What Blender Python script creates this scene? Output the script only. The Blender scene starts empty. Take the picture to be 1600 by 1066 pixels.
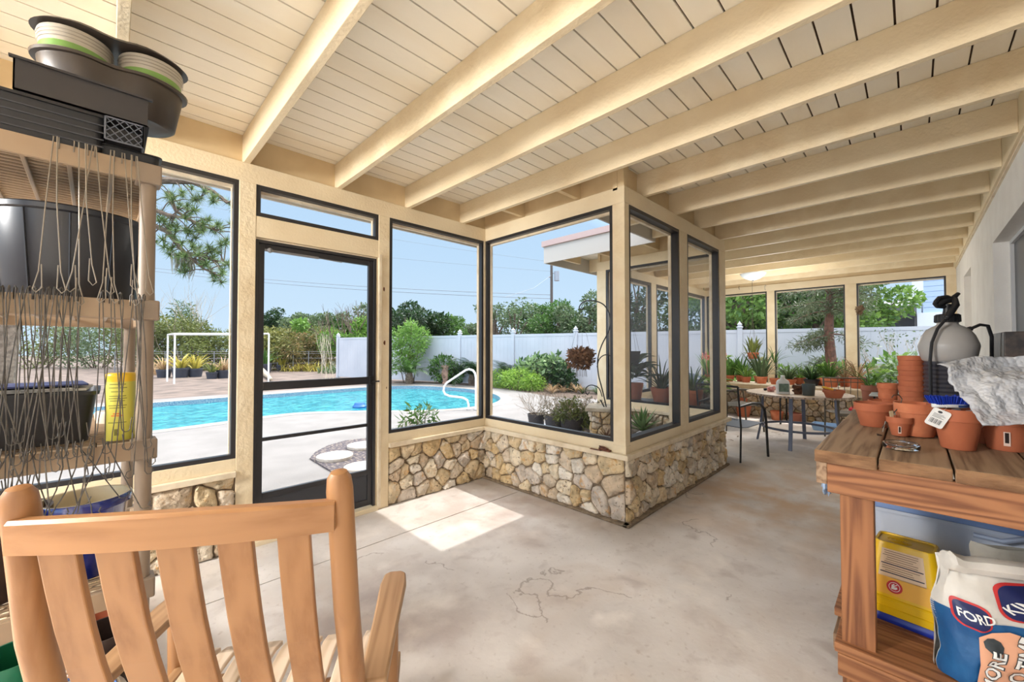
import bpy, math, random
import numpy as np
from mathutils import Vector, Matrix, noise

# ------------------------------------------------------------------ camera
scn = bpy.context.scene
H = 1.35; FPX = 627.5; PITCH = math.radians(1.1)
cam_d = bpy.data.cameras.new('camera'); cam = bpy.data.objects.new('camera', cam_d)
scn.collection.objects.link(cam); scn.camera = cam
cam_d.sensor_width = 36; cam_d.lens = 36*FPX/1600; cam_d.clip_start = .02; cam_d.clip_end = 600
cam.location = (0, 0, H); cam.rotation_euler = (math.pi/2+PITCH, 0, math.radians(-45))

# ------------------------------------------------------------------ sky, sun, exposure
scn.view_settings.view_transform = 'Standard'; scn.view_settings.look = 'None'
scn.view_settings.gamma = 1; scn.view_settings.use_curve_mapping = False
scn.view_settings.exposure = 0.74
world = bpy.data.worlds.new('sky'); scn.world = world; world.use_nodes = True
wn = world.node_tree; wn.nodes.clear()
def wnode(t, **k):
    n = wn.nodes.new(t)
    for a, b in k.items(): setattr(n, a, b)
    return n
w_out = wnode('ShaderNodeOutputWorld'); w_bg = wnode('ShaderNodeBackground')
w_tc = wnode('ShaderNodeTexCoord'); w_sep = wnode('ShaderNodeSeparateXYZ')
wn.links.new(w_tc.outputs['Generated'], w_sep.inputs[0])
w_ramp = wnode('ShaderNodeValToRGB')
cr = w_ramp.color_ramp
cr.elements[0].position = 0.0; cr.elements[0].color = (.40, .51, .61, 1)
cr.elements[1].position = 1.0; cr.elements[1].color = (.95, .97, 1.0, 1)
e = cr.elements.new(.22); e.color = (.33, .46, .60, 1)
e = cr.elements.new(.42); e.color = (.295, .43, .59, 1)
e = cr.elements.new(.6); e.color = (.95, .97, 1.0, 1)
wn.links.new(w_sep.outputs['Z'], w_ramp.inputs['Fac'])
# a bright hazy dome: brighter overhead and on the side away from the pool
w_mr = wnode('ShaderNodeMapRange'); w_mr.inputs[1].default_value = .42; w_mr.inputs[2].default_value = .8
w_mr.inputs[3].default_value = 1.0; w_mr.inputs[4].default_value = 1.35
wn.links.new(w_sep.outputs['Z'], w_mr.inputs[0])
w_dot = wnode('ShaderNodeVectorMath', operation='DOT_PRODUCT'); w_dot.inputs[1].default_value = (-.92, -.38, .1)
wn.links.new(w_tc.outputs['Generated'], w_dot.inputs[0])
w_mr2 = wnode('ShaderNodeMapRange'); w_mr2.inputs[1].default_value = .15; w_mr2.inputs[2].default_value = .8
w_mr2.inputs[3].default_value = 0; w_mr2.inputs[4].default_value = 1.6
wn.links.new(w_dot.outputs['Value'], w_mr2.inputs[0])
w_add = wnode('ShaderNodeMath', operation='ADD')
wn.links.new(w_mr.outputs[0], w_add.inputs[0]); wn.links.new(w_mr2.outputs[0], w_add.inputs[1])
w_dot3 = wnode('ShaderNodeVectorMath', operation='DOT_PRODUCT'); w_dot3.inputs[1].default_value = (.545, -.03, .838)
wn.links.new(w_tc.outputs['Generated'], w_dot3.inputs[0])
w_mr3 = wnode('ShaderNodeMapRange'); w_mr3.inputs[1].default_value = .66; w_mr3.inputs[2].default_value = 1.0; w_mr3.inputs[3].default_value = 0; w_mr3.inputs[4].default_value = 4.0
wn.links.new(w_dot3.outputs['Value'], w_mr3.inputs[0]); w_add2 = wnode('ShaderNodeMath', operation='ADD')
wn.links.new(w_add.outputs[0], w_add2.inputs[0]); wn.links.new(w_mr3.outputs[0], w_add2.inputs[1])
wn.links.new(w_ramp.outputs[0], w_bg.inputs[0]); wn.links.new(w_add2.outputs[0], w_bg.inputs[1])
wn.links.new(w_bg.outputs[0], w_out.inputs[0])

sun_d = bpy.data.lights.new('sun', 'SUN'); sun = bpy.data.objects.new('sun', sun_d)
scn.collection.objects.link(sun)
sun_d.energy = 1.9; sun_d.angle = math.radians(.6); sun_d.color = (1, .96, .9)
sun.rotation_euler = Vector((-.65, .035, -1)).to_track_quat('-Z', 'Y').to_euler()

# ------------------------------------------------------------------ view rays: a pixel met with a plane of the place
_c = math.cos(PITCH); FW = Vector((_c/2**.5, _c/2**.5, math.sin(PITCH))); RT = Vector((1, -1, 0))/2**.5; UP = RT.cross(FW)
def _ray(u, v): return FW + RT*((u-800)/FPX) - UP*((v-533)/FPX)
CAM = Vector((0, 0, H))
def onz(u, v, z): r = _ray(u, v); return CAM + r*((z-H)/r.z)
def onx(u, v, x): r = _ray(u, v); return CAM + r*(x/r.x)
def ony(u, v, y): r = _ray(u, v); return CAM + r*(y/r.y)
def rad(u, w, p):            # radius of an upright round thing seen w pixels wide at p
    d = (p-CAM).dot(FW); return w*d*math.cos(math.atan((u-800)/FPX))/(2*FPX)
def hgt(n, p): return n*(p-CAM).dot(FW)/FPX    # height of n pixels at p

# ------------------------------------------------------------------ materials
def S(r, g, b):
    f = lambda c: ((c/255+.055)/1.055)**2.4 if c > 10 else c/255/12.92
    return (f(r), f(g), f(b), 1)
MATS = {}
def mat(name, c, rough=.6, c2=None, scale=8, bump=0, bscale=None, metal=0, detail=4, stretch=(1, 1, 1), lo=.35, hi=.65,
        trans=0, alpha=1, spec=.5, coat=0, island=False, island_amt=.5):
    if name in MATS: return MATS[name]
    m = bpy.data.materials.new(name); m.use_nodes = True; nt = m.node_tree; N = nt.nodes; L = nt.links
    b = N['Principled BSDF']; b.inputs['Base Color'].default_value = c; b.inputs['Roughness'].default_value = rough
    b.inputs['Metallic'].default_value = metal; b.inputs['Alpha'].default_value = alpha
    b.inputs['Specular IOR Level'].default_value = spec; b.inputs['Coat Weight'].default_value = coat
    b.inputs['Transmission Weight'].default_value = trans
    tc = N.new('ShaderNodeTexCoord'); mp = N.new('ShaderNodeMapping'); mp.inputs['Scale'].default_value = stretch
    L.new(tc.outputs['Object'], mp.inputs[0])
    if c2:
        mx = N.new('ShaderNodeMix'); mx.data_type = 'RGBA'; mx.inputs[6].default_value = c; mx.inputs[7].default_value = c2
        if island:
            g = N.new('ShaderNodeNewGeometry'); L.new(g.outputs['Random Per Island'], mx.inputs[0])
        else:
            nz = N.new('ShaderNodeTexNoise'); nz.inputs['Scale'].default_value = scale; nz.inputs['Detail'].default_value = detail
            L.new(mp.outputs[0], nz.inputs['Vector'])
            mr = N.new('ShaderNodeMapRange'); mr.inputs[1].default_value = lo; mr.inputs[2].default_value = hi
            L.new(nz.outputs['Fac'], mr.inputs[0]); L.new(mr.outputs[0], mx.inputs[0])
        L.new(mx.outputs[2], b.inputs['Base Color'])
    if bump:
        nb = N.new('ShaderNodeTexNoise'); nb.inputs['Scale'].default_value = bscale or scale*3; nb.inputs['Detail'].default_value = 6
        L.new(mp.outputs[0], nb.inputs['Vector'])
        bp = N.new('ShaderNodeBump'); bp.inputs['Strength'].default_value = bump; bp.inputs['Distance'].default_value = .02
        L.new(nb.outputs['Fac'], bp.inputs['Height']); L.new(bp.outputs[0], b.inputs['Normal'])
    MATS[name] = m; return m
def wood(name, c, c2, axis=0, scale=14, rough=.65, bump=.25, knots=False, dist=3.0):
    if name in MATS: return MATS[name]
    m = mat(name, c, rough); nt = m.node_tree; N = nt.nodes; L = nt.links; b = N['Principled BSDF']
    tc = N.new('ShaderNodeTexCoord'); mp = N.new('ShaderNodeMapping')
    s = [1, 1, 1]; s[axis] = .055; mp.inputs['Scale'].default_value = s; L.new(tc.outputs['Object'], mp.inputs[0])
    nz = N.new('ShaderNodeTexNoise'); nz.inputs['Scale'].default_value = scale; nz.inputs['Detail'].default_value = 2
    L.new(mp.outputs[0], nz.inputs['Vector'])
    ml = N.new('ShaderNodeMath'); ml.operation = 'MULTIPLY'; ml.inputs[1].default_value = dist*3; L.new(nz.outputs['Fac'], ml.inputs[0])
    s0 = N.new('ShaderNodeMath'); s0.operation = 'MULTIPLY'; s0.inputs[1].default_value = 6.2832; L.new(ml.outputs[0], s0.inputs[0])
    s1 = N.new('ShaderNodeMath'); s1.operation = 'SINE'; L.new(s0.outputs[0], s1.inputs[0])
    sn = N.new('ShaderNodeMath'); sn.operation = 'MULTIPLY_ADD'; sn.inputs[1].default_value = .5; sn.inputs[2].default_value = .5; L.new(s1.outputs[0], sn.inputs[0])
    n2 = N.new('ShaderNodeTexNoise'); n2.inputs['Scale'].default_value = scale*9; n2.inputs['Detail'].default_value = 3
    L.new(mp.outputs[0], n2.inputs['Vector'])
    ad = N.new('ShaderNodeMath'); ad.operation = 'MULTIPLY'; L.new(sn.outputs[0], ad.inputs[0]); L.new(n2.outputs['Fac'], ad.inputs[1])
    mr = N.new('ShaderNodeMapRange'); mr.inputs[1].default_value = .05; mr.inputs[2].default_value = .6; L.new(ad.outputs[0], mr.inputs[0])
    mx = N.new('ShaderNodeMix'); mx.data_type = 'RGBA'; mx.inputs[6].default_value = c; mx.inputs[7].default_value = c2
    L.new(mr.outputs[0], mx.inputs[0]); L.new(mx.outputs[2], b.inputs['Base Color'])
    bp = N.new('ShaderNodeBump'); bp.inputs['Strength'].default_value = bump; bp.inputs['Distance'].default_value = .004
    L.new(ad.outputs[0], bp.inputs['Height']); L.new(bp.outputs[0], b.inputs['Normal'])
    return m
def thin(name, tint, fac, gloss=0.0, rough=.05):      # screen cloth or thin clear sheet
    if name in MATS: return MATS[name]
    m = bpy.data.materials.new(name); m.use_nodes = True; N = m.node_tree.nodes; L = m.node_tree.links; N.clear()
    o = N.new('ShaderNodeOutputMaterial'); t = N.new('ShaderNodeBsdfTransparent'); d = N.new('ShaderNodeBsdfDiffuse'); d.inputs[0].default_value = tint
    mx = N.new('ShaderNodeMixShader'); mx.inputs[0].default_value = fac; L.new(t.outputs[0], mx.inputs[1]); L.new(d.outputs[0], mx.inputs[2])
    last = mx
    if gloss:
        g = N.new('ShaderNodeBsdfGlossy'); g.inputs['Roughness'].default_value = rough; f = N.new('ShaderNodeFresnel'); f.inputs[0].default_value = 1.45
        ml = N.new('ShaderNodeMath'); ml.operation = 'MULTIPLY'; ml.inputs[1].default_value = gloss; L.new(f.outputs[0], ml.inputs[0])
        m2 = N.new('ShaderNodeMixShader'); L.new(ml.outputs[0], m2.inputs[0]); L.new(mx.outputs[0], m2.inputs[1]); L.new(g.outputs[0], m2.inputs[2]); last = m2
    L.new(last.outputs[0], o.inputs[0]); MATS[name] = m; return m
def leafmat(name, c, c2, rough=.5, tl=.35):
    if name in MATS: return MATS[name]
    m = mat(name, c, rough, c2, island=True); N = m.node_tree.nodes; L = m.node_tree.links; b = N['Principled BSDF']
    mx = [n for n in N if n.type == 'MIX'][0]
    t = N.new('ShaderNodeBsdfTranslucent'); L.new(mx.outputs[2], t.inputs[0]); ms = N.new('ShaderNodeMixShader'); ms.inputs[0].default_value = tl
    L.new(b.outputs[0], ms.inputs[1]); L.new(t.outputs[0], ms.inputs[2]); L.new(ms.outputs[0], N['Material Output'].inputs[0]); return m

CREAM = mat('cream_paint', S(238, 221, 188), .55, S(230, 210, 174), scale=3, bump=.18, bscale=60, stretch=(1, 1, 1))
CREAM_ROUGH = mat('cream_rough_paint', S(238, 221, 188), .55, S(228, 207, 170), scale=6, bump=.3, bscale=38)
CEILM = mat('ceiling_paint', S(250, 243, 227), .55, S(242, 229, 204), scale=2.2, bump=.2, bscale=30, stretch=(.25, 1, 1), lo=.45, hi=.72)
GAP = mat('gap_dark', S(70, 48, 30), .9)
SILL = mat('sill_paint', S(232, 216, 188), .55, S(205, 184, 152), scale=9, bump=.2, lo=.45, hi=.8)
WHITEWALL = mat('white_stucco', S(240, 237, 232), .8, S(232, 228, 223), scale=4, bump=.25, bscale=90)
BLACKAL = mat('black_aluminium', S(38, 37, 40), .35, metal=.0, spec=.6)
TERRA = mat('terracotta', S(186, 106, 70), .75, S(168, 90, 58), scale=7, bump=.1, lo=.3, hi=.7)
TERRA2 = mat('terracotta_pale', S(208, 128, 88), .8, S(186, 98, 62), scale=9, bump=.1)
BLACKPL = mat('black_plastic', S(34, 34, 37), .45)
DARKBROWNPL = mat('brown_plastic', S(62, 54, 48), .4)
WHITEPL = mat('white_plastic', S(232, 232, 228), .4)
VINYL = mat('white_vinyl', S(190, 192, 200), .45, S(180, 183, 192), scale=1.2)
STEEL = mat('dark_steel', S(62, 66, 76), .35, metal=.3)
BLACKSTEEL = mat('black_steel', S(28, 28, 30), .4)
WIRE = mat('grey_wire', S(150, 145, 135), .4, metal=.6)
GREYSTEEL = mat('galvanised_steel', S(140, 140, 142), .4, metal=.5)
SOIL = mat('soil', S(70, 54, 42), .95, S(48, 36, 28), scale=30, bump=.5)
SCREEN = thin('screen_cloth', (.25, .25, .27, 1), .03)
SCREEN_D = thin('grey_screen_cloth', (.16, .16, .17, 1), .30)
CLEAR = thin('clear_sheet', (.8, .85, .9, 1), .03, .6)
TEAKC = wood('teak', S(166, 120, 78), S(148, 102, 62), axis=2, scale=12, rough=.4, bump=.03, dist=1.2)
TEAKX = wood('teak_rail', S(168, 122, 80), S(148, 102, 62), axis=0, scale=12, rough=.4, bump=.03, dist=1.2)
TEAKY = wood('teak_arm', S(166, 130, 94), S(142, 106, 72), axis=1, scale=9, rough=.5, bump=.08)
TEAKP = wood('teak_pale', S(222, 200, 176), S(196, 170, 140), axis=1, scale=9, rough=.5, bump=.08)
PINEX = wood('weathered_plank', S(168, 138, 108), S(128, 98, 72), axis=0, scale=14, bump=.35, dist=1.6)
PINEY = wood('lumber_apron', S(164, 110, 70), S(118, 70, 40), axis=1, scale=8, bump=.3, dist=4)
PINEZ = wood('lumber_leg', S(160, 106, 66), S(112, 66, 38), axis=2, scale=8, bump=.3, dist=4)
LEAF = leafmat('leaf_mid', S(86, 122, 52), S(52, 86, 36))
LEAF_B = leafmat('leaf_bright', S(136, 168, 78), S(78, 116, 48))
LEAF_D = leafmat('leaf_dark', S(46, 76, 36), S(30, 52, 28))
LEAF_G = leafmat('leaf_grey', S(104, 122, 84), S(66, 86, 54))
LEAF_Y = leafmat('leaf_yellow', S(196, 180, 84), S(138, 132, 50))
LEAF_T = leafmat('leaf_tan', S(188, 160, 120), S(130, 100, 72))
LEAF_O = leafmat('leaf_olive', S(120, 128, 64), S(80, 92, 44))
BARK = mat('bark', S(120, 104, 90), .9, S(84, 70, 58), scale=14, bump=.6)
BARKL = mat('pale_bark', S(186, 172, 152), .9, S(150, 134, 112), scale=10, bump=.4)

# ------------------------------------------------------------------ mesh helper
class G:
    def __init__(s): s.v = []; s.f = []; s.m = []
    def add(s, vs, fs, mi=0):
        o = len(s.v); s.v += [tuple(p) for p in vs]; s.f += [tuple(o+i for i in f) for f in fs]; s.m += [mi]*len(fs); return s
    def box(s, x0, y0, z0, x1, y1, z1, mi=0, M=None):
        vs = [Vector(p) for p in ((x0,y0,z0),(x1,y0,z0),(x1,y1,z0),(x0,y1,z0),(x0,y0,z1),(x1,y0,z1),(x1,y1,z1),(x0,y1,z1))]
        if M is not None: vs = [M@p for p in vs]
        return s.add(vs, [(0,3,2,1),(4,5,6,7),(0,1,5,4),(1,2,6,5),(2,3,7,6),(3,0,4,7)], mi)
    def rings(s, rs, cap0=True, cap1=True, mi=0, closed=True):
        n = len(rs[0]); vs = [p for r in rs for p in r]; fs = []
        for i in range(len(rs)-1):
            for j in range(n if closed else n-1):
                k = (j+1) % n; fs.append((i*n+j, i*n+k, (i+1)*n+k, (i+1)*n+j))
        if cap0: fs.append(tuple(range(n-1, -1, -1)))
        if cap1: fs.append(tuple((len(rs)-1)*n+j for j in range(n)))
        return s.add(vs, fs, mi)
    def lathe(s, prof, n=24, c=(0,0,0), sx=1, sy=1, cap0=True, cap1=False, mi=0, wob=None):
        rs = []
        for r, z in prof:
            rs.append([(c[0]+r*sx*math.cos(2*math.pi*j/n)*(wob(j/n) if wob else 1), c[1]+r*sy*math.sin(2*math.pi*j/n)*(wob(j/n) if wob else 1), c[2]+z) for j in range(n)])
        return s.rings(rs, cap0, cap1, mi)
    def tube(s, pts, r, n=8, mi=0, flat=None):
        pts = [Vector(p) for p in pts]; rs = []; prev = None
        for i, p in enumerate(pts):
            a = pts[max(i-1, 0)]; b = pts[min(i+1, len(pts)-1)]; t = (b-a).normalized() if (b-a).length > 1e-9 else Vector((0,0,1))
            if prev is None:
                up = Vector((0,0,1)) if abs(t.z) < .9 else Vector((1,0,0)); x = t.cross(up).normalized()
            else:
                x = prev-t*prev.dot(t); x = x.normalized() if x.length > 1e-6 else t.orthogonal().normalized()
            prev = x; y = t.cross(x); rr = r[i] if isinstance(r, (list, tuple)) else r
            fx = flat or 1
            rs.append([p+x*rr*math.cos(2*math.pi*j/n)+y*rr*fx*math.sin(2*math.pi*j/n) for j in range(n)])
        return s.rings(rs, True, True, mi)
    def cyl(s, p0, p1, r0, r1=None, n=16, mi=0): return s.tube([p0, p1], [r0, r0 if r1 is None else r1], n, mi)
    def ball(s, c, r, n=14, m=9, mi=0, sq=(1,1,1), nz=0, ns=3, seed=0):
        rs = []
        for i in range(m+1):
            th = math.pi*(.001+.998*i/m); ring = []
            for j in range(n):
                d = Vector((math.sin(th)*math.cos(2*math.pi*j/n), math.sin(th)*math.sin(2*math.pi*j/n), -math.cos(th)))
                k = r*(1+nz*noise.noise(d*ns+Vector((seed*3.1, seed, 0)))) if nz else r
                ring.append((c[0]+d.x*k*sq[0], c[1]+d.y*k*sq[1], c[2]+d.z*k*sq[2]))
            rs.append(ring)
        return s.rings(rs, True, True, mi)
    def plate(s, outline, z0, z1, mi=0):      # outline in xy, extruded
        return s.rings([[(x, y, z0) for x, y in outline], [(x, y, z1) for x, y in outline]], True, True, mi)
    def blade(s, base, d, L, w, up=.8, droop=1.0, n=6, mi=0, fold=.25, w0=.5):
        base = Vector(base); d = Vector((d[0], d[1], 0)).normalized(); sd = Vector((-d.y, d.x, 0)); vs = []; fs = []
        p = base.copy(); ang = up
        for i in range(n+1):
            t = i/n; ww = w*(w0+(1-w0)*min(1, t*3))*(1-t**2.2)+.0006
            nrm = Vector((-d.x*math.sin(ang), -d.y*math.sin(ang), math.cos(ang)))
            vs += [p-sd*ww/2+nrm*fold*ww, p, p+sd*ww/2+nrm*fold*ww]
            p = p+(d*math.cos(ang)+Vector((0,0,1))*math.sin(ang))*(L/n); ang -= droop*1.6/n*(.4+t)
        for i in range(n):
            a = i*3; fs += [(a, a+1, a+4, a+3), (a+1, a+2, a+5, a+4)]
        return s.add(vs, fs, mi)
    def build(s, name, mats, parent=None, smooth=False, bevel=0, loc=(0,0,0), rz=0, rot=None, bseg=2, angle=40):
        me = bpy.data.meshes.new(name); me.from_pydata(s.v, [], s.f)
        if not isinstance(mats, (list, tuple)): mats = [mats]
        for m in mats: me.materials.append(m)
        if len(mats) > 1: me.polygons.foreach_set('material_index', s.m)
        if smooth: me.polygons.foreach_set('use_smooth', [True]*len(me.polygons)); me.set_sharp_from_angle(angle=math.radians(angle))
        me.update(); o = bpy.data.objects.new(name, me); scn.collection.objects.link(o)
        o.location = loc; o.rotation_euler = rot or (0, 0, rz)
        if parent: o.parent = parent
        if bevel:
            b = o.modifiers.new('bevel', 'BEVEL'); b.width = bevel; b.segments = bseg; b.limit_method = 'ANGLE'; b.angle_limit = math.radians(35)
        return o
def tag(o, label, cat, group=None, kind=None):
    o['label'] = label; o['category'] = cat
    if group: o['group'] = group
    if kind: o['kind'] = kind
    return o
def struct(o): o['kind'] = 'structure'; return o
def thing(name, label, cat, loc=(0,0,0), rz=0, group=None):
    o = bpy.data.objects.new(name, None); scn.collection.objects.link(o); o.empty_display_size = .05
    o.location = loc; o.rotation_euler = (0, 0, rz); return tag(o, label, cat, group)
def copy_tree(o, loc, rz=None, label=None, scale=None, parent=None, group=None):
    c = o.copy(); scn.collection.objects.link(c)
    if parent: c.parent = parent
    else:
        c.location = loc
        if rz is not None: c.rotation_euler = (0, 0, rz)
        if scale: c.scale = (scale,)*3 if not isinstance(scale, tuple) else scale
        if label: c['label'] = label
        if group: c['group'] = group
    for ch in list(o.children): copy_tree(ch, None, parent=c)
    return c
R = random.Random(7)
def leafcloud(blobs, n, size, seed=1, flat=0, shell=.5, aspect=.45, g=None, droop=0):
    """n leaves of the given size spread through the blobs (centre, radius, optional squash)"""
    rg = np.random.default_rng(seed); vol = np.array([b[1]**2 for b in blobs], float); cnt = rg.multinomial(n, vol/vol.sum())
    V = []
    for b, k in zip(blobs, cnt):
        if k == 0: continue
        d = rg.normal(size=(k, 3)); d /= np.linalg.norm(d, axis=1)[:, None]
        rr = b[1]*(shell+(1-shell)*rg.random(k))**.8
        sq = np.array(b[2]) if len(b) > 2 else np.ones(3)
        p = np.array(b[0])+d*rr[:, None]*sq
        a = rg.normal(size=(k, 3))+d*.8; a[:, 2] -= droop; a /= np.linalg.norm(a, axis=1)[:, None]
        w = rg.normal(size=(k, 3)); w[:, 2] += flat; w = np.cross(a, w); w /= np.linalg.norm(w, axis=1)[:, None]
        sz = size*(.6+.8*rg.random(k))[:, None]
        V.append(np.stack([p, p+a*sz*.5+w*sz*aspect/2, p+a*sz, p+a*sz*.5-w*sz*aspect/2], axis=1))
    V = np.concatenate(V).reshape(-1, 3); g = g or G(); o = len(g.v)
    g.v += [tuple(x) for x in V.tolist()]; N = len(V)//4
    g.f += [(o+4*i, o+4*i+1, o+4*i+2, o+4*i+3) for i in range(N)]; g.m += [0]*N
    return g
def branch(g, p, d, L, r, depth, rnd, spread=.6, mi=0, tips=None, up=.15):
    p = Vector(p); d = Vector(d).normalized(); pts = [p.copy()]; k = 4
    for i in range(k):
        d = (d+Vector((rnd.uniform(-1,1), rnd.uniform(-1,1), rnd.uniform(-1,1)))*.16+Vector((0,0,up*.3))).normalized(); p = p+d*(L/k); pts.append(p.copy())
    g.tube(pts, [r*(1-.45*i/k) for i in range(k+1)], 5 if r < .03 else 8, mi)
    if depth == 0:
        if tips is not None: tips.append(p.copy())
        return
    for i in range(rnd.choice((2, 3))):
        nd = (d+Vector((rnd.uniform(-1,1), rnd.uniform(-1,1), rnd.uniform(-.6,1)))*spread).normalized()
        branch(g, p if i < 2 else pts[-2], nd, L*rnd.uniform(.6, .85), r*.55, depth-1, rnd, spread, mi, tips, up)
# ================================================================== SETTING
YA, XB, YC, XD, YH, XF, XR = 3.2, 2.80, 1.57, 5.08, -.48, 9.2, -2.9
ZB, ZC, ZW0, ZW1 = 2.62, 2.82, .62, 2.49
# floor: stained concrete slab with one sawn joint
def floor_mat():
    m = mat('stained_concrete', S(220, 213, 207), .75, S(192, 183, 175), scale=1.3, lo=.38, hi=.66); N = m.node_tree.nodes; L = m.node_tree.links; b = N['Principled BSDF']
    base = [n for n in N if n.type == 'MIX'][0]; tc = [n for n in N if n.type == 'TEX_COORD'][0]
    def layer(prev, scale, lo, hi, col, detail=8, dist=0):
        nz = N.new('ShaderNodeTexNoise'); nz.inputs['Scale'].default_value = scale; nz.inputs['Detail'].default_value = detail; nz.inputs['Distortion'].default_value = dist
        L.new(tc.outputs['Object'], nz.inputs['Vector'])
        mr = N.new('ShaderNodeMapRange'); mr.inputs[1].default_value = lo; mr.inputs[2].default_value = hi; L.new(nz.outputs['Fac'], mr.inputs[0])
        mx = N.new('ShaderNodeMix'); mx.data_type = 'RGBA'; mx.inputs[7].default_value = col; L.new(mr.outputs[0], mx.inputs[0]); L.new(prev.outputs[2], mx.inputs[6]); return mx
    a = layer(base, 1.7, .5, .78, S(190, 172, 156), 10, .4)
    a = layer(a, 5.5, .56, .86, S(172, 158, 150), 9, .5)
    a = layer(a, 30, .6, .85, S(176, 162, 152), 6)
    a = layer(a, 2.6, .56, .74, S(226, 217, 208), 8, .3)
    # brown tannin stain by the courtyard wall
    for (cx, cy, rr, col) in ((4.3, .9, 1.5, S(196, 164, 132)), (2.4, 2.5, .9, S(178, 160, 150)), (1.0, 1.9, .7, S(160, 146, 140))):
        vm = N.new('ShaderNodeVectorMath'); vm.operation = 'DISTANCE'; vm.inputs[1].default_value = (cx, cy, 0); L.new(tc.outputs['Object'], vm.inputs[0])
        m1 = N.new('ShaderNodeMapRange'); m1.inputs[1].default_value = rr; m1.inputs[2].default_value = .1; L.new(vm.outputs['Value'], m1.inputs[0])
        n9 = N.new('ShaderNodeTexNoise'); n9.inputs['Scale'].default_value = 3.5; n9.inputs['Detail'].default_value = 8; L.new(tc.outputs['Object'], n9.inputs['Vector'])
        m2 = N.new('ShaderNodeMapRange'); m2.inputs[1].default_value = .38; m2.inputs[2].default_value = .62; L.new(n9.outputs['Fac'], m2.inputs[0])
        mu = N.new('ShaderNodeMath'); mu.operation = 'MULTIPLY'; L.new(m1.outputs[0], mu.inputs[0]); L.new(m2.outputs[0], mu.inputs[1])
        mx = N.new('ShaderNodeMix'); mx.data_type = 'RGBA'; mx.inputs[7].default_value = col; L.new(mu.outputs[0], mx.inputs[0]); L.new(a.outputs[2], mx.inputs[6]); a = mx
    # hairline cracks
    vo = N.new('ShaderNodeTexVoronoi'); vo.feature = 'DISTANCE_TO_EDGE'; vo.inputs['Scale'].default_value = .55
    nz = N.new('ShaderNodeTexNoise'); nz.inputs['Scale'].default_value = 2.2; nz.inputs['Detail'].default_value = 9
    ad = N.new('ShaderNodeVectorMath'); ad.operation = 'MULTIPLY_ADD'; ad.inputs[1].default_value = (.8, .8, .8)
    L.new(tc.outputs['Object'], nz.inputs['Vector']); L.new(nz.outputs['Color'], ad.inputs[0]); L.new(tc.outputs['Object'], ad.inputs[2]); L.new(ad.outputs[0], vo.inputs['Vector'])
    mr = N.new('ShaderNodeMapRange'); mr.inputs[1].default_value = .0008; mr.inputs[2].default_value = .004; mr.inputs[3].default_value = .55; mr.inputs[4].default_value = 0
    L.new(vo.outputs['Distance'], mr.inputs[0])
    n3 = N.new('ShaderNodeTexNoise'); n3.inputs['Scale'].default_value = 1.1; L.new(tc.outputs['Object'], n3.inputs['Vector'])
    gt = N.new('ShaderNodeMath'); gt.operation = 'GREATER_THAN'; gt.inputs[1].default_value = .54; L.new(n3.outputs['Fac'], gt.inputs[0])
    mm = N.new('ShaderNodeMath'); mm.operation = 'MULTIPLY'; L.new(mr.outputs[0], mm.inputs[0]); L.new(gt.outputs[0], mm.inputs[1])
    mx = N.new('ShaderNodeMix'); mx.data_type = 'RGBA'; mx.inputs[7].default_value = S(120, 102, 90); L.new(mm.outputs[0], mx.inputs[0]); L.new(a.outputs[2], mx.inputs[6])
    L.new(mx.outputs[2], b.inputs['Base Color'])
    bn = N.new('ShaderNodeTexNoise'); bn.inputs['Scale'].default_value = 40; bn.inputs['Detail'].default_value = 8; L.new(tc.outputs['Object'], bn.inputs['Vector'])
    bp = N.new('ShaderNodeBump'); bp.inputs['Strength'].default_value = .12; bp.inputs['Distance'].default_value = .01; L.new(bn.outputs['Fac'], bp.inputs['Height']); L.new(bp.outputs[0], b.inputs['Normal'])
    return m
FLOORM = floor_mat()
YJ = 2.66
g = G()
for x0, x1, y0, y1 in ((XR, XB+.2, YJ+.004, YA+.22), (XR, XB+.2, YC+.2, YJ-.004), (XR, XF+.2, YH-.1, YC+.2), (XD-.1, XF+.2, YC+.2, YA+.22)):
    g.box(x0, y0, -.12, x1, y1, 0)
struct(g.build('floor', FLOORM))
g = G(); g.box(XR, YJ-.0045, -.03, XB+.2, YJ+.0045, -.009); struct(g.build('floor_joint', GAP))
# house wall with a window recess and a doorway recess further along
g = G(); W0 = YH-.3
wins = [(1.6, 5.22, .98, 2.235), (7.02, 7.96, 0, 2.3)]
xs = [XR, 1.6, 5.22, 7.02, 7.96, XF+.2]
g.box(XR, W0, 0, 1.6, YH, 3.0); g.box(5.22, W0, 0, 7.02, YH, 3.0); g.box(7.96, W0, 0, XF+.2, YH, 3.0)
g.box(1.6, W0, 0, 5.22, YH, .98); g.box(1.6, W0, 2.235, 5.22, YH, 3.0); g.box(7.02, W0, 2.3, 7.96, YH, 3.0)
struct(g.build('wall_house', WHITEWALL))
g = G(); g.box(1.6, YH-.14, .98, 5.22, YH-.11, 2.235)
gm = mat('dark_house_glass', S(58, 62, 68), .35, spec=.4)
o = struct(g.build('window_1', gm)); g = G()
for a in ((1.6, .98, 5.22, 1.01), (1.6, 2.205, 5.22, 2.235), (5.19, 1.01, 5.22, 2.205), (1.6, 1.01, 1.63, 2.205), (3.4, 1.01, 3.44, 2.205)):
    g.box(a[0], YH-.11, a[1], a[2], YH-.09, a[3])
g.build('frame', mat('pale_metal', S(205, 206, 208), .4), o)
g = G(); g.box(1.55, YH-.13, .95, 5.26, YH+.03, .98); g.build('windowsill', WHITEWALL, o)
g = G(); g.box(7.02, YH-.2, 0, 7.96, YH-.17, 2.3); struct(g.build('door_2', mat('house_door_paint', S(222, 216, 208), .5)))
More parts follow.
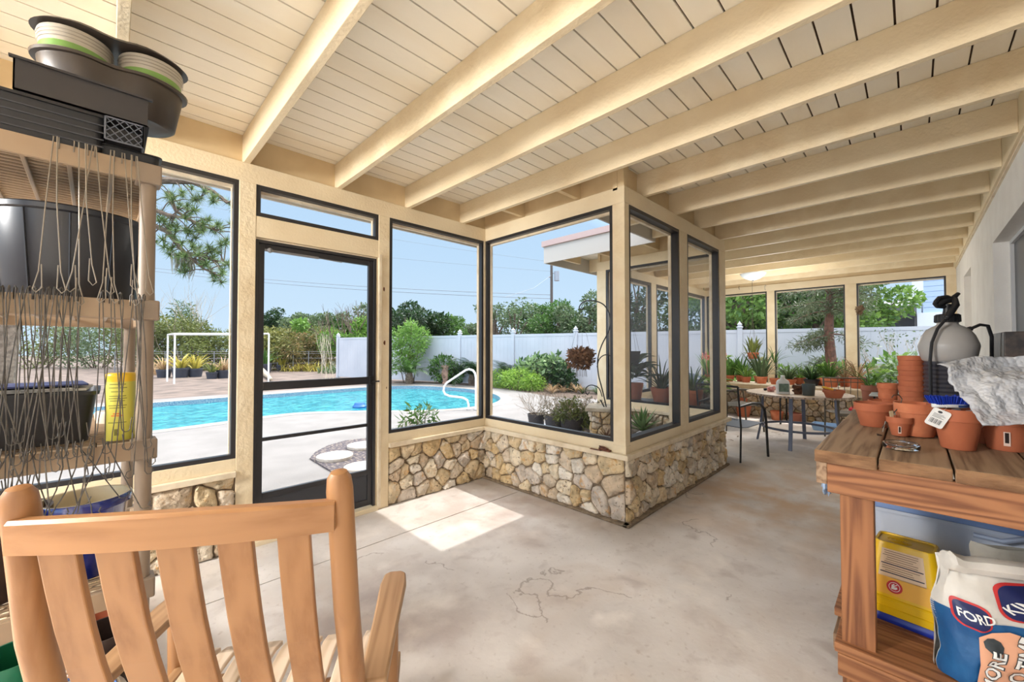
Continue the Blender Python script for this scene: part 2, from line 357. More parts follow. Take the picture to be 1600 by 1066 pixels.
g = G(); g.box(XR, YH, 2.6, XF, YH+.028, 2.819); struct(g.build('trim_1', CREAM))       # ledger
g = G(); g.box(XR, YH, 2.585, XF, YH+.014, 2.6); struct(g.build('trim_2', SILL))
# ceiling boards, with open grooves, and the roof above
g = G(); p = .131; y = YH
while y < YA+.55:
    y1 = min(y+p-.005, YA+.58); g.box(XR, y, ZC, XF+.1, y1, ZC+.02); y += p
def cut(g):  # leave the courtyard notch open to the sky
    return g
g = G(); y = YH; k = 0
while y < YA+.6:
    y1 = y+p-.0085
    if y < YC+.55: segs = [(XR, XF+.55)]
    else: segs = [(XR, XB+.45), (XD-.58, XF+.55)]
    for x0, x1 in segs:
        g.box(x0, y, ZC, x1, y1, ZC+.02)
        g.add([(x0, y1, ZC+.012), (x1, y1, ZC+.012), (x1, y+p, ZC+.012), (x0, y+p, ZC+.012)], [(0, 3, 2, 1)], 1)
    y += p
struct(g.build('ceiling', [CEILM, GAP]))
g = G(); yend = YA+.62
for x0, x1, y0, y1 in ((XR, XF+.6, -3, YC+.55), (XR, XB+.47, YC+.55, yend), (XD-.6, XF+.6, YC+.55, yend)): g.box(x0, y0, ZC+.021, x1, y1, ZC+.09)
struct(g.build('roof_1', mat('shingle_roof', S(206, 178, 168), .9, S(188, 160, 150), scale=20)))
# fascia boards round the courtyard
g = G()
zf0 = 2.60
g.box(XB+.45, YC+.55, zf0, XB+.47, yend, ZC+.02); g.box(XB+.47, YC+.55, zf0, XD-.6, YC+.57, ZC+.02); g.box(XD-.6, YC+.55, zf0, XD-.58, yend, ZC+.02)
g.box(XR, yend-.02, zf0, XB+.45, yend, ZC+.02); g.box(XD-.58, yend-.02, zf0, XF+.58, yend, ZC+.02)
struct(g.build('trim_3', mat('fascia_paint', S(196, 190, 182), .6)))
g = G()
g.box(XB+.40, YC+.5, ZC+.021, XB+.5, yend+.02, ZC+.1); g.box(XD-.63, YC+.5, ZC+.021, XD-.55, yend+.02, ZC+.1)
struct(g.build('trim_4', mat('drip_edge', S(196, 170, 164), .7)))
# beams
bw = .04
names_b = []
for k in range(-5, 14):
    x = .623+.624*k
    if x > XF-.1: break
    if x < XB-.05 or x > XD: ye = YA+.6
    else: ye = YC+.53
    g = G(); g.box(x, YH+.028, ZB, x+bw, ye, ZC-.001)
    o = struct(g.build('ceiling_beam', CREAM_ROUGH if k % 3 == 1 else CREAM, bevel=.003)); 
# blocking between the beams above the headers
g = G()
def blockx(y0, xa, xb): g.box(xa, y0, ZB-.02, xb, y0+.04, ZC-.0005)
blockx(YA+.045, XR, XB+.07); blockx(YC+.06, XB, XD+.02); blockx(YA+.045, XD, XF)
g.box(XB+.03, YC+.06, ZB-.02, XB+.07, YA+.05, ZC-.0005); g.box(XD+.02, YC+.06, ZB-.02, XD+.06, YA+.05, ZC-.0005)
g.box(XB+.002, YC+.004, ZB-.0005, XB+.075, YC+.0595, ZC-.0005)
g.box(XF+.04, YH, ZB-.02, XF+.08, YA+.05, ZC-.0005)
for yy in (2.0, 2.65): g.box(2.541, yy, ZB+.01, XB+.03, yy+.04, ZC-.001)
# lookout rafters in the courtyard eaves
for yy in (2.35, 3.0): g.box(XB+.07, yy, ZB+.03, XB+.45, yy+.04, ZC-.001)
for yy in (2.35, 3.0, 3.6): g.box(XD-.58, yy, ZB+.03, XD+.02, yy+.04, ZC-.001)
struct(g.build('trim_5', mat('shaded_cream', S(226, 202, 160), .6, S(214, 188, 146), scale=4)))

# ------------------------------------------------------------------ stone walls
def clip(poly, nx, ny, c):
    out = []
    for i in range(len(poly)):
        a, b = poly[i], poly[(i+1) % len(poly)]; da = a[0]*nx+a[1]*ny-c; db = b[0]*nx+b[1]*ny-c
        if da <= 0: out.append(a)
        if (da < 0) != (db < 0) and da != db: t = da/(da-db); out.append((a[0]+(b[0]-a[0])*t, a[1]+(b[1]-a[1])*t))
    return out
STONE_COLS = [S(226, 204, 168), S(234, 218, 190), S(220, 196, 156), S(212, 190, 162), S(238, 228, 212), S(214, 200, 184), S(220, 192, 146), S(216, 198, 174), S(228, 212, 188)]
def stone_mat(i, c):
    m = mat('field_stone_%d' % i, c, .85, tuple([x*.55 for x in c[:3]])+(1,), scale=12, bump=1.0, bscale=24, lo=.44, hi=.74, detail=10)
    N = m.node_tree.nodes; L = m.node_tree.links; b = N['Principled BSDF']; prev = [n for n in N if n.type == 'MIX'][0]; tc = [n for n in N if n.type == 'TEX_COORD'][0]
    for sc, lo, hi, col, off in ((46, .60, .70, S(96, 74, 54), 3), (17, .58, .72, S(206, 158, 96), 11), (9, .60, .72, S(236, 226, 208), 23)):
        mp = N.new('ShaderNodeMapping'); mp.inputs['Location'].default_value = (off+i, off*2, off); L.new(tc.outputs['Object'], mp.inputs[0])
        nz = N.new('ShaderNodeTexNoise'); nz.inputs['Scale'].default_value = sc; nz.inputs['Detail'].default_value = 7; nz.inputs['Distortion'].default_value = .6; L.new(mp.outputs[0], nz.inputs['Vector'])
        mr = N.new('ShaderNodeMapRange'); mr.inputs[1].default_value = lo; mr.inputs[2].default_value = hi; mr.inputs[4].default_value = .85; L.new(nz.outputs['Fac'], mr.inputs[0])
        mx = N.new('ShaderNodeMix'); mx.data_type = 'RGBA'; mx.inputs[7].default_value = col; L.new(mr.outputs[0], mx.inputs[0]); L.new(prev.outputs[2], mx.inputs[6]); prev = mx
    L.new(prev.outputs[2], b.inputs['Base Color']); return m
STONES = [stone_mat(i, c) for i, c in enumerate(STONE_COLS)]
MORTAR = mat('mortar', S(146, 128, 106), .95, S(118, 100, 80), scale=20, bump=.6)
def stone_face(g, org, ux, nrm, L, Hh, seed, cell=.128):
    """irregular field stones set on a wall face; org lower corner, ux along, nrm outwards"""
    rnd = random.Random(seed); pts = []
    nx = max(2, round(L/cell)); ny = max(2, round(Hh/(cell*.86)))
    for j in range(ny):
        for i in range(nx):
            if rnd.random() < .17: continue
            pts.append(((i+.5+rnd.uniform(-.48, .48)+(j % 2)*.3)*L/nx, (j+.5+rnd.uniform(-.36, .36))*Hh/ny))
    ux = Vector(ux); nrm = Vector(nrm); org = Vector(org)
    for p in pts:
        poly = [(0, 0), (L, 0), (L, Hh), (0, Hh)]
        for q in pts:
            if q is p or abs(q[0]-p[0]) > cell*3: continue
            dx, dy = q[0]-p[0], q[1]-p[1]; poly = clip(poly, dx, dy, (q[0]**2+q[1]**2-p[0]**2-p[1]**2)/2)
            if len(poly) < 3: break
        if len(poly) < 3: continue
        # resample the outline
        n = 20; per = [math.dist(poly[i], poly[(i+1) % len(poly)]) for i in range(len(poly))]; tot = sum(per)
        if tot < .1: continue
        rs = []
        for k in range(n):
            d = tot*k/n; i = 0
            while d > per[i]: d -= per[i]; i += 1
            a, b = poly[i], poly[(i+1) % len(poly)]; t = d/max(per[i], 1e-9); rs.append((a[0]+(b[0]-a[0])*t, a[1]+(b[1]-a[1])*t))
        cx = sum(q[0] for q in rs)/n; cy = sum(q[1] for q in rs)/n; rr = tot/6.28; hh = rnd.uniform(.016, .038); tilt = (rnd.uniform(-.12, .12), rnd.uniform(-.12, .12)); rings = []
        inset = .0055/rr
        for sc, h in ((1-inset, -.012), (1-inset*1.2, .35), (.92-inset, .75), (.8-inset, .98), (.62, 1.05), (.42, 1.05), (.2, 1.08)):
            ring = []
            for q in rs:
                # rounded corners: pull far points in
                d = math.hypot(q[0]-cx, q[1]-cy); pull = 1-.22*max(0, d/rr-1)
                x = cx+(q[0]-cx)*sc*pull; y = cy+(q[1]-cy)*sc*pull
                z = h*hh if h > 0 else h
                if h > 0: z += .014*noise.noise(Vector((x*17, y*17, seed*5)))+.012*noise.noise(Vector((x*42, y*42, seed*5)))+(tilt[0]*(x-cx)+tilt[1]*(y-cy))*h
                jx = .011*noise.noise(Vector((x*34, y*34, 9+seed))) if h > 0 else 0
                P = org+ux*(x+jx)+Vector((0, 0, 1))*(y+jx)+nrm*z; ring.append(P)
            rings.append(ring)
        if ux.cross(Vector((0, 0, 1))).dot(nrm) < 0: rings = [list(reversed(r_)) for r_ in rings]
        g.rings(rings, False, True, 1+rnd.randrange(len(STONES)))
def stone_wall(name, x0, y0, x1, y1, faces, z1=.5, seed=0):
    g = G(); g.box(x0, y0, 0, x1, y1, z1)
    for i, (org, ux, nrm, L) in enumerate(faces): stone_face(g, org, ux, nrm, L, z1, seed*10+i+1)
    o = struct(g.build(name, [MORTAR]+STONES, smooth=True, angle=50)); return o
T = .16
stone_wall('wall_left', XR, YA+.012, .60, YA+T, [((-1.0, YA+.012, 0), (1, 0, 0), (0, -1, 0), 1.6)], seed=1)
stone_wall('wall_middle', 1.70, YA+.012, XB+.18, YA+T, [((1.70, YA+.012, 0), (1, 0, 0), (0, -1, 0), XB-1.69)], seed=2)
stone_wall('wall_corner', XB+.012, YC+.012, XB+.17, YA+.012, [((XB+.012, YC+.012, 0), (0, 1, 0), (-1, 0, 0), YA-YC-.01)], seed=3)
stone_wall('wall_courtyard', XB+.17, YC+.012, XD+.02, YC+.17, [((XB+.012, YC+.012, 0), (1, 0, 0), (0, -1, 0), XD-XB+.01)], seed=4)
stone_wall('wall_end', XF+.02, YH, XF+.2, YA+T, [((XF+.02, YH, 0), (0, 1, 0), (-1, 0, 0), YA-YH)], seed=5)
stone_wall('wall_wing', XD-.02, YC+.17, XD+.14, YA+T, [((XD-.02, YC+.17, 0), (0, 1, 0), (-1, 0, 0), YA-YC)], seed=6)
stone_wall('wall_pool_side', XD+.14, YA+.012, XF+.02, YA+T, [((XD+.14, YA+.012, 0), (1, 0, 0), (0, -1, 0), 2.8)], seed=7)
# mortar toe along the corner walls
g = G(); g.box(XB-.045, YC-.04, 0, XB+.012, YA, .022); g.box(XB-.045, YC-.045, 0, XD+.02, YC+.012, .022)
struct(g.build('trim_6', MORTAR, bevel=.008))

# ------------------------------------------------------------------ sills, rails, posts, headers
def wframe(name, mats, boxes, bevel=.003):
    g = G()
    for b in boxes: g.box(*b)
    return struct(g.build(name, mats, bevel=bevel))
sz0, sz1 = .50, .54
wframe('trim_7', SILL, [(-1.0, YA-.03, sz0, .60, YA+.2, sz1), (1.70, YA-.03, sz0, XB, YA+.2, sz1), (XB-.04, YC-.04, sz0, XB+.2, YA-.03, sz1),
                        (XB+.2, YC-.04, sz0, XD+.12, YC+.2, sz1), (XD-.06, YC+.2, sz0, XD+.18, YA+.2, sz1), (XD+.18, YA-.03, sz0, XF, YA+.2, sz1), (XF-.03, YH, sz0, XF+.24, YA+.2, sz1)], .005)
RT_ = .035    # rail set back from the sill edge
wframe('trim_8', CREAM, [(-1.0, YA, sz1, .60, YA+.09, ZW0), (1.70, YA, sz1, XB, YA+.09, ZW0), (XB, YC+.1, sz1, XB+.09, YA, ZW0),
                         (XB+.068, YC, sz1, XD+.07, YC+.09, ZW0), (XD-.02, YC+.09, sz1, XD+.07, YA, ZW0), (XD+.07, YA, sz1, XF, YA+.09, ZW0), (XF, YH, sz1, XF+.09, YA, ZW0)])
wframe('trim_9', CREAM, [(XR, YA, ZW1, XB, YA+.09, ZB), (XB, YC, ZW1, XB+.09, YA+.09, ZB), (XB+.09, YC, ZW1, XD+.07, YC+.09, ZB),
                         (XD-.02, YC+.09, ZW1, XD+.07, YA+.09, ZB), (XD+.07, YA, ZW1, XF, YA+.09, ZB), (XF, YH, ZW1, XF+.09, YA+.09, ZB)])
def post(x0, y0, x1, y1, z0=sz1, z1=ZW1): wframe('trim_post', CREAM_ROUGH, [(x0, y0, z0, x1, y1, z1)])
pidx = 10
def tpost(*a):
    global pidx
    z0 = a[4] if len(a) > 4 else sz1; z1 = a[5] if len(a) > 5 else ZW1-.0006
    wframe('trim_%d' % pidx, CREAM_ROUGH, [(a[0], a[1], z0, a[2], a[3], z1)]); pidx += 1
tpost(.60, YA-.002, .70, YA+.09, 0); tpost(1.60, YA-.002, 1.70, YA+.09, 0)
tpost(2.78, YA-.0015, XB+.09, YA+.09)
tpost(XB-.0015, YC-.0015, XB+.07, YC+.105); tpost(XB-.006, YC-.006, XB+.076, YC+.11, sz1-.001, .60)
tpost(-.86, YA-.002, -.76, YA+.09)
XC1, XC2 = 3.62, 3.80
xm0 = ony(1063, 500, YC).x; xm1 = ony(1074.8, 500, YC).x; xm2 = ony(1124.7, 500, YC).x
tpost(xm0, YC-.0015, xm1, YC+.09); tpost(xm2, YC-.0015, XD+.07, YC+.09)
tpost(XD-.0215, YA-.06, XD+.071, YA+.09, sz1)
yd = [2.36]
xe = [onz(1006, 445, 2.47).x, onz(1018, 448, 2.47).x]
tpost(6.62, YA-.001, 6.80, YA+.09); tpost(8.0, YA-.001, 8.12, YA+.09); tpost(XF-.06, YA-.0015, XF+.09, YA+.09)
yf = [onx(1478, 432, XF).y, onx(1338, 445, XF).y, onx(1320, 448, XF).y, onx(1210, 457, XF).y, onx(1198, 460, XF).y]
tpost(XF-.0015, YH, XF+.09, yf[0]); tpost(XF-.0015, yf[2]-.18+(yf[1]-(yf[2]-.18)), XF+.09, yf[2]); tpost(XF-.0015, yf[3], XF+.09, yf[4])
# rail over the door, door threshold, jamb strips
wframe('trim_%d' % pidx, CREAM, [(.70, YA, 2.125, 1.60, YA+.09, 2.27), (.70, YA-.02, 0, 1.60, YA+.12, .035)]); pidx += 1
wframe('trim_%d' % pidx, SILL, [(1.60, YA-.015, 0.02, 1.625, YA-.001, 2.15), (1.585, YA+.02, .035, 1.60, YA+.09, 2.125), (.70, YA+.02, 2.11, 1.60, YA+.09, 2.125)]); pidx += 1
# window units: black frame, screen cloth
wi = 3
def window(p0, p1, z0, z1, fw=.028, outn=(0, 1), pane=SCREEN, dep=.045):
    """p0->p1 plan line of the inner face; outn plan direction outwards"""
    global wi
    p0 = Vector((*p0, 0)); p1 = Vector((*p1, 0)); d = (p1-p0).normalized(); n = Vector((*outn, 0)); L = (p1-p0).length
    M = Matrix(((d.x, n.x, 0, p0.x), (d.y, n.y, 0, p0.y), (0, 0, 1, 0), (0, 0, 0, 1)))
    g = G(); a, b = .004, dep
    g.box(0, a, z0, fw, b, z1, M=M); g.box(L-fw, a, z0, L, b, z1, M=M); g.box(fw, a, z0, L-fw, b, z0+fw, M=M); g.box(fw, a, z1-fw, L-fw, b, z1, M=M)
    o = struct(g.build('window_%d' % wi, BLACKAL)); wi += 1
    g = G(); g.box(fw, dep-.002, z0+fw, L-fw, dep-.001, z1-fw, M=M); g.f = [g.f[2]]; g.m = [0]
    g.build('screen_pane', pane, o)
    g = G()     # pale outer stop
    for q in ((fw-.004, z1-fw-.02, L-fw+.004, z1-fw-.001), ): g.box(q[0], dep+.002, q[1], q[2], dep+.03, q[3], M=M)
    g.box(L-fw-.006, dep+.002, z0+fw, L-fw-.001, dep+.03, z1-fw-.02, M=M)
    g.build('outer_stop', SILL, o); return o
window((-.76, YA), (.60, YA), ZW0, ZW1)
window((.70, YA), (1.60, YA), 2.27, ZW1)
window((1.70, YA), (2.78, YA), ZW0, ZW1)
window((XB, YC+.105), (XB, YA), ZW0, ZW1, outn=(1, 0))
GL = thin('clear_pane', (.5, .5, .5, 1), .02, .35)
window((XB+.07, YC), (xm0, YC), ZW0, ZW1, pane=GL, fw=.03, dep=.07); window((xm1, YC), (xm2, YC), ZW0, ZW1, pane=GL, fw=.03, dep=.07)
window((XD-.02, YC+.09), (XD-.02, YA-.06), ZW0, ZW1, outn=(1, 0), pane=SCREEN_D, dep=.04)
for a, b in ((XD+.07, 6.62), (6.80, 8.0), (8.12, XF-.06)): window((a, YA), (b, YA), ZW0, ZW1, pane=SCREEN, fw=.05)
window((XF, yf[0]), (XF, yf[1]), ZW0, ZW1, outn=(1, 0), fw=.022); window((XF, yf[2]), (XF, yf[3]), ZW0, ZW1, outn=(1, 0), fw=.022); window((XF, yf[4]), (XF, YA-.02), ZW0, ZW1, outn=(1, 0), fw=.022)
# rest of the porch behind the photographer, open between posts
for x in (-2.1,): tpost(x, YA-.002, x+.1, YA+.09, 0)
# screen door
g = G(); dx0, dx1, dz0, dz1 = .706, 1.582, .045, 2.108; y0, y1 = YA+.03, YA+.058
g.box(dx0, y0, dz0, dx0+.055, y1, dz1); g.box(dx1-.055, y0, dz0, dx1, y1, dz1)
g.box(dx0+.055, y0, dz1-.06, dx1-.055, y1, dz1); g.box(dx0+.055, y0, dz0, dx1-.055, y1, dz0+.05)
g.box(dx0+.055, y0, 1.055, dx1-.055, y1, 1.115); g.box(dx0+.055, y0+.004, .70, dx1-.055, y1-.004, .725); g.box(dx0+.055, y0, .30, dx1-.055, y1, .34)
for a in ((.70, YA+.012, .035, .722, YA+.06, 2.112), (1.566, YA+.012, .035, 1.588, YA+.06, 2.112), (.722, YA+.012, 2.09, 1.566, YA+.06, 2.112)): g.box(*a)
door = struct(g.build('door_1', BLACKAL, bevel=.002))
g = G(); g.box(dx0+.055, YA+.042, .34, dx1-.055, YA+.043, 2.05); g.f = [g.f[2]]; g.m = [0]; g.build('screen_pane', SCREEN, door)
g = G(); g.box(dx0+.056, YA+.038, .095, dx1-.056, YA+.05, .30); g.build('kick_panel', mat('charcoal_panel', S(52, 54, 60), .45), door)
g = G(); g.tube([(.76, YA+.02, 2.045), (1.12, YA+.02, 2.045)], .009, 8); g.tube([(1.12, YA+.02, 2.045), (1.3, YA+.022, 2.04)], .004, 6); g.ball((.79, YA+.015, 2.046), .018, 8, 6)
g.build('door_closer', GREYSTEEL, door)
g = G(); g.box(1.535, YA+.005, 1.05, 1.56, YA+.03, 1.12); g.tube([(1.55, YA+.0, 1.075), (1.60, YA-.03, 1.078)], .007, 6); g.build('handle', BLACKSTEEL, door)
# small screws, hooks and chips on the painted timber
CHIP = mat('bare_wood_chip', S(110, 66, 40), .9)
for i, (u, v) in enumerate(((600, 452), (601, 536), (604, 606))):
    p = ony(u, v, YA-.0035); g = G(); n = 7 if i < 2 else 6
    s_ = .016 if i < 2 else .008
    g.plate([(s_*.6*math.cos(6.28*j/n)*R.uniform(.7, 1.2), s_*1.3*math.sin(6.28*j/n)*R.uniform(.8, 1.2)) for j in range(n)], 0, .0015)
    tag(g.build('paint_chip', CHIP, loc=(p.x, YA-.002, p.z), rot=(math.pi/2, 0, 0)), ['small brown bare-wood scar high on cream door post', 'small brown bare-wood scar halfway down cream door post', 'tiny dark hole low on cream door post'][i], 'paint chip', 'scars on the cream door post')

# ------------------------------------------------------------------ ground outside
DECKM = mat('pool_deck', S(128, 124, 121), .8, S(118, 114, 111), scale=2.0, bump=.15, bscale=60)
DIRT = mat('bare_dirt', S(122, 106, 96), .95, S(88, 77, 70), scale=1.6, bump=.6, bscale=14, detail=8)
pool_pts = [(-6, 8.0), (-3.5, 8.55), (-1.0, 8.85), (.6, 9.02), (1.6, 9.2), (2.3, 9.35), (3.0, 9.3), (4.0, 8.6), (4.7, 7.95), (5.4, 7.5), (6.1, 7.38), (6.7, 7.45), (7.15, 7.68), (7.6, 8.05), (8.0, 8.6), (8.3, 9.2), (8.55, 10.0), (8.6, 10.8), (8.4, 11.9), (8.0, 12.9), (7.3, 13.5), (6.2, 13.75), (4.8, 13.7), (3.0, 13.65), (.9, 13.6), (-2, 13.5), (-5, 13.4), (-7.5, 12.4), (-8.4, 10.6), (-7.6, 8.8)]
def catmull(P, k=4):
    out = []; n = len(P)
    for i in range(n):
        a, b, c, d = (Vector(P[(i+j-1) % n]) for j in range(4))
        for t in range(k):
            t /= k; out.append(tuple(.5*((2*b)+(c-a)*t+(2*a-5*b+4*c-d)*t*t+(3*b-a-3*c+d)*t**3)))
    return out
pp = catmull(pool_pts, 4)
def ringpoly(g, inner, outer, z, mi=0):
    n = len(inner); g.add([(x, y, z) for x, y in inner]+[(x, y, z) for x, y in outer], [(j, n+j, n+(j+1) % n, (j+1) % n) for j in range(n)], mi)
def offset(P, d):
    out = []; n = len(P)
    for i in range(n):
        a = Vector(P[i-1]); b = Vector(P[(i+1) % n]); t = (b-a).normalized(); out.append((P[i][0]+t.y*d, P[i][1]-t.x*d))
    return out
ZG = -.02
g = G(); cop = offset(pp, .32)
# deck between the coping and a big rounded outline
cx, cy = .2, 11
deck_o = []
for (x, y) in cop:
    if y < 10.6 or x > 8.2: deck_o.append(None)
    else: deck_o.append(None)
outer = offset(pp, 1.15)
def pushed(x, y):
    # the deck runs up to the house and right round the courtyard; only a narrow walk behind the pool
    return (x, y)
ringpoly(g, pp, cop, ZG+.004)
struct(g.build('floor_coping', mat('pool_coping', S(144, 137, 130), .8, S(128, 121, 115), scale=6)))
g = G()
import bisect
from mathutils.geometry import tessellate_polygon
def poly_with_hole(g, outer, hole, z, mi=0):
    tris = tessellate_polygon([[Vector((x, y, 0)) for x, y in outer], [Vector((x, y, 0)) for x, y in hole]])
    V = [(x, y, z) for x, y in outer]+[(x, y, z) for x, y in hole]; o = len(g.v); g.v += V
    for t in tris:
        a, b, c = (Vector(V[i]) for i in t); t = t if (b-a).cross(c-a).z > 0 else tuple(reversed(t)); g.f.append(tuple(o+i for i in t)); g.m.append(mi)
deck_out = [(-14, 3.36), (2.99, 3.36), (2.99, 1.74), (5.04, 1.74), (5.04, 3.36), (9.0, 3.36), (9.6, 4.2), (9.7, 5.2), (9.2, 6.4), (8.9, 7.2), (9.2, 8.4), (9.5, 10), (9.4, 12), (8.9, 13.6), (7.8, 14.5), (6, 14.7), (0, 14.5), (-6, 14.4), (-14, 13)]
poly_with_hole(g, deck_out, cop, ZG)
# the planting bed cut out of the deck
struct(g.build('floor_deck', DECKM))
g = G(); g.add([(-90, -60, -.06), (110, -60, -.06), (110, 120, -.06), (-90, 120, -.06)], [(0, 1, 2, 3)])
big = [(-90, -60), (110, -60), (110, 120), (-90, 120)]
g = G(); poly_with_hole(g, big, cop, -.05)
struct(g.build('ground', DIRT))
# pool shell, tile band, water
TILE = mat('pool_tile', S(84, 120, 150), .3, S(150, 170, 180), scale=60, lo=.45, hi=.55)
g = G(); g.rings([[(x, y, ZG+.004) for x, y in pp], [(x, y, -.22) for x, y in pp]], False, False)
g.f = [tuple(reversed(f)) for f in g.f]
struct(g.build('wall_pool_tile', TILE))
g = G(); g.rings([[(x, y, -.22) for x, y in pp], [(x, y, -1.5) for x, y in offset(pp, -.1)]], False, True)
struct(g.build('wall_pool_shell', mat('pool_plaster', S(150, 214, 222), .6, S(120, 200, 214), scale=3)))
def water():
    m = bpy.data.materials.new('pool_water'); m.use_nodes = True; N = m.node_tree.nodes; L = m.node_tree.links; b = N['Principled BSDF']
    tc = N.new('ShaderNodeTexCoord'); nz = N.new('ShaderNodeTexNoise'); nz.inputs['Scale'].default_value = 5; nz.inputs['Detail'].default_value = 4; nz.inputs['Distortion'].default_value = 1.2
    L.new(tc.outputs['Object'], nz.inputs['Vector'])
    mx = N.new('ShaderNodeMix'); mx.data_type = 'RGBA'; mx.inputs[6].default_value = S(18, 122, 138); mx.inputs[7].default_value = S(88, 184, 188)
    mr = N.new('ShaderNodeMapRange'); mr.inputs[1].default_value = .38; mr.inputs[2].default_value = .66; L.new(nz.outputs['Fac'], mr.inputs[0])
    L.new(mr.outputs[0], mx.inputs[0]); L.new(mx.outputs[2], b.inputs['Base Color'])
    b.inputs['Roughness'].default_value = .08; b.inputs['Transmission Weight'].default_value = .35; b.inputs['IOR'].default_value = 1.2
    bp = N.new('ShaderNodeBump'); bp.inputs['Strength'].default_value = .5; bp.inputs['Distance'].default_value = .08; L.new(nz.outputs['Fac'], bp.inputs['Height']); L.new(bp.outputs[0], b.inputs['Normal'])
    return m
g = G(); g.add([(x, y, -.13) for x, y in pp], [tuple(range(len(pp)))])
struct(g.build('water', water()))
# ================================================================== ROCKING CHAIR (seen from behind)
rc = thing('rocking_chair', 'slatted light wooden rocking chair seen from behind', 'rocking chair', (.193, 1.112, 0), math.radians(-35))
def P3(x, y, z): return Vector((x, y, z))
LEAN = .145
for s in (-1, 1):
    g = G(); pts = []; rr = []
    for z in (.12, .42, .8, 1.06, 1.085, 1.098, 1.102):
        t = (z-.42)/.68; pts.append((s*(.290-.016*max(t, 0)), -LEAN*t-(.02*(1-abs(2*min(max(t, 0), 1)-1))), z)); rr.append(.026)
    rr[-3], rr[-2], rr[-1] = .0235, .016, .004
    g.tube(pts, rr, 20); g.build('back_post', TEAKC, rc, smooth=True)
g = G(); rs = []; n = 14
for i in range(n+1):
    t = -1+2*i/n; x = .272*t; y = -LEAN*.86-.022-.035*(1-t*t)-.008; zt = 1.046+.010*(1-t*t); zb = .988+.006*(1-t*t); th = .016
    rs.append([(x, y-th, zb), (x, y+th, zb), (x, y+th-.0, zt-.006), (x, y+th-.008, zt), (x, y-th+.006, zt), (x, y-th, zt-.006)])
g.rings(rs); g.build('top_rail', TEAKX, rc, smooth=True, angle=35)
for i in range(5):
    t = (-2+i)/2*.72; xt = .272*t; xb = .272*t; yt = -LEAN*.80-.03-.035*(1-t*t); g = G(); rs = []
    for k in range(7):
        q = k/6; z = .995-.515*q; x = xt+(xb-xt)*q; y = yt+(.0-yt)*q-.018*math.sin(math.pi*q); w = .030; th = .0075
        rs.append([(x-w, y-th, z), (x+w, y-th, z), (x+w, y+th, z), (x-w, y+th, z)])
    g.rings(rs); g.build('back_slat', TEAKC, rc, bevel=.003)
g = G(); g.box(-.285, -.03, .44, .285, .0, .50); g.build('lower_rail', TEAKX, rc, bevel=.004)
for s in (-1, 1):
    g = G(); out = []
    for (x, y) in ((-.034, -.02), (-.036, .2), (-.042, .38), (-.036, .435), (-.02, .452), (.02, .452), (.036, .435), (.042, .38), (.036, .2), (.030, -.02)): out.append((s*.325+x, y))
    g.plate(out, .548, .572); g.build('armrest', TEAKY, rc, smooth=True, angle=50, bevel=.006)
    g = G(); g.tube([(s*.318, .40, .10), (s*.32, .39, .548)], .022, 14); g.build('front_leg', TEAKC, rc, smooth=True)
    g = G(); rs = []
    for k in range(15):
        y = -.42+1.05*k/14; z = .02+.12*((y-.14)/.55)**2; rs.append([(s*.31-.017, y, z), (s*.31+.017, y, z), (s*.31+.017, y, z+.05), (s*.31-.017, y, z+.05)])
    g.rings(rs); g.build('rocker', TEAKY, rc, bevel=.004)
    g = G(); g.box(s*.30-.014, .0, .33, s*.30+.014, .42, .38); g.build('side_rail', TEAKY, rc, bevel=.003)
for i in range(9):
    x = -.25+.5*i/8; g = G(); rs = []
    for k in range(9):
        y = .0+.46*k/8; z = .392-.012*math.sin(math.pi*min(1, k/7))-(.0 if k < 7 else .01*(k-6)**1.6)+ .01*(k/8)
        rs.append([(x-.0235, y, z-.016), (x+.0235, y, z-.016), (x+.0235, y, z), (x-.0235, y, z)])
    g.rings(rs); g.build('seat_slat', TEAKP, rc, bevel=.004)
g = G(); g.tube([(-.30, .41, .25), (.30, .41, .25)], .013, 10); g.build('stretcher', TEAKX, rc, smooth=True)

# ================================================================== PLASTIC SHELVING UNIT
SHELFM = mat('taupe_plastic', S(152, 135, 117), .5, S(140, 123, 106), scale=5)
SHELFL = mat('taupe_shelf_edge', S(172, 149, 122), .5, S(160, 136, 110), scale=5)
SX0, SX1, SY0, SY1 = -.42, .115, 1.86, 2.80
sh = thing('shelving_unit', 'tall taupe plastic shelving unit packed with pots and wire hangers', 'shelving unit', (SX0, SY0, 0), math.radians(1.2))
SWd, SDp = SX1-SX0, SY1-SY0
lev = [.10, .56, 1.035, 1.515, 1.99]
for zt in lev:
    g = G(); b = zt-.062; e = .018
    g.box(.0, 0, b, SWd, e, zt); g.box(0, SDp-e, b, SWd, SDp, zt); g.box(0, e, b, e, SDp-e, zt); g.box(SWd-e, e, b, SWd, SDp-e, zt)
    for i in range(1, 25): y = e+(SDp-2*e)*i/25; g.box(e, y-.005, zt-.022, SWd-e, y+.005, zt-.012)
    for i in range(1, 5): x = e+(SWd-2*e)*i/5; g.box(x-.006, e, zt-.034, x+.006, SDp-e, zt-.022)
    g.build('shelf', SHELFL, sh, bevel=.003)
    for (x, y) in ((.028, .028), (SWd-.028, .028), (.028, SDp-.028), (SWd-.028, SDp-.028)):
        g = G(); g.box(x-.034, y-.034, b-.004, x+.034, y+.034, zt+.003); g.build('corner_bracket', SHELFM, sh, bevel=.005)
for (x, y) in ((.028, .028), (SWd-.028, .028), (.028, SDp-.028), (SWd-.028, SDp-.028)):
    g = G(); g.tube([(x, y, 0), (x, y, 1.94)], .0225, 18); g.build('post', SHELFM, sh, smooth=True)

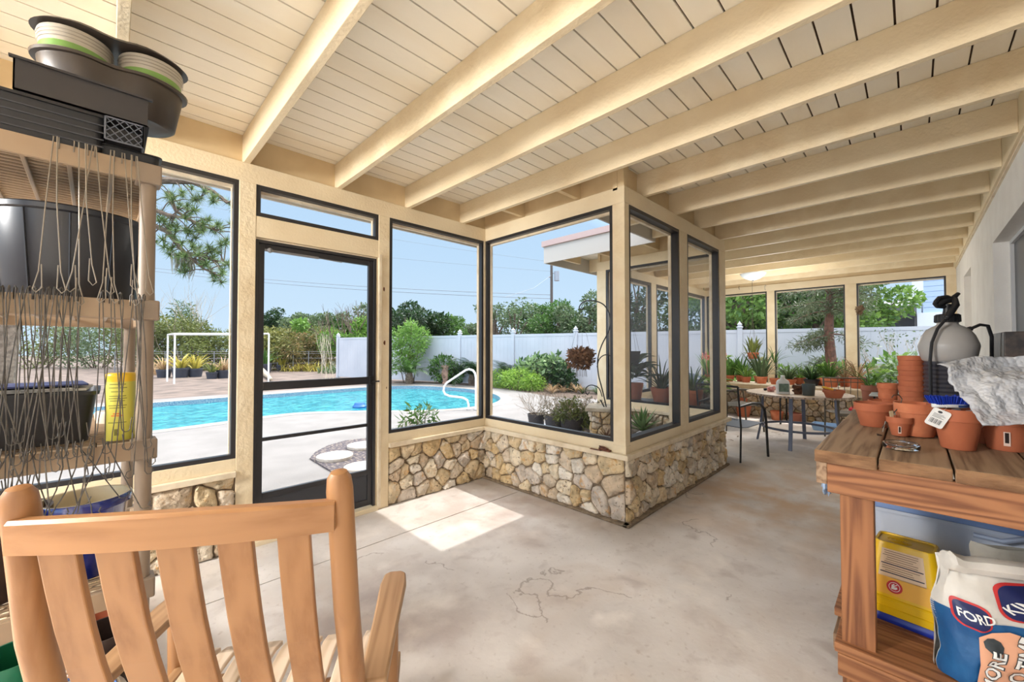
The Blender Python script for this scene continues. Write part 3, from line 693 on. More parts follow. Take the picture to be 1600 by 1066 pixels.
def pot_profile(rt, rb, h, rim=.22, th=.08, lip=.06):
    r1 = rb+(rt-rb)*(1-rim); t = rt*th
    return [(rb*.96, 0), (rb, h*.02), (r1-.0*rt, h*(1-rim)), (rt*(1-lip*.2), h*(1-rim)+h*.01), (rt, h*.985), (rt-.2*t, h), (rt-t, h), (rt-t*1.4, h*.8), (rb-t*.4, h*.12), (.001, h*.12)]
def plain_pot(name, label, cat, loc, rt, rb, h, m, n=36, rim=.22, group=None, soil=0, th=.08, parent_part=False, rz=0, soilm=None):
    """single mesh pot (clay or plastic); soil adds a part"""
    g = G(); g.lathe(pot_profile(rt, rb, h, rim, th), n, cap0=True, cap1=True)
    if not soil:
        o = g.build(name, m, None, smooth=True, angle=38, loc=loc, rz=rz); return tag(o, label, cat, group)
    t = thing(name, label, cat, loc, rz, group); g.build('pot', m, t, smooth=True, angle=38)
    s = G(); s.lathe([(.001, h*soil+.006), (rt*.4, h*soil+.008), (rb+(rt-rb)*soil-rt*th*1.2, h*soil)], n, cap0=False); s.f = [tuple(reversed(f)) for f in s.f]
    s.build('soil', soilm or SOIL, t, smooth=True); return t
# --- things on the shelves
# big black pot on the shelf with the hangers
p = Vector((-.10, 2.18, 1.517))
g = G(); g.lathe([(.172, 0), (.178, .01), (.206, .285), (.214, .29), (.216, .305), (.210, .31), (.204, .303), (.172, .02), (.001, .02)], 48, cap1=True)
for k in range(12):
    a = 6.283*k/12; g.cyl((.180*math.cos(a), .180*math.sin(a), .02), (.207*math.cos(a), .207*math.sin(a), .285), .003, n=6)
tag(g.build('nursery_pot', mat('glossy_black_plastic', S(40, 41, 46), .28), smooth=True, angle=38, loc=p), 'big round black nursery pot on the shelf under the top shelf', 'pot')
g = G(); g.lathe([(.05, 0), (.062, .075), (.067, .078), (.067, .085), (.06, .085), (.048, .01), (.001, .01)], 4, cap1=True)
tag(g.build('square_pot', BLACKPL, loc=(.035, 2.62, 1.517), rz=.8), 'small square black pot behind the big black nursery pot', 'pot')
# third shelf: rectangular black tub with papers, canister
def rect_tub(g, w, d, h, taper=.88, t=.006, r=.03, lip=.012, mi=0):
    def rr(w, d, r, z):
        out = []
        for (cx, cy, a0) in ((w/2-r, d/2-r, 0), (-w/2+r, d/2-r, 90), (-w/2+r, -d/2+r, 180), (w/2-r, -d/2+r, 270)):
            for k in range(5): a = math.radians(a0+22.5*k); out.append((cx+r*math.cos(a), cy+r*math.sin(a), z))
        return out
    g.rings([rr(w*taper, d*taper, r, 0), rr(w-.004, d-.004, r, h*.93), rr(w+lip, d+lip, r, h*.93), rr(w+lip, d+lip, r, h), rr(w-t*2, d-t*2, r, h), rr(w*taper-t*2, d*taper-t*2, r, t*1.5)], True, True, mi)
g = G(); rect_tub(g, .34, .30, .17); tub = tag(g.build('plastic_tub', BLACKPL, smooth=True, angle=38, loc=(-.20, 2.11, 1.037)), 'black rectangular tub on the middle shelf behind hanging wires', 'tub')
g = G(); g.box(-.15, -.11, 0, .13, .10, .006); tag(g.build('folder', mat('navy_board', S(52, 62, 110), .5), loc=(-.19, 2.08, 1.226), rz=.1, bevel=.002), 'dark blue folder lying on top of the black tub', 'folder')
g = G(); g.box(-.17, -.10, 0, .15, .10, .008); g.box(-.15, -.11, .008, .12, .08, .012); tag(g.build('paper_sheets', mat('old_paper', S(214, 210, 204), .7), loc=(-.20, 2.1, 1.2085), rz=-.06), 'pale sheets of paper between black tub and dark blue folder', 'papers')
g = G(); g.lathe([(.03, 0), (.05, .002), (.055, .04), (.05, .05)], 20, cap1=True)
tag(g.build('ceramic_bowl', mat('cream_glaze', S(214, 198, 176), .35), smooth=True, loc=(.01, 2.42, 1.037)), 'small cream dish beside the black tub on middle shelf', 'bowl')
can = thing('wipes_canister', 'yellow wipes canister at the end of the middle shelf', 'canister', (.028, 1.955, 1.037), -.25)
YEL = mat('canister_yellow', S(232, 190, 40), .35); LAB = mat('canister_label', S(214, 206, 92), .4, S(200, 196, 80), scale=6)
g = G(); g.lathe([(.037, 0), (.0385, .003), (.0385, .208)], 32, cap1=True); g.build('body', LAB, can, smooth=True, angle=40)
g = G(); g.lathe([(.0395, .2), (.0395, .214), (.04, .216), (.04, .224), (.036, .229)], 32, cap1=True); g.build('lid', YEL, can, smooth=True, angle=40)
g = G()
for k, (z, w, mi) in enumerate(((.19, .044, 0), (.178, .05, 0), (.165, .034, 0), (.15, .046, 0), (.142, .05, 0), (.134, .04, 0), (.118, .05, 0), (.110, .044, 0), (.09, .02, 1), (.083, .03, 1), (.06, .05, 0))):
    n = 6; a0 = -math.pi/2-w/2/.039; r_ = .0389; vs = []
    for j in range(n+1):
        a = a0+w/.039*j/n; vs += [(r_*math.cos(a), r_*math.sin(a), z), (r_*math.cos(a), r_*math.sin(a), z+(.003 if not mi else .004))]
    g.add(vs, [(2*j, 2*j+2, 2*j+3, 2*j+1) for j in range(n)], mi)
g.build('label_print', [mat('label_olive', S(128, 128, 50), .5), mat('label_orange', S(224, 120, 50), .5)], can)
g = G()
for j in range(9):
    a = -math.pi/2-.15+.035*j; r_ = .0389; g.add([(r_*math.cos(a), r_*math.sin(a), .018), (r_*math.cos(a+.018), r_*math.sin(a+.018), .018), (r_*math.cos(a+.018), r_*math.sin(a+.018), .04), (r_*math.cos(a), r_*math.sin(a), .04)], [(0, 1, 2, 3)])
g.build('barcode', mat('ink', S(30, 30, 34), .6), can)
# fourth shelf down: brown and blue glazed pots
GLAZE = mat('blue_glaze', S(34, 52, 140), .1, S(26, 36, 104), scale=9, spec=.8, coat=.6)
CREAMG = mat('cream_inner_glaze', S(222, 206, 170), .3)
bp_ = thing('glazed_pot', 'shiny cobalt blue glazed pot with cream inside', 'pot', (-.055, 2.07, .562))
g = G(); g.lathe([(.07, 0), (.078, .01), (.112, .235), (.12, .24), (.122, .262), (.117, .27)], 40); g.build('body', GLAZE, bp_, smooth=True, angle=50)
g = G(); g.lathe([(.1175, .2698), (.108, .269), (.10, .235), (.07, .02), (.001, .02)], 40, cap0=False, cap1=True); g.build('inner_wall', CREAMG, bp_, smooth=True)
g = G(); g.lathe([(.08, 0), (.088, .012), (.135, .24), (.142, .246), (.142, .268), (.13, .268), (.12, .23), (.08, .02), (.001, .02)], 40, cap1=True)
tag(g.build('glazed_pot', mat('brown_glaze', S(74, 54, 46), .3, S(54, 40, 36), scale=9), smooth=True, angle=45, loc=(-.27, 2.06, .562)), 'dark brown glazed pot left of the cobalt blue pot', 'pot')
# lower shelf things half seen between the chair slats
GREENP = mat('green_pot', S(28, 112, 78), .35)
plain_pot('plastic_pot', 'green plastic pot low on the shelving beside dark brown pot', 'pot', (-.20, 1.99, .102), .09, .07, .30, GREENP, rim=.1)
plain_pot('plastic_pot', 'dark brown pot low on the shelving seen between chair slats', 'pot', (.0, 1.99, .102), .085, .07, .28, mat('dark_brown_pot', S(56, 42, 38), .5, S(80, 62, 54), scale=8), rim=.15)
plain_pot('clay_pot', 'terracotta pot on the bottom shelf behind the dark brown pot', 'pot', (-.02, 2.28, .102), .10, .075, .17, TERRA)
# painted ceramic stool / urn on the floor in front of the shelves
pat = thing('ceramic_drum', 'cream ceramic garden drum painted with blue swirls behind the rocking chair', 'ceramic stool', (-.10, 1.70, 0))
g = G(); g.lathe([(.13, 0), (.15, .02), (.165, .17), (.16, .3), (.15, .33), (.135, .345), (.001, .35)], 44, cap1=False); g.build('body', mat('cream_ceramic', S(206, 196, 180), .3, S(192, 178, 160), scale=14), pat, smooth=True)
g = G()
for rr_ in (.125, .085, .05): g.tube([(rr_*math.cos(a*6.283/30), rr_*math.sin(a*6.283/30), .3475+.004*(rr_ < .1)) for a in range(31)], .0045, 5)
for zz, rr_ in ((.25, .164), (.16, .1665), (.08, .158)): g.tube([(rr_*math.cos(a*6.283/40), rr_*math.sin(a*6.283/40), zz+.02*math.sin(a*.9)) for a in range(41)], .005, 5)
g.build('painted_swirls', mat('blue_underglaze', S(74, 104, 160), .35), pat, smooth=True)
g = G(); g.lathe([(.10, 0), (.125, .008), (.13, .02), (.122, .02), (.1, .012), (.001, .012)], 36, cap1=True); tag(g.build('saucer', mat('teal_plastic', S(24, 92, 104), .35), smooth=True, angle=40, loc=(-.33, 1.62, 0)), 'teal saucer on the floor left of the blue swirl drum', 'saucer')

# --- pile on the very top: trays and twin planter
def tray(name, label, loc, rz, w, d, h, ribs=True, tilt=0):
    t = thing(name, label, 'plant tray', loc, rz); t.rotation_euler = (0, tilt, rz)
    g = G(); rect_tub(g, w, d, h, .93, .004, .02, .014); g.build('body', BLACKPL, t, smooth=True, angle=38)
    if ribs:
        g = G()
        for k in range(1, 5): z = h*k/5.5; g.box(-w/2*.965-.002, -d/2*(.93+.07*z/h)-.003, z, w/2*.965+.002, -d/2*(.93+.07*z/h)-.0005, z+.004)
        g.build('side_ribs', mat('worn_black_plastic', S(66, 68, 74), .4), t)
    return t
tray('nursery_tray', 'black ribbed plant tray lying lowest on the top shelf', (-.22, 2.08, 1.992), 0, .40, .40, .125)
g = G(); rect_tub(g, .17, .40, .05, .95, .004, .02, .01); tag(g.build('flat_tray', BLACKPL, smooth=True, angle=38, loc=(.035, 2.12, 1.992)), 'shallow black tray at the front corner of the top shelf', 'plant tray')
mt = thing('mesh_tray', 'long plain black tray directly under the twin planter', 'plant tray', (-.065, 2.07, 2.12), 0)
g = G(); w, d, h = .30, .40, .095
g.box(-w/2, -d/2, 0, w/2-.004, -d/2+.004, h); g.box(-w/2, d/2-.004, 0, w/2, d/2, h); g.box(-w/2, -d/2, 0, -w/2+.004, d/2, h); g.box(-w/2, -d/2, 0, w/2, d/2, .004); g.box(-w/2-.008, -d/2-.008, h-.004, w/2+.008, -d/2+.004, h+.003)
g.build('body', mat('worn_black_tray', S(54, 52, 54), .45), mt)
mb = thing('mesh_basket', 'small black diamond mesh basket at the shelf corner under the trays', 'basket', (-.022, 1.872, 2.043), 0)
def mesh_side(name, p0, ux, L_, h_):
    g = G(); n = max(3, round(L_/.026)); p0 = Vector(p0); ux = Vector(ux); uz = Vector((0, 0, 1)); st = L_/n; rise = .052
    for k in range(-8, n+9):
        for sgn in (1, -1):
            a = k*st; b_ = a+sgn*st*3; t0, t1 = 0, 1     # clip the strand to the panel
            def at(t): return a+(b_-a)*t
            lo, hi = 0, 1
            if b_ != a:
                ta, tb = sorted(((0-a)/(b_-a), (L_-a)/(b_-a))); lo, hi = max(0, ta), min(1, tb)
            if hi-lo > .02: g.tube([p0+ux*at(lo)+uz*h_*lo, p0+ux*at(hi)+uz*h_*hi], .0016, 4)
    for q in ((0, 0, L_, 0), (0, h_, L_, h_), (0, 0, 0, h_), (L_, 0, L_, h_)): g.tube([p0+ux*q[0]+uz*q[1], p0+ux*q[2]+uz*q[3]], .003, 5)
    return g.build(name, mat('dusty_black', S(104, 108, 118), .4), mb)
mesh_side('mesh_front', (0, 0, 0), (1, 0, 0), .092, .074); mesh_side('mesh_side', (.092, 0, 0), (0, 1, 0), .36, .074)
g = G(); g.box(.004, .004, 0, .088, .36, .004); g.box(.004, .02, .004, .086, .36, .05); g.build('dark_liner', BLACKPL, mb)
# lower front part of the mesh tray shows diamonds on its long side too
def bean(r, a, b, n=44, z=0, k=0):    # two-lobed outline
    out = []
    for j in range(n):
        th = 6.2832*j/n; x = math.cos(th)*a; y = math.sin(th)*b*(1-.26*math.exp(-(math.cos(th)/.30)**2)); out.append((x*r, y*r, z))
    return out
PLANTERB = mat('olive_brown_plastic', S(70, 61, 54), .38, S(60, 52, 46), scale=3)
tw = thing('twin_planter', 'dark brown twin-lobed planter holding two banded pots on top of shelving', 'planter', (.0, 2.14, 2.223), math.radians(-2))
g = G(); a_, b_ = .205, .13
g.rings([bean(.80, a_, b_, z=0), bean(.86, a_, b_, z=.01), bean(.97, a_, b_, z=.145), bean(1.04, a_, b_, z=.147), bean(1.05, a_, b_, z=.157), bean(.98, a_, b_, z=.158), bean(.84, a_, b_, z=.02)], True, True)
g.build('planter_body', PLANTERB, tw, smooth=True, angle=45)
STRIPE = mat('green_stripe', S(112, 150, 72), .4); PALEB = mat('pale_banded_pot', S(184, 176, 162), .45, S(172, 164, 150), scale=2)
for i, x in enumerate((-.102, .102)):

    g = G(); g.lathe([(.08, .13), (.088, .165), (.097, .235), (.095, .24), (.084, .236)], 36, (x, 0, 0), 1.0, 1.05, cap1=True); pb = g.build('banded_pot', PALEB, tw, smooth=True, angle=45)
    g = G(); g.lathe([(.0890, .168), (.0915, .188)], 36, (x, 0, 0), 1.004, 1.055, cap0=False); g.build('stripe', STRIPE, pb, smooth=True)
    g = G()
    for z in (.20, .212, .224): g.lathe([(.0955+(z-.2)*.08, z), (.0968+(z-.2)*.08, z+.0025)], 36, (x, 0, 0), 1.0, 1.05, cap0=False)
    g.build('rim_rings', mat('pale_grey_ring', S(156, 148, 136), .5), pb, smooth=True)
g = G()
g.rings([bean(1.05, a_, b_, z=.252), bean(1.0, a_, b_*.98, z=.262), bean(.86, a_, b_*.86, z=.272), bean(.5, a_, b_*.5, z=.276)], True, True)
lid = g.build('cover', PLANTERB, tw, smooth=True, angle=50)
g = G(); g.lathe([(.03, 0), (.022, .02), (.008, .028)], 14, (.03, 0, .27), cap1=True); g.build('cover_peak', PLANTERB, lid, smooth=True)

# --- wire pot hangers
def hanger(L_, w_, curl, seed):
    r_ = random.Random(seed); g = G(); top = Vector((0, 0, 0))
    for s in (-1, 1):
        xw = s*w_*r_.uniform(.7, 1.3); off = r_.uniform(-.012, .012)
        pts = [Vector((0, .012, -.03)), Vector((0, .012, .004)), Vector((0, .004, .009)), Vector((s*.001, -.006, .002)), Vector((s*.004, -.009, -.03))]
        for t in (.3, .65, .9): pts.append(Vector((xw*t+off*math.sin(3*t), -.010-.012*math.sin(math.pi*t), -L_*t)))
        e_ = pts[-1]+Vector((xw*.1, 0, -L_*.1)); pts.append(e_)
        for a in range(1, 6): an = a*curl/5; pts.append(e_+Vector((s*.011*(1-math.cos(an)), -.003, -.013*math.sin(an))))
        pts.append(pts[-1]+Vector((s*.004, 0, .03)))
        g.tube(pts, .0015, 5)
    return g
protos = []
WIREH = mat('galvanised_wire', S(104, 99, 92), .45, S(76, 72, 68), metal=.3, scale=30)
for i in range(6):
    o = hanger(.44+.03*i, (.03, .075, .02, .07, .05, .012)[i], 3.4+.3*i, i).build('wire_hanger', WIREH, smooth=True, loc=(0, 0, -50)); protos.append(o)
zs2 = 1.527; used = set(); r_ = random.Random(5)
xs_ = [-.385+.0125*i for i in range(26)]+[-.02, .0, .022, .05, .066, .078]
for i, x in enumerate(xs_):
    k = r_.randrange(6) if x < .01 else r_.choice((2, 4, 5)); src = protos[k]
    o = src if k not in used else src.copy()
    if k in used: scn.collection.objects.link(o)
    used.add(k); o.location = (x, SY0-.008+r_.uniform(-.004, .003), zs2+r_.uniform(-.004, .004)); o.rotation_euler = (0, 0, r_.uniform(-.45, .45))
    tag(o, 'grey wire pot hanger hooked over the shelf edge below the big black pot', 'wire hanger', 'wire pot hangers on the shelf below the big black pot')
for k in range(6):
    if k not in used: bpy.data.objects.remove(protos[k])
r_ = random.Random(9)
for i, x in enumerate((-.115, -.075, -.055, -.035, .008, .03, .05, .062)):
    g = G(); L_ = r_.uniform(.38, .46); w_ = r_.uniform(.006, .055)
    for s in (-1, 1):
        pts = [Vector((0, .012, -.03)), Vector((0, .01, .006)), Vector((s*.004, -.007, 0)), Vector((s*w_*.5, -.02, -L_*.5)), Vector((s*w_, -.02, -L_)), Vector((s*w_+.012*s, -.02, -L_-.055)), Vector((s*w_+.004*s, -.022, -L_-.065)), Vector((s*w_-.008*s, -.02, -L_-.05)), Vector((s*w_-.006*s, -.02, -L_+.02))]
        if i in (0, 3, 4) or s > 0 or r_.random() < .5: g.tube(pts, .0017, 5)
    tag(g.build('wire_hanger', mat('pale_wire', S(140, 131, 118), .4, metal=.3), smooth=True, loc=(x-.01, SY0-.006, 2.0), rz=r_.uniform(-.5, .5)), 'pale wire pot hanger with open clips hooked over the topmost shelf edge', 'wire hanger', 'clip hangers on the top shelf edge')
for i in range(10):
    o = protos[sorted(used)[i % len(used)]].copy(); scn.collection.objects.link(o); o.location = (-.30+.033*i, SY0-.006, 1.045); o.rotation_euler = (0, 0, r_.uniform(-.8, .8)); o.scale = (1.3, 1, .42)
    tag(o, 'tangled grey wire hanger dangling under the middle shelf by the blue pot', 'wire hanger', 'wire tangle below the middle shelf')
g = G(); r2 = random.Random(3)
for i in range(6):
    c = Vector((r2.uniform(-.02, .02), r2.uniform(-.02, .02), .004+.0035*i)); a = r2.uniform(0, 6); g.tube([c+Vector((.045*math.cos(a+k*.5), .045*math.sin(a+k*.5)*.7, .002*math.sin(k+i))) for k in range(14)], .0015, 5)
tag(g.build('wire_coil', WIREH, loc=(.035, 2.02, .563)), 'loose coil of grey wire beside the cobalt blue pot', 'wire coil')
# ================================================================== WORKBENCH
BX0, BX1, BY1, BZ = 1.99, 3.42, .286, .95
wb = thing('workbench', 'rough wooden workbench against the white house wall', 'workbench', (BX0, BY1, 0))
pw = .184; offs = [0, .006, -.004, .0]
ends = [(-.0, -.0), (.02, -.001), (.035, .0), (.045, .0)]
for i in range(4):
    y1 = -i*(pw+.0055); y0 = y1-pw; x0 = [.0, .012, .006, .014][i]; zt = BZ+[0, -.004, 0, .003][i]; zb = BZ-.048
    g = G(); g.rings([[(x, y0, zb), (x, y1, zb), (x, y1, zt), (x, y0, zt)] for x in (x0, 1.43)]); g.f = [tuple(reversed(f)) for f in g.f]; g.m[-1] = g.m[-2] = 1
    g.build('top_plank', [PINEX, mat('end_grain', S(150, 112, 78), .8, S(112, 78, 50), scale=26, stretch=(1, .35, 1), bump=.4)], wb, bevel=.004)
g = G(); g.box(.035, -.76, BZ-.17, .07, -.035, BZ-.0485); g.build('end_apron', PINEY, wb, bevel=.003)
g = G(); g.box(.035, -.035, BZ-.14, 1.40, -.0, BZ-.0485); g.build('side_apron', PINEX, wb, bevel=.003)
for (x, y) in ((.07, -.17), (.07, -.74), (1.31, -.17), (1.31, -.74)):
    g = G(); g.box(x, y, 0, x+.089, y+.10, BZ-.0487-.0); g.build('leg', PINEZ, wb, bevel=.004)
for i in range(5):
    x0 = .035+.27*i; g = G(); g.box(x0, -.73, .165, x0+.262, -.02 if i else -.05, .2); g.build('shelf_board', PINEY, wb, bevel=.003)
g = G(); g.box(.16, -.068, .10, 1.3, -.032, .164); g.build('lower_rail', PINEX, wb, bevel=.003)
g = G(); g.box(.032, -.72, .08, .07, -.06, .164); g.build('lower_rail', PINEY, wb, bevel=.003)

BT = BZ+.001
def cpot(u, v, w, hpx, label, z=BT, rb=.62, m=TERRA, rim=.25, group=None, th=.07, name='clay_pot'):
    p = onz(u, v, z); r_ = rad(u, w, p); 
    for _ in range(4):      # v marks the near foot of the pot: step back to its axis
        q = p+Vector((p.x, p.y, 0)).normalized()*r_*rb; r_ = rad(u, w, q)
    return plain_pot(name, label, 'pot', (q.x, q.y, z), r_, r_*rb, hgt(hpx, q), m, rim=rim, group=group, th=th)
cpot(1366, 668, 66, 36, 'wide shallow terracotta pot nearest the far corner of the workbench', rb=.68, rim=.33)
cpot(1433, 683, 76, 50, 'widest terracotta bowl in the middle of the workbench', rb=.72, rim=.3, m=TERRA2)
cpot(1406, 682, 44, 29, 'smallest terracotta pot, behind the glass dish', rb=.62, rim=.32)
cpot(1497, 704, 86, 62, 'terracotta pot with hanging price tag, under the blue brush', rb=.66, rim=.3)
cpot(1480, 684, 66, 50, 'terracotta pot tucked behind the one with the price tag', rb=.64, rim=.25)
cpot(1574, 706, 92, 56, 'wide terracotta pot at right edge under the bubble wrap', rb=.72, rim=.3)
cpot(1538, 694, 70, 48, 'terracotta pot in shadow between tagged pot and bubble wrap pot', rb=.66, rim=.25)
# nested stacks: every pot a thing
def stack(u, v, w, n, step, label, grp, h=.11, rb=.72):
    p = onz(u, v, BT); r_ = rad(u, w, p); q = p
    for _ in range(3): q = p+Vector((p.x, p.y, 0)).normalized()*r_*rb; r_ = rad(u, w, q)
    g = G(); g.lathe([(r_*rb*.97, 0), (r_*rb, .003), (r_*.93, h*.68), (r_*.985, h*.7), (r_, h*.98), (r_*.98, h), (r_*.9, h), (r_*.86, h*.7), (r_*rb*.86, .01), (.001, .01)], 40, cap1=True)
    o = g.build('clay_pot', TERRA, smooth=True, angle=38, loc=(q.x, q.y, BT)); S_ = h*step
    for i in range(n):
        c = o if i == 0 else o.copy()
        if i: scn.collection.objects.link(c); c.location = (q.x+.001*math.sin(i*2.3), q.y+.001*math.cos(i*1.7), BT+S_*i); c.rotation_euler = (0, 0, i)
        tag(c, label % ('topmost of the stack' if i == n-1 else 'bottom of the stack' if i == 0 else '%s from the bottom' % ('second', 'third', 'fourth', 'fifth', 'sixth', 'seventh')[i-1]), 'pot', grp)
    return q, r_
ps, rs_ = stack(1426, 660, 47, 6, .70, 'orange clay pot in the tall stack before the sprayer, %s', 'tall stack of nested clay pots', h=.08, rb=.88)
cpot(1388, 648, 32, 32, 'narrow terracotta pot left of the tall stack, lower of two', rb=.7, m=TERRA2)
p_ = onz(1388, 648, BT); 
stack(1484, 664, 72, 3, .22, 'terracotta pot in the low stack behind the blue brush, %s', 'low stack of clay pots behind the brush', h=.10)
cpot(1385, 652, 60, 24, 'terracotta bowl behind the small pot with the plant stick', rb=.72)
# upper pot standing in the lower narrow one
def first(label):
    for o in scn.objects:
        if o.get('label', '').startswith(label): return o
lo_ = first('narrow terracotta pot left'); c = lo_.copy(); scn.collection.objects.link(c); c.location = lo_.location+Vector((0, 0, .062)); c['label'] = 'narrow terracotta pot left of the tall stack, upper of two'; c.scale = (1.12, 1.12, 1.0)
q = onz(1398, 655, BT); g = G(); g.lathe([(.018, 0), (.026, .085), (.024, .085), (.017, .004), (.001, .004)], 20, cap1=True)
tag(g.build('plastic_cup', mat('milky_plastic', S(222, 216, 204), .4), smooth=True, angle=40, loc=q), 'small milky plastic cup in front of the tall pot stack', 'cup')
# plant stick + wire in the small pot
sp = first('smallest terracotta'); L0 = sp.location
g = G(); g.box(-.009, -.0012, 0, .009, .0012, .085); o = g.build('plant_stick', mat('pale_stick', S(226, 200, 156), .6), bevel=.001); o.location = L0+Vector((-.012, .022, .03)); o.rotation_euler = (.12, -.2, math.radians(-45)); tag(o, 'blank pale wooden plant stick standing in the smallest clay pot', 'plant label')
g = G(); a0 = L0+Vector((-.02, .05, .0)); rt_ = Vector((.707, -.707, 0))
g.tube([a0-rt_*.01+Vector((0,0,.012)), a0+rt_*.004+Vector((0,0,.06)), a0+rt_*.02+Vector((0,0,.03)), a0-rt_*.012+Vector((0,0,.03)), a0+rt_*.03+Vector((0,0,.085)), a0+rt_*.075+Vector((0,0,.135)), a0+rt_*.083+Vector((0,0,.165)), a0+rt_*.07+Vector((0,0,.183)), a0+rt_*.045+Vector((0,0,.183)), a0+rt_*.035+Vector((0,0,.17))], .0022, 6)
tag(g.build('wire_hook', mat('dark_wire', S(96, 86, 76), .4, metal=.5), smooth=True), 'bent wire hook leaning up beside the smallest clay pot', 'wire hook')
g = G(); q = onz(1374, 680, BT+.0015); g.tube([(.012*math.cos(a*.6), .008*math.sin(a*.6), 0) for a in range(11)]+[(.03, .01, 0)], .0018, 5)
tag(g.build('wire_ring', mat('rusty_wire', S(56, 44, 38), .6), loc=q), 'tiny bent rusty wire lying on the workbench plank', 'wire')
# side slots in orchid pots
SLOT = mat('slot_dark', S(40, 26, 20), .9)
def slot(pot, u, zf, w=.007, h=.022):
    L_ = pot.location; d = (CAM-L_); d.z = 0; d.normalize(); r_ = pot.dimensions.x/2
    g = G(); rr_ = None; z0 = pot.dimensions.z*zf
    return L_, d, r_, z0
for lab, rb in (('smallest terracotta', .62), ('wide terracotta pot at right', .72)):
    po = first(lab); bpy.context.view_layer.update(); rt0 = po.dimensions.x/2; hh = po.dimensions.z; d = CAM-po.location; d.z = 0; d.normalize(); sl = (rt0*.98-rt0*rb)/(hh*.75)
    z = hh*.18; h_ = hh*.34; wd = hh*.036; r0 = rt0*rb+z*sl+.0006; r1 = rt0*rb+(z+h_)*sl+.0006; sd = Vector((-d.y, d.x, 0)); g = G()
    for mi, e_ in ((1, wd*.7), (0, 0)):
        lift = .0004 if mi == 0 else 0
        vs = [d*(r0-.0005+lift)+sd*(-wd-e_)+Vector((0,0,z-e_)), d*(r0-.0005+lift)+sd*(wd+e_)+Vector((0,0,z-e_)), d*(r1+lift)+sd*(wd+e_)+Vector((0,0,z+h_+e_)), d*(r1+lift)+sd*(-wd-e_)+Vector((0,0,z+h_+e_))]
        vs = [v+d*.0012 for v in vs]; g.add(vs, [(0, 1, 2, 3)], mi)
    g.build('drain_slot', [SLOT, mat('lime_bloom', S(222, 196, 180), .9)], po)
# price tag on the tagged pot
po = first('terracotta pot with hanging'); bpy.context.view_layer.update(); d = CAM-po.location; d.z = 0; d.normalize(); sd = Vector((-d.y, d.x, 0)); hh = po.dimensions.z; rt0 = po.dimensions.x/2
tg = thing('price_tag', 'white price tag with barcode hanging on a terracotta pot', 'price tag', po.location+d*(rt0*1.0+.006)-sd*rt0*.50+Vector((0, 0, hh*.98)))
tg.rotation_euler = (math.radians(8), math.radians(25), math.atan2(d.y, d.x)+math.pi/2)
def rrect(x0, y0, x1, y1, r, k=5):
    out = []
    for cx, cy, a0 in ((x1-r, y1-r, 0), (x0+r, y1-r, 90), (x0+r, y0+r, 180), (x1-r, y0+r, 270)):
        for i in range(k): a = math.radians(a0+90*i/(k-1)); out.append((cx+r*math.cos(a), cy+r*math.sin(a)))
    return out
def vplate(g, outline, y0, y1, mi=0): g.rings([[(x, y0, z) for x, z in outline], [(x, y1, z) for x, z in outline]], True, True, mi); return g
tw_, th_ = .027, .075
g = G(); vplate(g, rrect(-tw_, -th_, tw_, 0, .009), 0, .0012); g.build('card', mat('tag_card', S(232, 230, 226), .5), tg)
g = G()
for i in range(10): x = -.018+.0036*i; g.box(x, -.0005, -.062, x+.0012+(i % 3)*.0006, -.0002, -.042)
for i, w_ in enumerate((.03, .036, .026, .034)): g.box(-.018, -.0005, -.022-.0045*i, -.018+w_, -.0002, -.0205-.0045*i)
vplate(g, [(-.004+.007*math.cos(a*.7), -.011+.005*math.sin(a*.7)) for a in range(9)], -.0005, -.0002)
g.build('print', mat('tag_ink', S(60, 62, 66), .6), tg)
g = G(); g.tube([(0, .0, -.004), (.004, .006, .012), (0, .012, .02)], .0006, 4); g.build('string', mat('string_clear', S(210, 200, 190), .4), tg)
# blue brush lying across the tagged pot
bz = po.location.z+po.dimensions.z
br = thing('scrub_brush', 'blue bristled scrub brush with white handle lying across a clay pot', 'brush', (po.location.x+.01, po.location.y+.02, bz+.001)); br.rotation_euler = (0, 0, math.radians(-50))
g = G(); g.rings([[(x, y*k, z) for x, y in [(.065*math.cos(a*.3927), .028*math.sin(a*.3927)) for a in range(16)]] for z, k in ((0, .7), (.004, 1), (.013, 1), (.015, .9))]); g.build('handle', WHITEPL, br, smooth=True, angle=50)
g = G(); g.rings([[(x, y*k, z) for x, y in [(.02+.05*math.cos(a*.3927), .028*math.sin(a*.3927)) for a in range(16)]] for z, k in ((.001, .74), (.0045, 1.03), (.0125, 1.03))]); g.build('grip', mat('blue_grip', S(44, 78, 140), .4), br, smooth=True, angle=50)
g = G(); rb_ = random.Random(2)
for i in range(16):
    for j in range(6):
        x = -.056+.0075*i; y = -.02+.008*j; dx = x*.28+rb_.uniform(-.003, .003); g.cyl((x, y, .014), (x+dx, y*1.25+rb_.uniform(-.003, .003), .046+rb_.uniform(-.003, .003)), .0026, .0034, 5)
g.build('bristles', mat('blue_bristle', S(22, 64, 190), .5, S(12, 40, 140), island=True), br)
# glass dish
q = onz(1408, 702, BT); g = G(); rr_ = rad(1408, 62, q)
for _ in range(1):
    g.lathe([(rr_*.8, 0), (rr_*.97, .006), (rr_, .016), (rr_*.97, .024), (rr_*.86, .027), (rr_*.84, .02), (rr_*.6, .012), (.001, .011)], 40, cap1=True)
gl = mat('clear_glass', (1, 1, 1, 1), .02, trans=1.0); tag(g.build('glass_dish', gl, smooth=True, loc=q), 'thick clear glass dish near the front edge of workbench', 'dish')
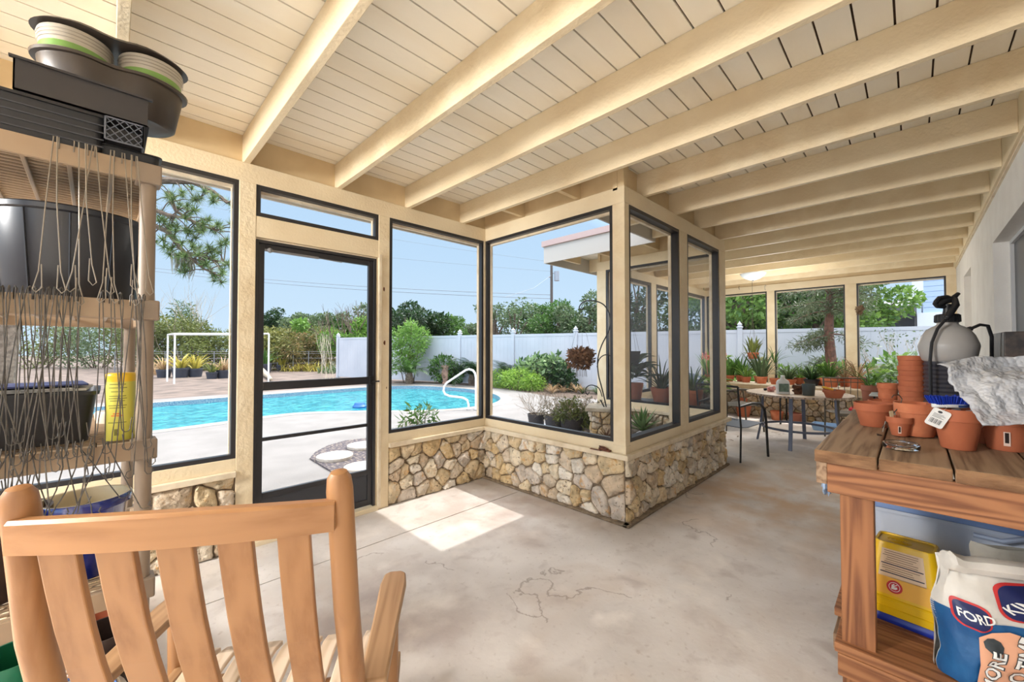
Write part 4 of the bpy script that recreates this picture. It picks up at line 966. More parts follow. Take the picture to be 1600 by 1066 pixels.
# dark knot marks live in the plank material; sprayer
q = Vector((3.06, -.125, BT))
sp = thing('garden_sprayer', 'grey pump garden sprayer with black ribbed base behind the clay pots', 'sprayer', q, math.radians(-45))
TANK = mat('grey_tank', S(176, 172, 168), .4, S(164, 160, 156), scale=2)
g = G()
g.lathe([(.088, 0), (.092, .005)]+[(.088+(.006 if k % 2 else 0), .02+.011*k) for k in range(1, 29)]+[(.088, .335)], 40, cap1=True); g.build('ribbed_base', mat('ribbed_black', S(58, 58, 66), .35), sp, smooth=True, angle=30)
g = G(); g.lathe([(.084, .33), (.096, .34), (.104, .365), (.112, .41), (.110, .425), (.097, .465), (.080, .495), (.058, .512), (.044, .52), (.040, .525), (.04, .54)], 44, cap1=True); g.build('tank', TANK, sp, smooth=True)
g = G(); g.lathe([(.044, .534), (.047, .537), (.046, .572), (.042, .577), (.018, .58), (.015, .60), (.014, .63)], 36, cap1=True)
for k in range(20): a = .314*k; g.cyl((.047*math.cos(a), .047*math.sin(a), .537), (.046*math.cos(a), .046*math.sin(a), .572), .0026, n=5)
g.build('cap', BLACKPL, sp, smooth=True, angle=40)
g = G(); g.tube([(-.05, 0, .622), (-.02, .0, .642), (.02, 0, .65), (.06, 0, .685)], [.012, .016, .014, .009], 10); g.tube([(-.055, 0, .645), (-.04, 0, .662), (0, 0, .668), (.035, 0, .655), (.045, 0, .63), (.0, 0, .615), (-.05, 0, .618), (-.062, 0, .632), (-.055, 0, .645)], .010, 8)
g.build('pump_handle', BLACKPL, sp, smooth=True)
g = G(); g.tube([(.055, -.03, .492), (.078, -.04, .502)], .012, 10); g.tube([(.078, -.04, .502), (.11, -.05, .52), (.15, -.05, .515), (.18, -.04, .46), (.19, -.03, .36), (.19, -.02, .2)], .0075, 8); g.build('outlet_hose', BLACKPL, sp, smooth=True)
g = G(); g.tube([(.02, -.02, .655), (-.01, -.05, .62), (-.055, -.06, .57), (-.075, -.06, .545)], [.011, .015, .015, .011], 10)
for k in range(9):
    t = k/8; g.ball((-.012-.058*t, -.05-.01*t, .617-.065*t), .017, 10, 5, sq=(1, 1, .25))
g.build('wand_grip', BLACKPL, sp, smooth=True)
g = G(); g.tube([(-.075, -.06, .545), (-.11, -.055, .50), (-.135, -.05, .43), (-.145, -.05, .34), (-.146, -.05, .10)], .0068, 8); g.build('hose', BLACKPL, sp, smooth=True)
g = G(); g.ball((0, 0, .02), .03, 12, 8, sq=(1.2, .8, .8), nz=.5); tag(g.build('cleaning_cloth', mat('yellow_cloth', S(230, 190, 40), .8), smooth=True, loc=(2.64, -.14, BT+.135)), 'crumpled yellow cloth peeking above the low pot stack', 'cloth')
# bubble wrap
g = G(); nx, ny = 46, 38; vs = []
A_ = Vector((2.20, -.175, BT+.135)); ux = Vector((.30, -.44, .035)); uy = Vector((.19, .10, .20))
for j in range(ny+1):
    for i in range(nx+1):
        s_, t = i/nx, j/ny; e_ = .12*noise.noise(Vector((s_*2.2, t*2, 4)))
        w_ = ux*(s_*(1-.1*t)+.02*noise.noise(Vector((t*5, 1, 2))))+uy*(t*(1+.12*math.sin(3*s_+.4))+.03*noise.noise(Vector((s_*7, 3, 2))))
        nrm = ux.cross(uy).normalized(); w_ += nrm*(.05*noise.noise(Vector((s_*3, t*3, 1)))+.022*abs(noise.noise(Vector((s_*9, t*9, 5))))+.006*noise.noise(Vector((s_*26, t*26, 5)))-.07*(s_-.4)**2)
        vs.append(A_+w_)
g.add(vs, [(j*(nx+1)+i, j*(nx+1)+i+1, (j+1)*(nx+1)+i+1, (j+1)*(nx+1)+i) for j in range(ny) for i in range(nx)])
def wrapmat():
    m = mat('bubble_film', S(246, 246, 248), .22, S(232, 234, 240), scale=30, spec=.8); N = m.node_tree.nodes; L = m.node_tree.links; b = N['Principled BSDF']
    tc = [n for n in N if n.type == 'TEX_COORD'][0]; vo = N.new('ShaderNodeTexVoronoi'); vo.inputs['Scale'].default_value = 75; L.new(tc.outputs['Object'], vo.inputs['Vector'])
    bp = N.new('ShaderNodeBump'); bp.invert = True; bp.inputs['Strength'].default_value = .8; bp.inputs['Distance'].default_value = .006; L.new(vo.outputs['Distance'], bp.inputs['Height']); L.new(bp.outputs[0], b.inputs['Normal'])
    t = N.new('ShaderNodeBsdfTransparent'); ms = N.new('ShaderNodeMixShader'); ms.inputs[0].default_value = .4; L.new(b.outputs[0], ms.inputs[1]); L.new(t.outputs[0], ms.inputs[2]); L.new(ms.outputs[0], N['Material Output'].inputs[0]); return m
o = g.build('bubble_wrap', wrapmat(), smooth=True); sol = o.modifiers.new('thick', 'SOLIDIFY'); sol.thickness = .004
tag(o, 'crumpled sheet of clear bubble wrap draped over pots at the wall end', 'bubble wrap')
# clear bag under it
g = G(); g.ball((2.50, -.17, BT+.12), .07, 20, 12, sq=(1.1, 1.3, .5), nz=.5, ns=3, seed=3); tag(g.build('plastic_bag', mat('frosted_bag', S(222, 224, 228), .3), smooth=True), 'crumpled white plastic bag under the bubble wrap', 'bag')
# dark marbled box on the window sill
g = G(); g.box(-.20, -.08, 0, .20, .08, .18); tag(g.build('marbled_box', mat('marbled_brown', S(74, 60, 52), .5, S(40, 34, 32), scale=22, lo=.4, hi=.6), loc=(3.21, -.385, 1.251), bevel=.004), 'dark marbled box below the house window above the bench', 'box')
g = G(); g.box(-.19, -.075, 0, .19, .08, .299); tag(g.build('cardboard_box', mat('grey_box', S(96, 88, 84), .7), loc=(3.21, -.385, BT), bevel=.004), 'plain grey box under the dark marbled box', 'box')

# ------------------------------------------------------------------ under the bench
SZ = .2005
# yellow upturned bucket with blue lid
bk = thing('litter_bucket', 'yellow plastic bucket standing upside down on its blue lid', 'bucket', (2.43, .035, SZ), math.radians(-6))
BUCK = mat('bucket_yellow', S(238, 190, 16), .32)
def rr2(w, d, r, z, k=6):
    return [(x, y, z) for x, y in rrect(-w/2, -d/2, w/2, d/2, r, k)]
g = G(); g.rings([rr2(.20, .262, .03, .03), rr2(.20, .262, .03, .058), rr2(.19, .252, .03, .06), rr2(.188, .25, .03, .085), rr2(.196, .258, .03, .087), rr2(.196, .258, .03, .097), rr2(.184, .246, .028, .099), rr2(.14, .192, .026, .312), rr2(.132, .184, .024, .32), rr2(.118, .17, .02, .32), rr2(.114, .166, .02, .314), rr2(.05, .08, .01, .314)])
g.build('body', BUCK, bk, smooth=True, angle=35)
g = G(); g.rings([rr2(.215, .275, .03, 0), rr2(.22, .28, .03, .004), rr2(.22, .28, .03, .018), rr2(.206, .268, .03, .03)]); g.build('lid', mat('bucket_blue', S(30, 50, 150), .35), bk, smooth=True, angle=35)
g = G()
for rr_ in (.03, .02, .01): g.tube([(rr_*math.cos(a*.524), .02+rr_*1.3*math.sin(a*.524), .3152) for a in range(13)], .0016, 5)
g.build('base_rings', BUCK, bk, smooth=True)
# label on the face towards the room end (-x); local frame: u along -y, v up the slope

def lab_pt(u, v, off): # u -.08..+.08 across, v 0..1 up
    z = .11+.185*v; xface = -(.184/2+(.14/2-.184/2)*((z-.099)/(.312-.099))); return Vector((xface-off, -u*(1-.22*v), z))
def lab_quad(g, u0, v0, u1, v1, off, mi): g.add([lab_pt(u0, v0, off), lab_pt(u1, v0, off), lab_pt(u1, v1, off), lab_pt(u0, v1, off)], [(3, 2, 1, 0)], mi)
g = G(); lab_quad(g, -.095, .0, .085, .40, .0012, 0); lab_quad(g, -.085, .38, .075, 1.0, .0012, 1)
panel = g.build('label', [mat('label_gold', S(240, 178, 60), .4), mat('label_cream', S(236, 206, 170), .4)], bk)
g = G(); rl = random.Random(4)
for k in range(11):
    v_ = .95-.048*k
    if k in (6, 10): lab_quad(g, -.08, v_, .07, v_+.022, .0018, 1)
    else: lab_quad(g, -.08+rl.uniform(0, .02), v_, .06-rl.uniform(0, .03), v_+.012, .0018, 0)
g.build('label_print', [mat('print_brown', S(120, 84, 70), .6), mat('print_navy', S(40, 36, 60), .6)], panel)
def disc(g, c_uv, r, off, mi, n=28, rv=None):
    u, v = c_uv; g.add([lab_pt(u+r*math.cos(6.2832*j/n), v+r/.185*math.sin(6.2832*j/n), off) for j in range(n)], [tuple(range(n))][::-1], mi)
g = G(); disc(g, (-.028, .20), .026, .0018, 0); disc(g, (-.028, .20), .0185, .0022, 1); disc(g, (-.028, .20), .0165, .0026, 0)
# flexed arm and hammer drawn as small shapes
def poly_uv(g, pts, off, mi): g.add([lab_pt(-.028+x, .20+y/.185, off) for x, y in pts], [tuple(range(len(pts)))], mi)
poly_uv(g, [(-.010, -.010), (.004, -.010), (.010, -.004), (.008, .002), (.000, .000), (-.004, .008), (-.009, .006)], .003, 1)
poly_uv(g, [(-.010, .006), (-.002, .013), (.001, .010), (-.007, .003)], .0034, 1); poly_uv(g, [(-.004, .004), (.008, .012), (.010, .010), (-.002, .001)], .0034, 1)
g.build('round_logo', [mat('logo_red', S(196, 40, 44), .5), mat('logo_white', S(240, 232, 224), .5)], panel)
# clear storage bin behind
cb = thing('storage_bin', 'milky translucent storage bin on the lower bench shelf at back', 'storage bin', (2.90, -.12, SZ+.0), 0)
BIN = mat('milky_bin', S(196, 202, 214), .25, S(180, 188, 204), scale=2)
g = G(); g.rings([rr2(.40, .50, .04, .0), rr2(.44, .56, .04, .36), rr2(.50, .62, .04, .365), rr2(.50, .62, .04, .38), rr2(.45, .57, .04, .382)]); g.build('bin_body', BIN, cb, smooth=True, angle=40)
g = G(); g.rings([rr2(.51, .63, .04, .383), rr2(.52, .64, .04, .39), rr2(.52, .64, .04, .425), rr2(.49, .61, .04, .44)]); g.build('lid', mat('bin_lid', S(132, 158, 206), .3), cb, smooth=True, angle=40)
g = G(); g.tube([(-.262, -.26, .37), (-.272, -.2, .385), (-.272, -.13, .35), (-.267, -.05, .35)], .011, 8); g.build('latch', mat('bin_latch', S(150, 160, 180), .3), cb, smooth=True)
# bag sticking out at the open end
g = G(); g.ball((0, 0, 0), .05, 16, 10, nz=.7, ns=3, sq=(1.3, .35, 1.1)); tag(g.build('plastic_bag', mat('blue_film', S(176, 200, 232), .3), smooth=True, loc=(2.42, .30, .72)), 'pale blue plastic film poking out beside the bench leg', 'bag')

# ------------------------------------------------------------------ charcoal bags
BAGW = mat('paper_bag_white', S(226, 220, 210), .6, S(206, 200, 190), scale=7, bump=.35, bscale=9)
BAGB = mat('paper_bag_blue', S(30, 96, 150), .5, S(22, 78, 130), scale=7, bump=.35, bscale=9)
BAGR = mat('print_red', S(200, 50, 48), .5); BAGN = mat('print_navy_blue', S(24, 36, 88), .5); BAGO = mat('print_salmon', S(238, 176, 140), .5); BAGK = mat('print_charcoal', S(56, 62, 64), .5); PRW = mat('print_white', S(240, 238, 232), .5)
class Bag:
    """a stuffed paper sack: a soft rounded sheet over a front; pt(u, v) gives a point on its skin"""
    def __init__(s, w, h, d, seed, lean, roll=.0): s.w, s.h, s.d, s.seed, s.lean, s.roll = w, h, d, seed, lean, roll
    def pt(s, a, v, off=0):     # a -1..1 round the front (x from -w/2 to w/2), v 0..1 upwards
        th = a*math.pi/2; sx_ = math.copysign(abs(math.sin(th))**.75, math.sin(th)); cy_ = math.cos(th)**.6 if math.cos(th) > 0 else 0
        pinch = 1-.35*max(0, v-.62)/.38
        x = s.w/2*sx_*(1-.05*v); y = -s.d/2*cy_*pinch*(.75+.35*math.sin(math.pi*min(1, v*.95+.1)))
        nz = noise.noise(Vector((a*1.7+s.seed, v*3.2, s.seed)))*.030+noise.noise(Vector((a*5+s.seed, v*8, 3)))*.012
        return Vector((x+nz*.5, y-nz-off+s.lean*v*.1, s.h*v+.012*noise.noise(Vector((a*2, s.seed, 1)))))
    def sheet(s, g, a0, v0, a1, v1, off, mi, n=8, m=8):
        vs = [s.pt(a0+(a1-a0)*i/n, v0+(v1-v0)*j/m, off) for j in range(m+1) for i in range(n+1)]
        g.add(vs, [(j*(n+1)+i, j*(n+1)+i+1, (j+1)*(n+1)+i+1, (j+1)*(n+1)+i) for j in range(m) for i in range(n)], mi)
    def blob(s, g, pts, off, mi):    # filled outline in (a, v)
        ca = sum(p[0] for p in pts)/len(pts); cv = sum(p[1] for p in pts)/len(pts); o = len(g.v); rings = [1, .83, .66, .5, .33, .17]
        for k in rings: g.v += [tuple(s.pt(ca+(p[0]-ca)*k, cv+(p[1]-cv)*k, off)) for p in pts]
        g.v.append(tuple(s.pt(ca, cv, off))); n = len(pts)
        for r_ in range(5):
            for j in range(n): g.f.append((o+r_*n+j, o+r_*n+(j+1) % n, o+(r_+1)*n+(j+1) % n, o+(r_+1)*n+j)); g.m.append(mi)
        for j in range(n): g.f.append((o+5*n+j, o+5*n+(j+1) % n, o+6*n)); g.m.append(mi)
def text_on(bag, txt, a0, v0, size, ang, off, m, parent, name, outline=0, bold=0):
    """letters as a flat font mesh laid over the sack"""
    cu = bpy.data.curves.new(name, 'FONT'); cu.body = txt; cu.size = 1; cu.resolution_u = 2; cu.offset = bold; ob = bpy.data.objects.new(name, cu); scn.collection.objects.link(ob)
    bpy.context.view_layer.update(); me = bpy.data.meshes.new_from_object(ob.evaluated_get(bpy.context.evaluated_depsgraph_get())); bpy.data.objects.remove(ob)
    import bmesh
    bm = bmesh.new(); bm.from_mesh(me); bmesh.ops.triangulate(bm, faces=bm.faces)
    for _ in range(1): bmesh.ops.subdivide_edges(bm, edges=[e_ for e_ in bm.edges if e_.calc_length() > .25], cuts=2); bmesh.ops.triangulate(bm, faces=bm.faces)
    ca, sa = math.cos(ang), math.sin(ang)
    for v in bm.verts:
        x, y = v.co.x*size, v.co.y*size; X, Y = x*ca-y*sa, x*sa+y*ca; v.co = bag.pt(a0+X/(bag.w*.62), v0+Y/bag.h, off)
    bm.to_mesh(me); bm.free(); me.materials.clear(); me.materials.append(m); o = bpy.data.objects.new(name, me); scn.collection.objects.link(o); o.parent = parent; return o
def rounded(a0, v0, a1, v1, n=7, bulge=0):
    return [(a0+(a1-a0)*x, v0+(v1-v0)*y) for x, y in rrect(0, 0, 1, 1, .3, n)]
def make_bag(loc, rz, seed, w, h, d, label, main):
    t = thing('charcoal_bag', label, 'charcoal bag', loc, rz); B = Bag(w, h, d, seed, .4)
    g = G(); B.sheet(g, -1, 0, 1, 1, 0, 0, 56, 56)
    vs = [B.pt(-1+2*i/28, v, 0) for v in (0, 1) for i in range(29)]
    # back of the sack and the rolled top
    bk_ = [[Vector((p.x, abs(p.y)*.5+.02, p.z)) for p in [B.pt(-1+2*i/12, v, 0) for i in range(13)]] for v in [k/8 for k in range(9)]]
    g.add([p for r_ in bk_ for p in r_], [(j*13+i+1, j*13+i, (j+1)*13+i, (j+1)*13+i+1) for j in range(8) for i in range(12)], 0)
    g.build('paper_sack', BAGW, t, smooth=True)
    g = G(); rs = []
    for i in range(13):
        a = -1.02+2.04*i/12; c_ = B.pt(a*.98, .985, 0); c_.y *= .4; r_ = .030+.026*noise.noise(Vector((a*4, seed, 2))); rs.append([c_+Vector((0, r_*math.cos(q*.785)*1.1-.02, r_*math.sin(q*.785)+.026*noise.noise(Vector((a*6, q, seed))))) for q in range(8)])
    g.rings(rs); g.build('rolled_top', BAGW, t, smooth=True)
    p_ = G(); B.sheet(p_, -1, .0, 1, .58, .0022, 0, 56, 32); prt = p_.build('blue_print', BAGB, t, smooth=True)
    if main:
        g = G(); B.blob(g, [(-.46, .02), (.16, .02), (.18, .2), (.18, .42), (.10, .50), (-.08, .54), (-.26, .52), (-.40, .46), (-.46, .25)], .0095, 0); g.build('salmon_panel', BAGO, prt, smooth=True)
        g = G(); B.blob(g, [(-.26+.11*math.cos(k*.698), .42+.06*math.sin(k*.698)) for k in range(9)], .0120, 0); g.build('briquette_print', BAGK, prt, smooth=True)
        for dx, dv, off, m_, bo in ((0, 0, .0150, PRW, .02), (.006, -.004, .0128, BAGK, .06)):
            text_on(B, 'MORE', -.27+dx, .05+dv, .050, 1.38, off, m_, prt, 'lettering', bold=bo); text_on(B, 'BBQ TIME', -.04+dx, .02+dv, .046, 1.38, off, m_, prt, 'lettering', bold=bo)
        text_on(B, 'IMPROVED & PERFECTED FOR LONGER', .07, .03, .012, 1.38, .0125, BAGK, prt, 'small_lettering')
        text_on(B, '"ORIGINAL"', .34, .06, .034, 1.38, .0060, PRW, prt, 'lettering')
    g = G(); B.blob(g, [(a_, v_) for a_, v_ in rounded(-.72 if main else -.5, .50, -.24 if main else .05, .70)], .0036, 0); r1 = g.build('logo_red', BAGR, t, smooth=True)
    g = G(); B.blob(g, [(a_, v_) for a_, v_ in rounded(-.69 if main else -.48, .515, -.27 if main else .03, .685)], .0056, 0); g.build('logo_navy', BAGN, r1, smooth=True)
    text_on(B, 'FORD' if main else 'KINGS', -.66 if main else -.46, .565, .036, .06, .008, PRW, r1, 'lettering', bold=.02)
    if main:
        g = G(); B.blob(g, rounded(-.14, .62, .30, .88), .0036, 0); r2_ = g.build('logo_red', BAGR, t, smooth=True)
        g = G(); B.blob(g, rounded(-.11, .635, .27, .865), .0056, 0); g.build('logo_navy', BAGN, r2_, smooth=True)
        text_on(B, 'KINGS', -.05, .67, .030, .75, .008, PRW, r2_, 'lettering', bold=.02)
    return t
make_bag((2.20, -.20, SZ), math.radians(-62), 3, .34, .40, .20, 'crumpled blue and white charcoal bag with MORE BBQ TIME lettering under the bench', True)
tb = thing('charcoal_bag', 'older greyish charcoal bag slumped behind the blue and white charcoal bag', 'charcoal bag', (2.42, -.30, SZ), math.radians(-60)); B = Bag(.30, .40, .18, 8, .4)
g = G(); B.sheet(g, -1, 0, 1, 1, 0, 0, 24, 24); bk_ = [[Vector((p.x, abs(p.y)*.5+.02, p.z)) for p in [B.pt(-1+2*i/12, v, 0) for i in range(13)]] for v in [k/8 for k in range(9)]]
g.add([p for r_ in bk_ for p in r_], [(j*13+i+1, j*13+i, (j+1)*13+i, (j+1)*13+i+1) for j in range(8) for i in range(12)], 0)
g.build('paper_sack', mat('grey_paper', S(176, 170, 158), .65, S(150, 146, 136), scale=6, bump=.4, bscale=9), tb, smooth=True)
g = G()
for k in range(12): B.sheet(g, -.5, .9-.03*k, .1+.04*(k % 3), .907-.03*k, .0016, 0, 8, 1)
B.sheet(g, -.6, .50, .6, .53, .0016, 1, 12, 1); B.blob(g, [(.25+.09*math.cos(k*.698), .74+.05*math.sin(k*.698)) for k in range(9)], .0016, 0)
g.build('back_print', [mat('grey_print', S(96, 92, 88), .6), BAGN], tb, smooth=True)
# ================================================================== DINING CORNER AND POTTED PLANTS
def leafy(g, kind, r, h, n, seed, z0=0):
    rnd = random.Random(seed)
    if kind == 'strap':       # arching strap leaves from the middle
        for i in range(n):
            a = i*2.4+rnd.uniform(-.3, .3); L_ = h*rnd.uniform(.7, 1.15); g.blade((r*.2*math.cos(a), r*.2*math.sin(a), z0), (math.cos(a), math.sin(a)), L_, r*rnd.uniform(.10, .17), up=rnd.uniform(.6, 1.4), droop=rnd.uniform(.5, 1.2), n=6)
    elif kind == 'orchid':    # upright fleshy leaves on short canes
        for i in range(n):
            a = i*2.4; b_ = (r*.55*rnd.random()*math.cos(a), r*.55*rnd.random()*math.sin(a), z0); g.blade(b_, (math.cos(a), math.sin(a)), h*rnd.uniform(.5, 1.1), r*rnd.uniform(.22, .34), up=rnd.uniform(1.0, 1.45), droop=rnd.uniform(.1, .7), n=5, fold=.12)
    elif kind == 'broad':
        for i in range(n):
            a = i*2.4+rnd.uniform(-.4, .4); hh = h*rnd.uniform(.3, 1); p = Vector((r*.7*rnd.random()*math.cos(a), r*.7*rnd.random()*math.sin(a), z0+hh*.8)); g.blade(p, (math.cos(a), math.sin(a)), r*rnd.uniform(.8, 1.3), r*rnd.uniform(.35, .55), up=rnd.uniform(.1, .9), droop=.8, n=5)
def potted(name, label, x, y, z, rp, hp, kind, r, h, n, seed, lm=LEAF, pm=TERRA, group=None, stem=0, cat='plant', rb=.7, rim=.22):
    t = thing(name, label, cat, (x, y, z), R.uniform(0, 6), group)
    g = G(); g.lathe(pot_profile(rp, rp*rb, hp, rim), 28, cap1=True); g.build('pot', pm, t, smooth=True, angle=38)
    s = G(); s.lathe([(rp*.85, hp*.86), (.001, hp*.9)], 20, cap0=False); s.build('soil', SOIL, t)
    if stem:
        s = G(); s.tube([(0, 0, hp*.8), (.01, .005, hp+stem*.5), (.0, .0, hp+stem)], .006, 6); s.build('stem', BARK, t)
    g = G(); leafy(g, kind, r, h, n, seed, hp*.88+stem); g.build('foliage', lm, t, smooth=True); return t
# glass-mosaic round table
tx, ty, tr = 6.86, 1.17, .62
tb = thing('patio_table', 'round patio table with tiled rim and grey steel legs', 'table', (tx, ty, 0), .3)
MOS = mat('mosaic_top', S(214, 194, 174), .4, S(190, 166, 144), scale=30)
g = G(); g.lathe([(.001, .70), (tr*.97, .70), (tr, .703), (tr, .728), (tr*.97, .732), (.001, .732)], 64, cap0=False); g.build('tabletop', MOS, tb, smooth=True, angle=30)
g = G()
for k in range(90):
    a = 6.2832*k/90; M = Matrix.Rotation(a, 4, 'Z'); g.box(tr-.001, -.012, .704, tr+.004, .012, .726, M=M)
g.build('rim_tiles', mat('rim_tile', S(200, 180, 160), .4, S(120, 100, 84), island=True), tb)
for k in range(4):
    a = 1.27+k*1.5708; g = G(); c, s_ = math.cos(a), math.sin(a); M = Matrix.Rotation(a, 4, 'Z')
    rs = []
    for z, r_ in ((0, .50), (.2, .46), (.45, .43), (.70, .42)):
        rs.append([M@Vector((r_-.012, -.022, z)), M@Vector((r_+.012, -.022, z)), M@Vector((r_+.012, .022, z)), M@Vector((r_-.012, .022, z))])
    g.rings(rs); g.build('leg', mat('blue_grey_steel', S(104, 110, 128), .35, metal=.2), tb, bevel=.003)
g = G(); pts = [(.43*math.cos(k*.1963), .43*math.sin(k*.1963), .245) for k in range(33)]
rs = [[(x*(1+dx/.43), y*(1+dx/.43), z+dz) for dx, dz in ((-.012, -.014), (.012, -.014), (.012, .014), (-.012, .014))] for x, y, z in pts]; g.rings(rs, False, False); g.build('ring_stretcher', mat('blue_grey_steel', S(104, 110, 128)), tb)
# steel garden chairs
def garden_chair(label, x, y, rz, m=BLACKSTEEL, curly=False):
    t = thing('garden_chair', label, 'chair', (x, y, 0), rz)          # faces local +y
    w, d = .27, .26
    g = G()
    for s in (-1, 1): g.tube([(s*w, -d-.02, 0), (s*w, -d, .42), (s*w, -d-.06, .90)], .011, 8)
    g.tube([(-w, -d-.06, .90), (w, -d-.06, .90)], .011, 8); g.tube([(-w, -d-.05, .84), (w, -d-.05, .84)], .007, 6); g.build('back_frame', m, t, smooth=True)
    g = G(); g.box(-w+.01, -d-.052, .50, w-.01, -d-.046, .84)
    if not curly: g.build('sling_back', thin('black_sling', (.05, .05, .055, 1), .25), t)
    else:
        g = G()
        for k in range(7): x_ = -w+.09*k*.95+.02; g.tube([(x_, -d-.01, .45), (x_+.02*math.sin(k), -d-.03, .65), (x_, -d-.055, .89)], .005, 5)
        g.build('back_scrolls', m, t, smooth=True)
    g = G(); g.rings([[(-w, y_, z_-.008), (w, y_, z_-.008), (w, y_, z_), (-w, y_, z_)] for y_, z_ in ((-d, .415), (-.1, .405), (.1, .42), (d-.04, .43), (d, .40))]); g.build('seat', mat('blue_grey_sling', S(84, 96, 120), .55) if not curly else m, t, smooth=True, angle=30)
    for s in (-1, 1):
        g = G(); pts = [(s*w, -d-.03, .66), (s*(w+.01), -.05, .685), (s*(w+.01), .14, .67), (s*(w+.01), .24, .60), (s*(w+.015), .27, .45), (s*(w+.02), .30, .0)]; g.tube(pts, [.012, .018, .018, .017, .015, .015], 8); g.build('arm_leg', m, t, smooth=True)
    return t
ch = onz(1163, 721, 0)
garden_chair('black steel sling chair in front of the stone wall end', 5.62, 1.66, math.radians(-90-14))
garden_chair('dark wrought chair behind the round table by the far wall', 7.65, .62, math.radians(115), mat('bronze_steel', S(96, 88, 76), .5), True)
garden_chair('dark wrought chair on the far left side of the round table', 7.55, 2.15, math.radians(-140+360), mat('bronze_steel', S(96, 88, 76), .5), True)
# things on the table
TZ = .7325
jug = thing('white_jug', 'white plastic fertiliser jug with green label on round table', 'jug', (6.55, 1.28, TZ), .4)
g = G(); g.rings([rr2(.11, .15, .03, 0), rr2(.11, .15, .03, .15), rr2(.10, .13, .04, .18), rr2(.05, .06, .025, .205), rr2(.045, .05, .022, .22)]); g.build('body', WHITEPL, jug, smooth=True)
g = G(); g.box(-.0565, -.058, .03, -.0555, .058, .14); g.build('label', mat('jug_label', S(128, 150, 132), .5, S(80, 104, 96), scale=20), jug)
g = G(); g.lathe([(.026, .218), (.026, .245), (.022, .248)], 16, cap1=True); g.build('cap', WHITEPL, jug, smooth=True, angle=40)
plain_pot('plant_pot', 'dark grey plastic pot standing on the round table', 'pot', (6.53, .99, TZ), .075, .065, .15, mat('grey_green_pot', S(76, 84, 82), .5), rim=.05)
plain_pot('clay_pot', 'slotted terracotta orchid pan at the right of the round table', 'pot', (6.45, .72, TZ), .115, .08, .10, TERRA, rim=.35)
tr_ = thing('hand_trowel', 'yellow handled trowel resting in the terracotta orchid pan', 'trowel', (6.45, .74, TZ+.105), math.radians(100)); tr_.rotation_euler = (0, -.25, math.radians(100))
g = G(); g.tube([(-.02, 0, 0), (.05, 0, 0), (.10, 0, 0)], [.012, .016, .012], 10); g.build('handle', mat('trowel_yellow', S(240, 190, 70), .4), tr_, smooth=True)
g = G(); g.tube([(-.02, 0, 0), (-.06, 0, -.01)], .005, 6); g.rings([[(-.06, -.02, -.012), (-.06, .02, -.012), (-.06, .02, -.01), (-.06, -.02, -.01)], [(-.12, -.025, -.02), (-.12, .025, -.02), (-.12, .025, -.018), (-.12, -.025, -.018)], [(-.17, -.003, -.02), (-.17, .003, -.02), (-.17, .003, -.018), (-.17, -.003, -.018)]]); g.build('blade', GREYSTEEL, tr_)
g = G(); rb_ = random.Random(3)
for i in range(46):
    a = i*2.4; z = .02+.10*rb_.random(); g.tube([(.05*math.cos(a), .05*math.sin(a), z), (.065*math.cos(a+.5), .065*math.sin(a+.5), z+.02*rb_.random()), (.05*math.cos(a+1), .05*math.sin(a+1), z+.01)], .006, 5)
g.lathe([(.045, 0), (.055, .12)], 14, cap1=True); tag(g.build('wicker_pot', mat('wicker_brown', S(124, 84, 58), .8, S(84, 56, 40), scale=20), smooth=True, loc=(6.62, 1.12, TZ)), 'brown wicker pot between white jug and grey pot', 'basket')
g = G(); g.ball((0, 0, .035), .05, 14, 9, sq=(1.1, 1, .8), nz=.6, ns=3); tag(g.build('seed_bag', mat('pink_bag', S(206, 112, 104), .6, S(236, 206, 200), scale=12), smooth=True, loc=(6.74, 1.46, TZ)), 'crumpled pink and white bag on the round table', 'bag')
g = G()
for k in range(4): g.ball((.03*k, .01*math.sin(k*2), .016), .024, 10, 6, sq=(1.5, .8, .6), nz=.4, seed=k)
tag(g.build('garden_glove', mat('black_glove', S(34, 34, 38), .8), smooth=True, loc=(6.85, 1.56, TZ+.0)), 'black garden gloves lying near the edge of the round table', 'gloves')
g = G(); g.plate(rrect(-.14, -.09, .14, .09, .02), 0, .004); rect_tub(g, .26, .17, .05, .9, .004, .02, .008); tag(g.build('slotted_tray', mat('pale_tray', S(206, 204, 200), .5), smooth=True, angle=35, loc=(7.15, 1.46, TZ)), 'pale slotted tray at the back of the round table', 'tray')

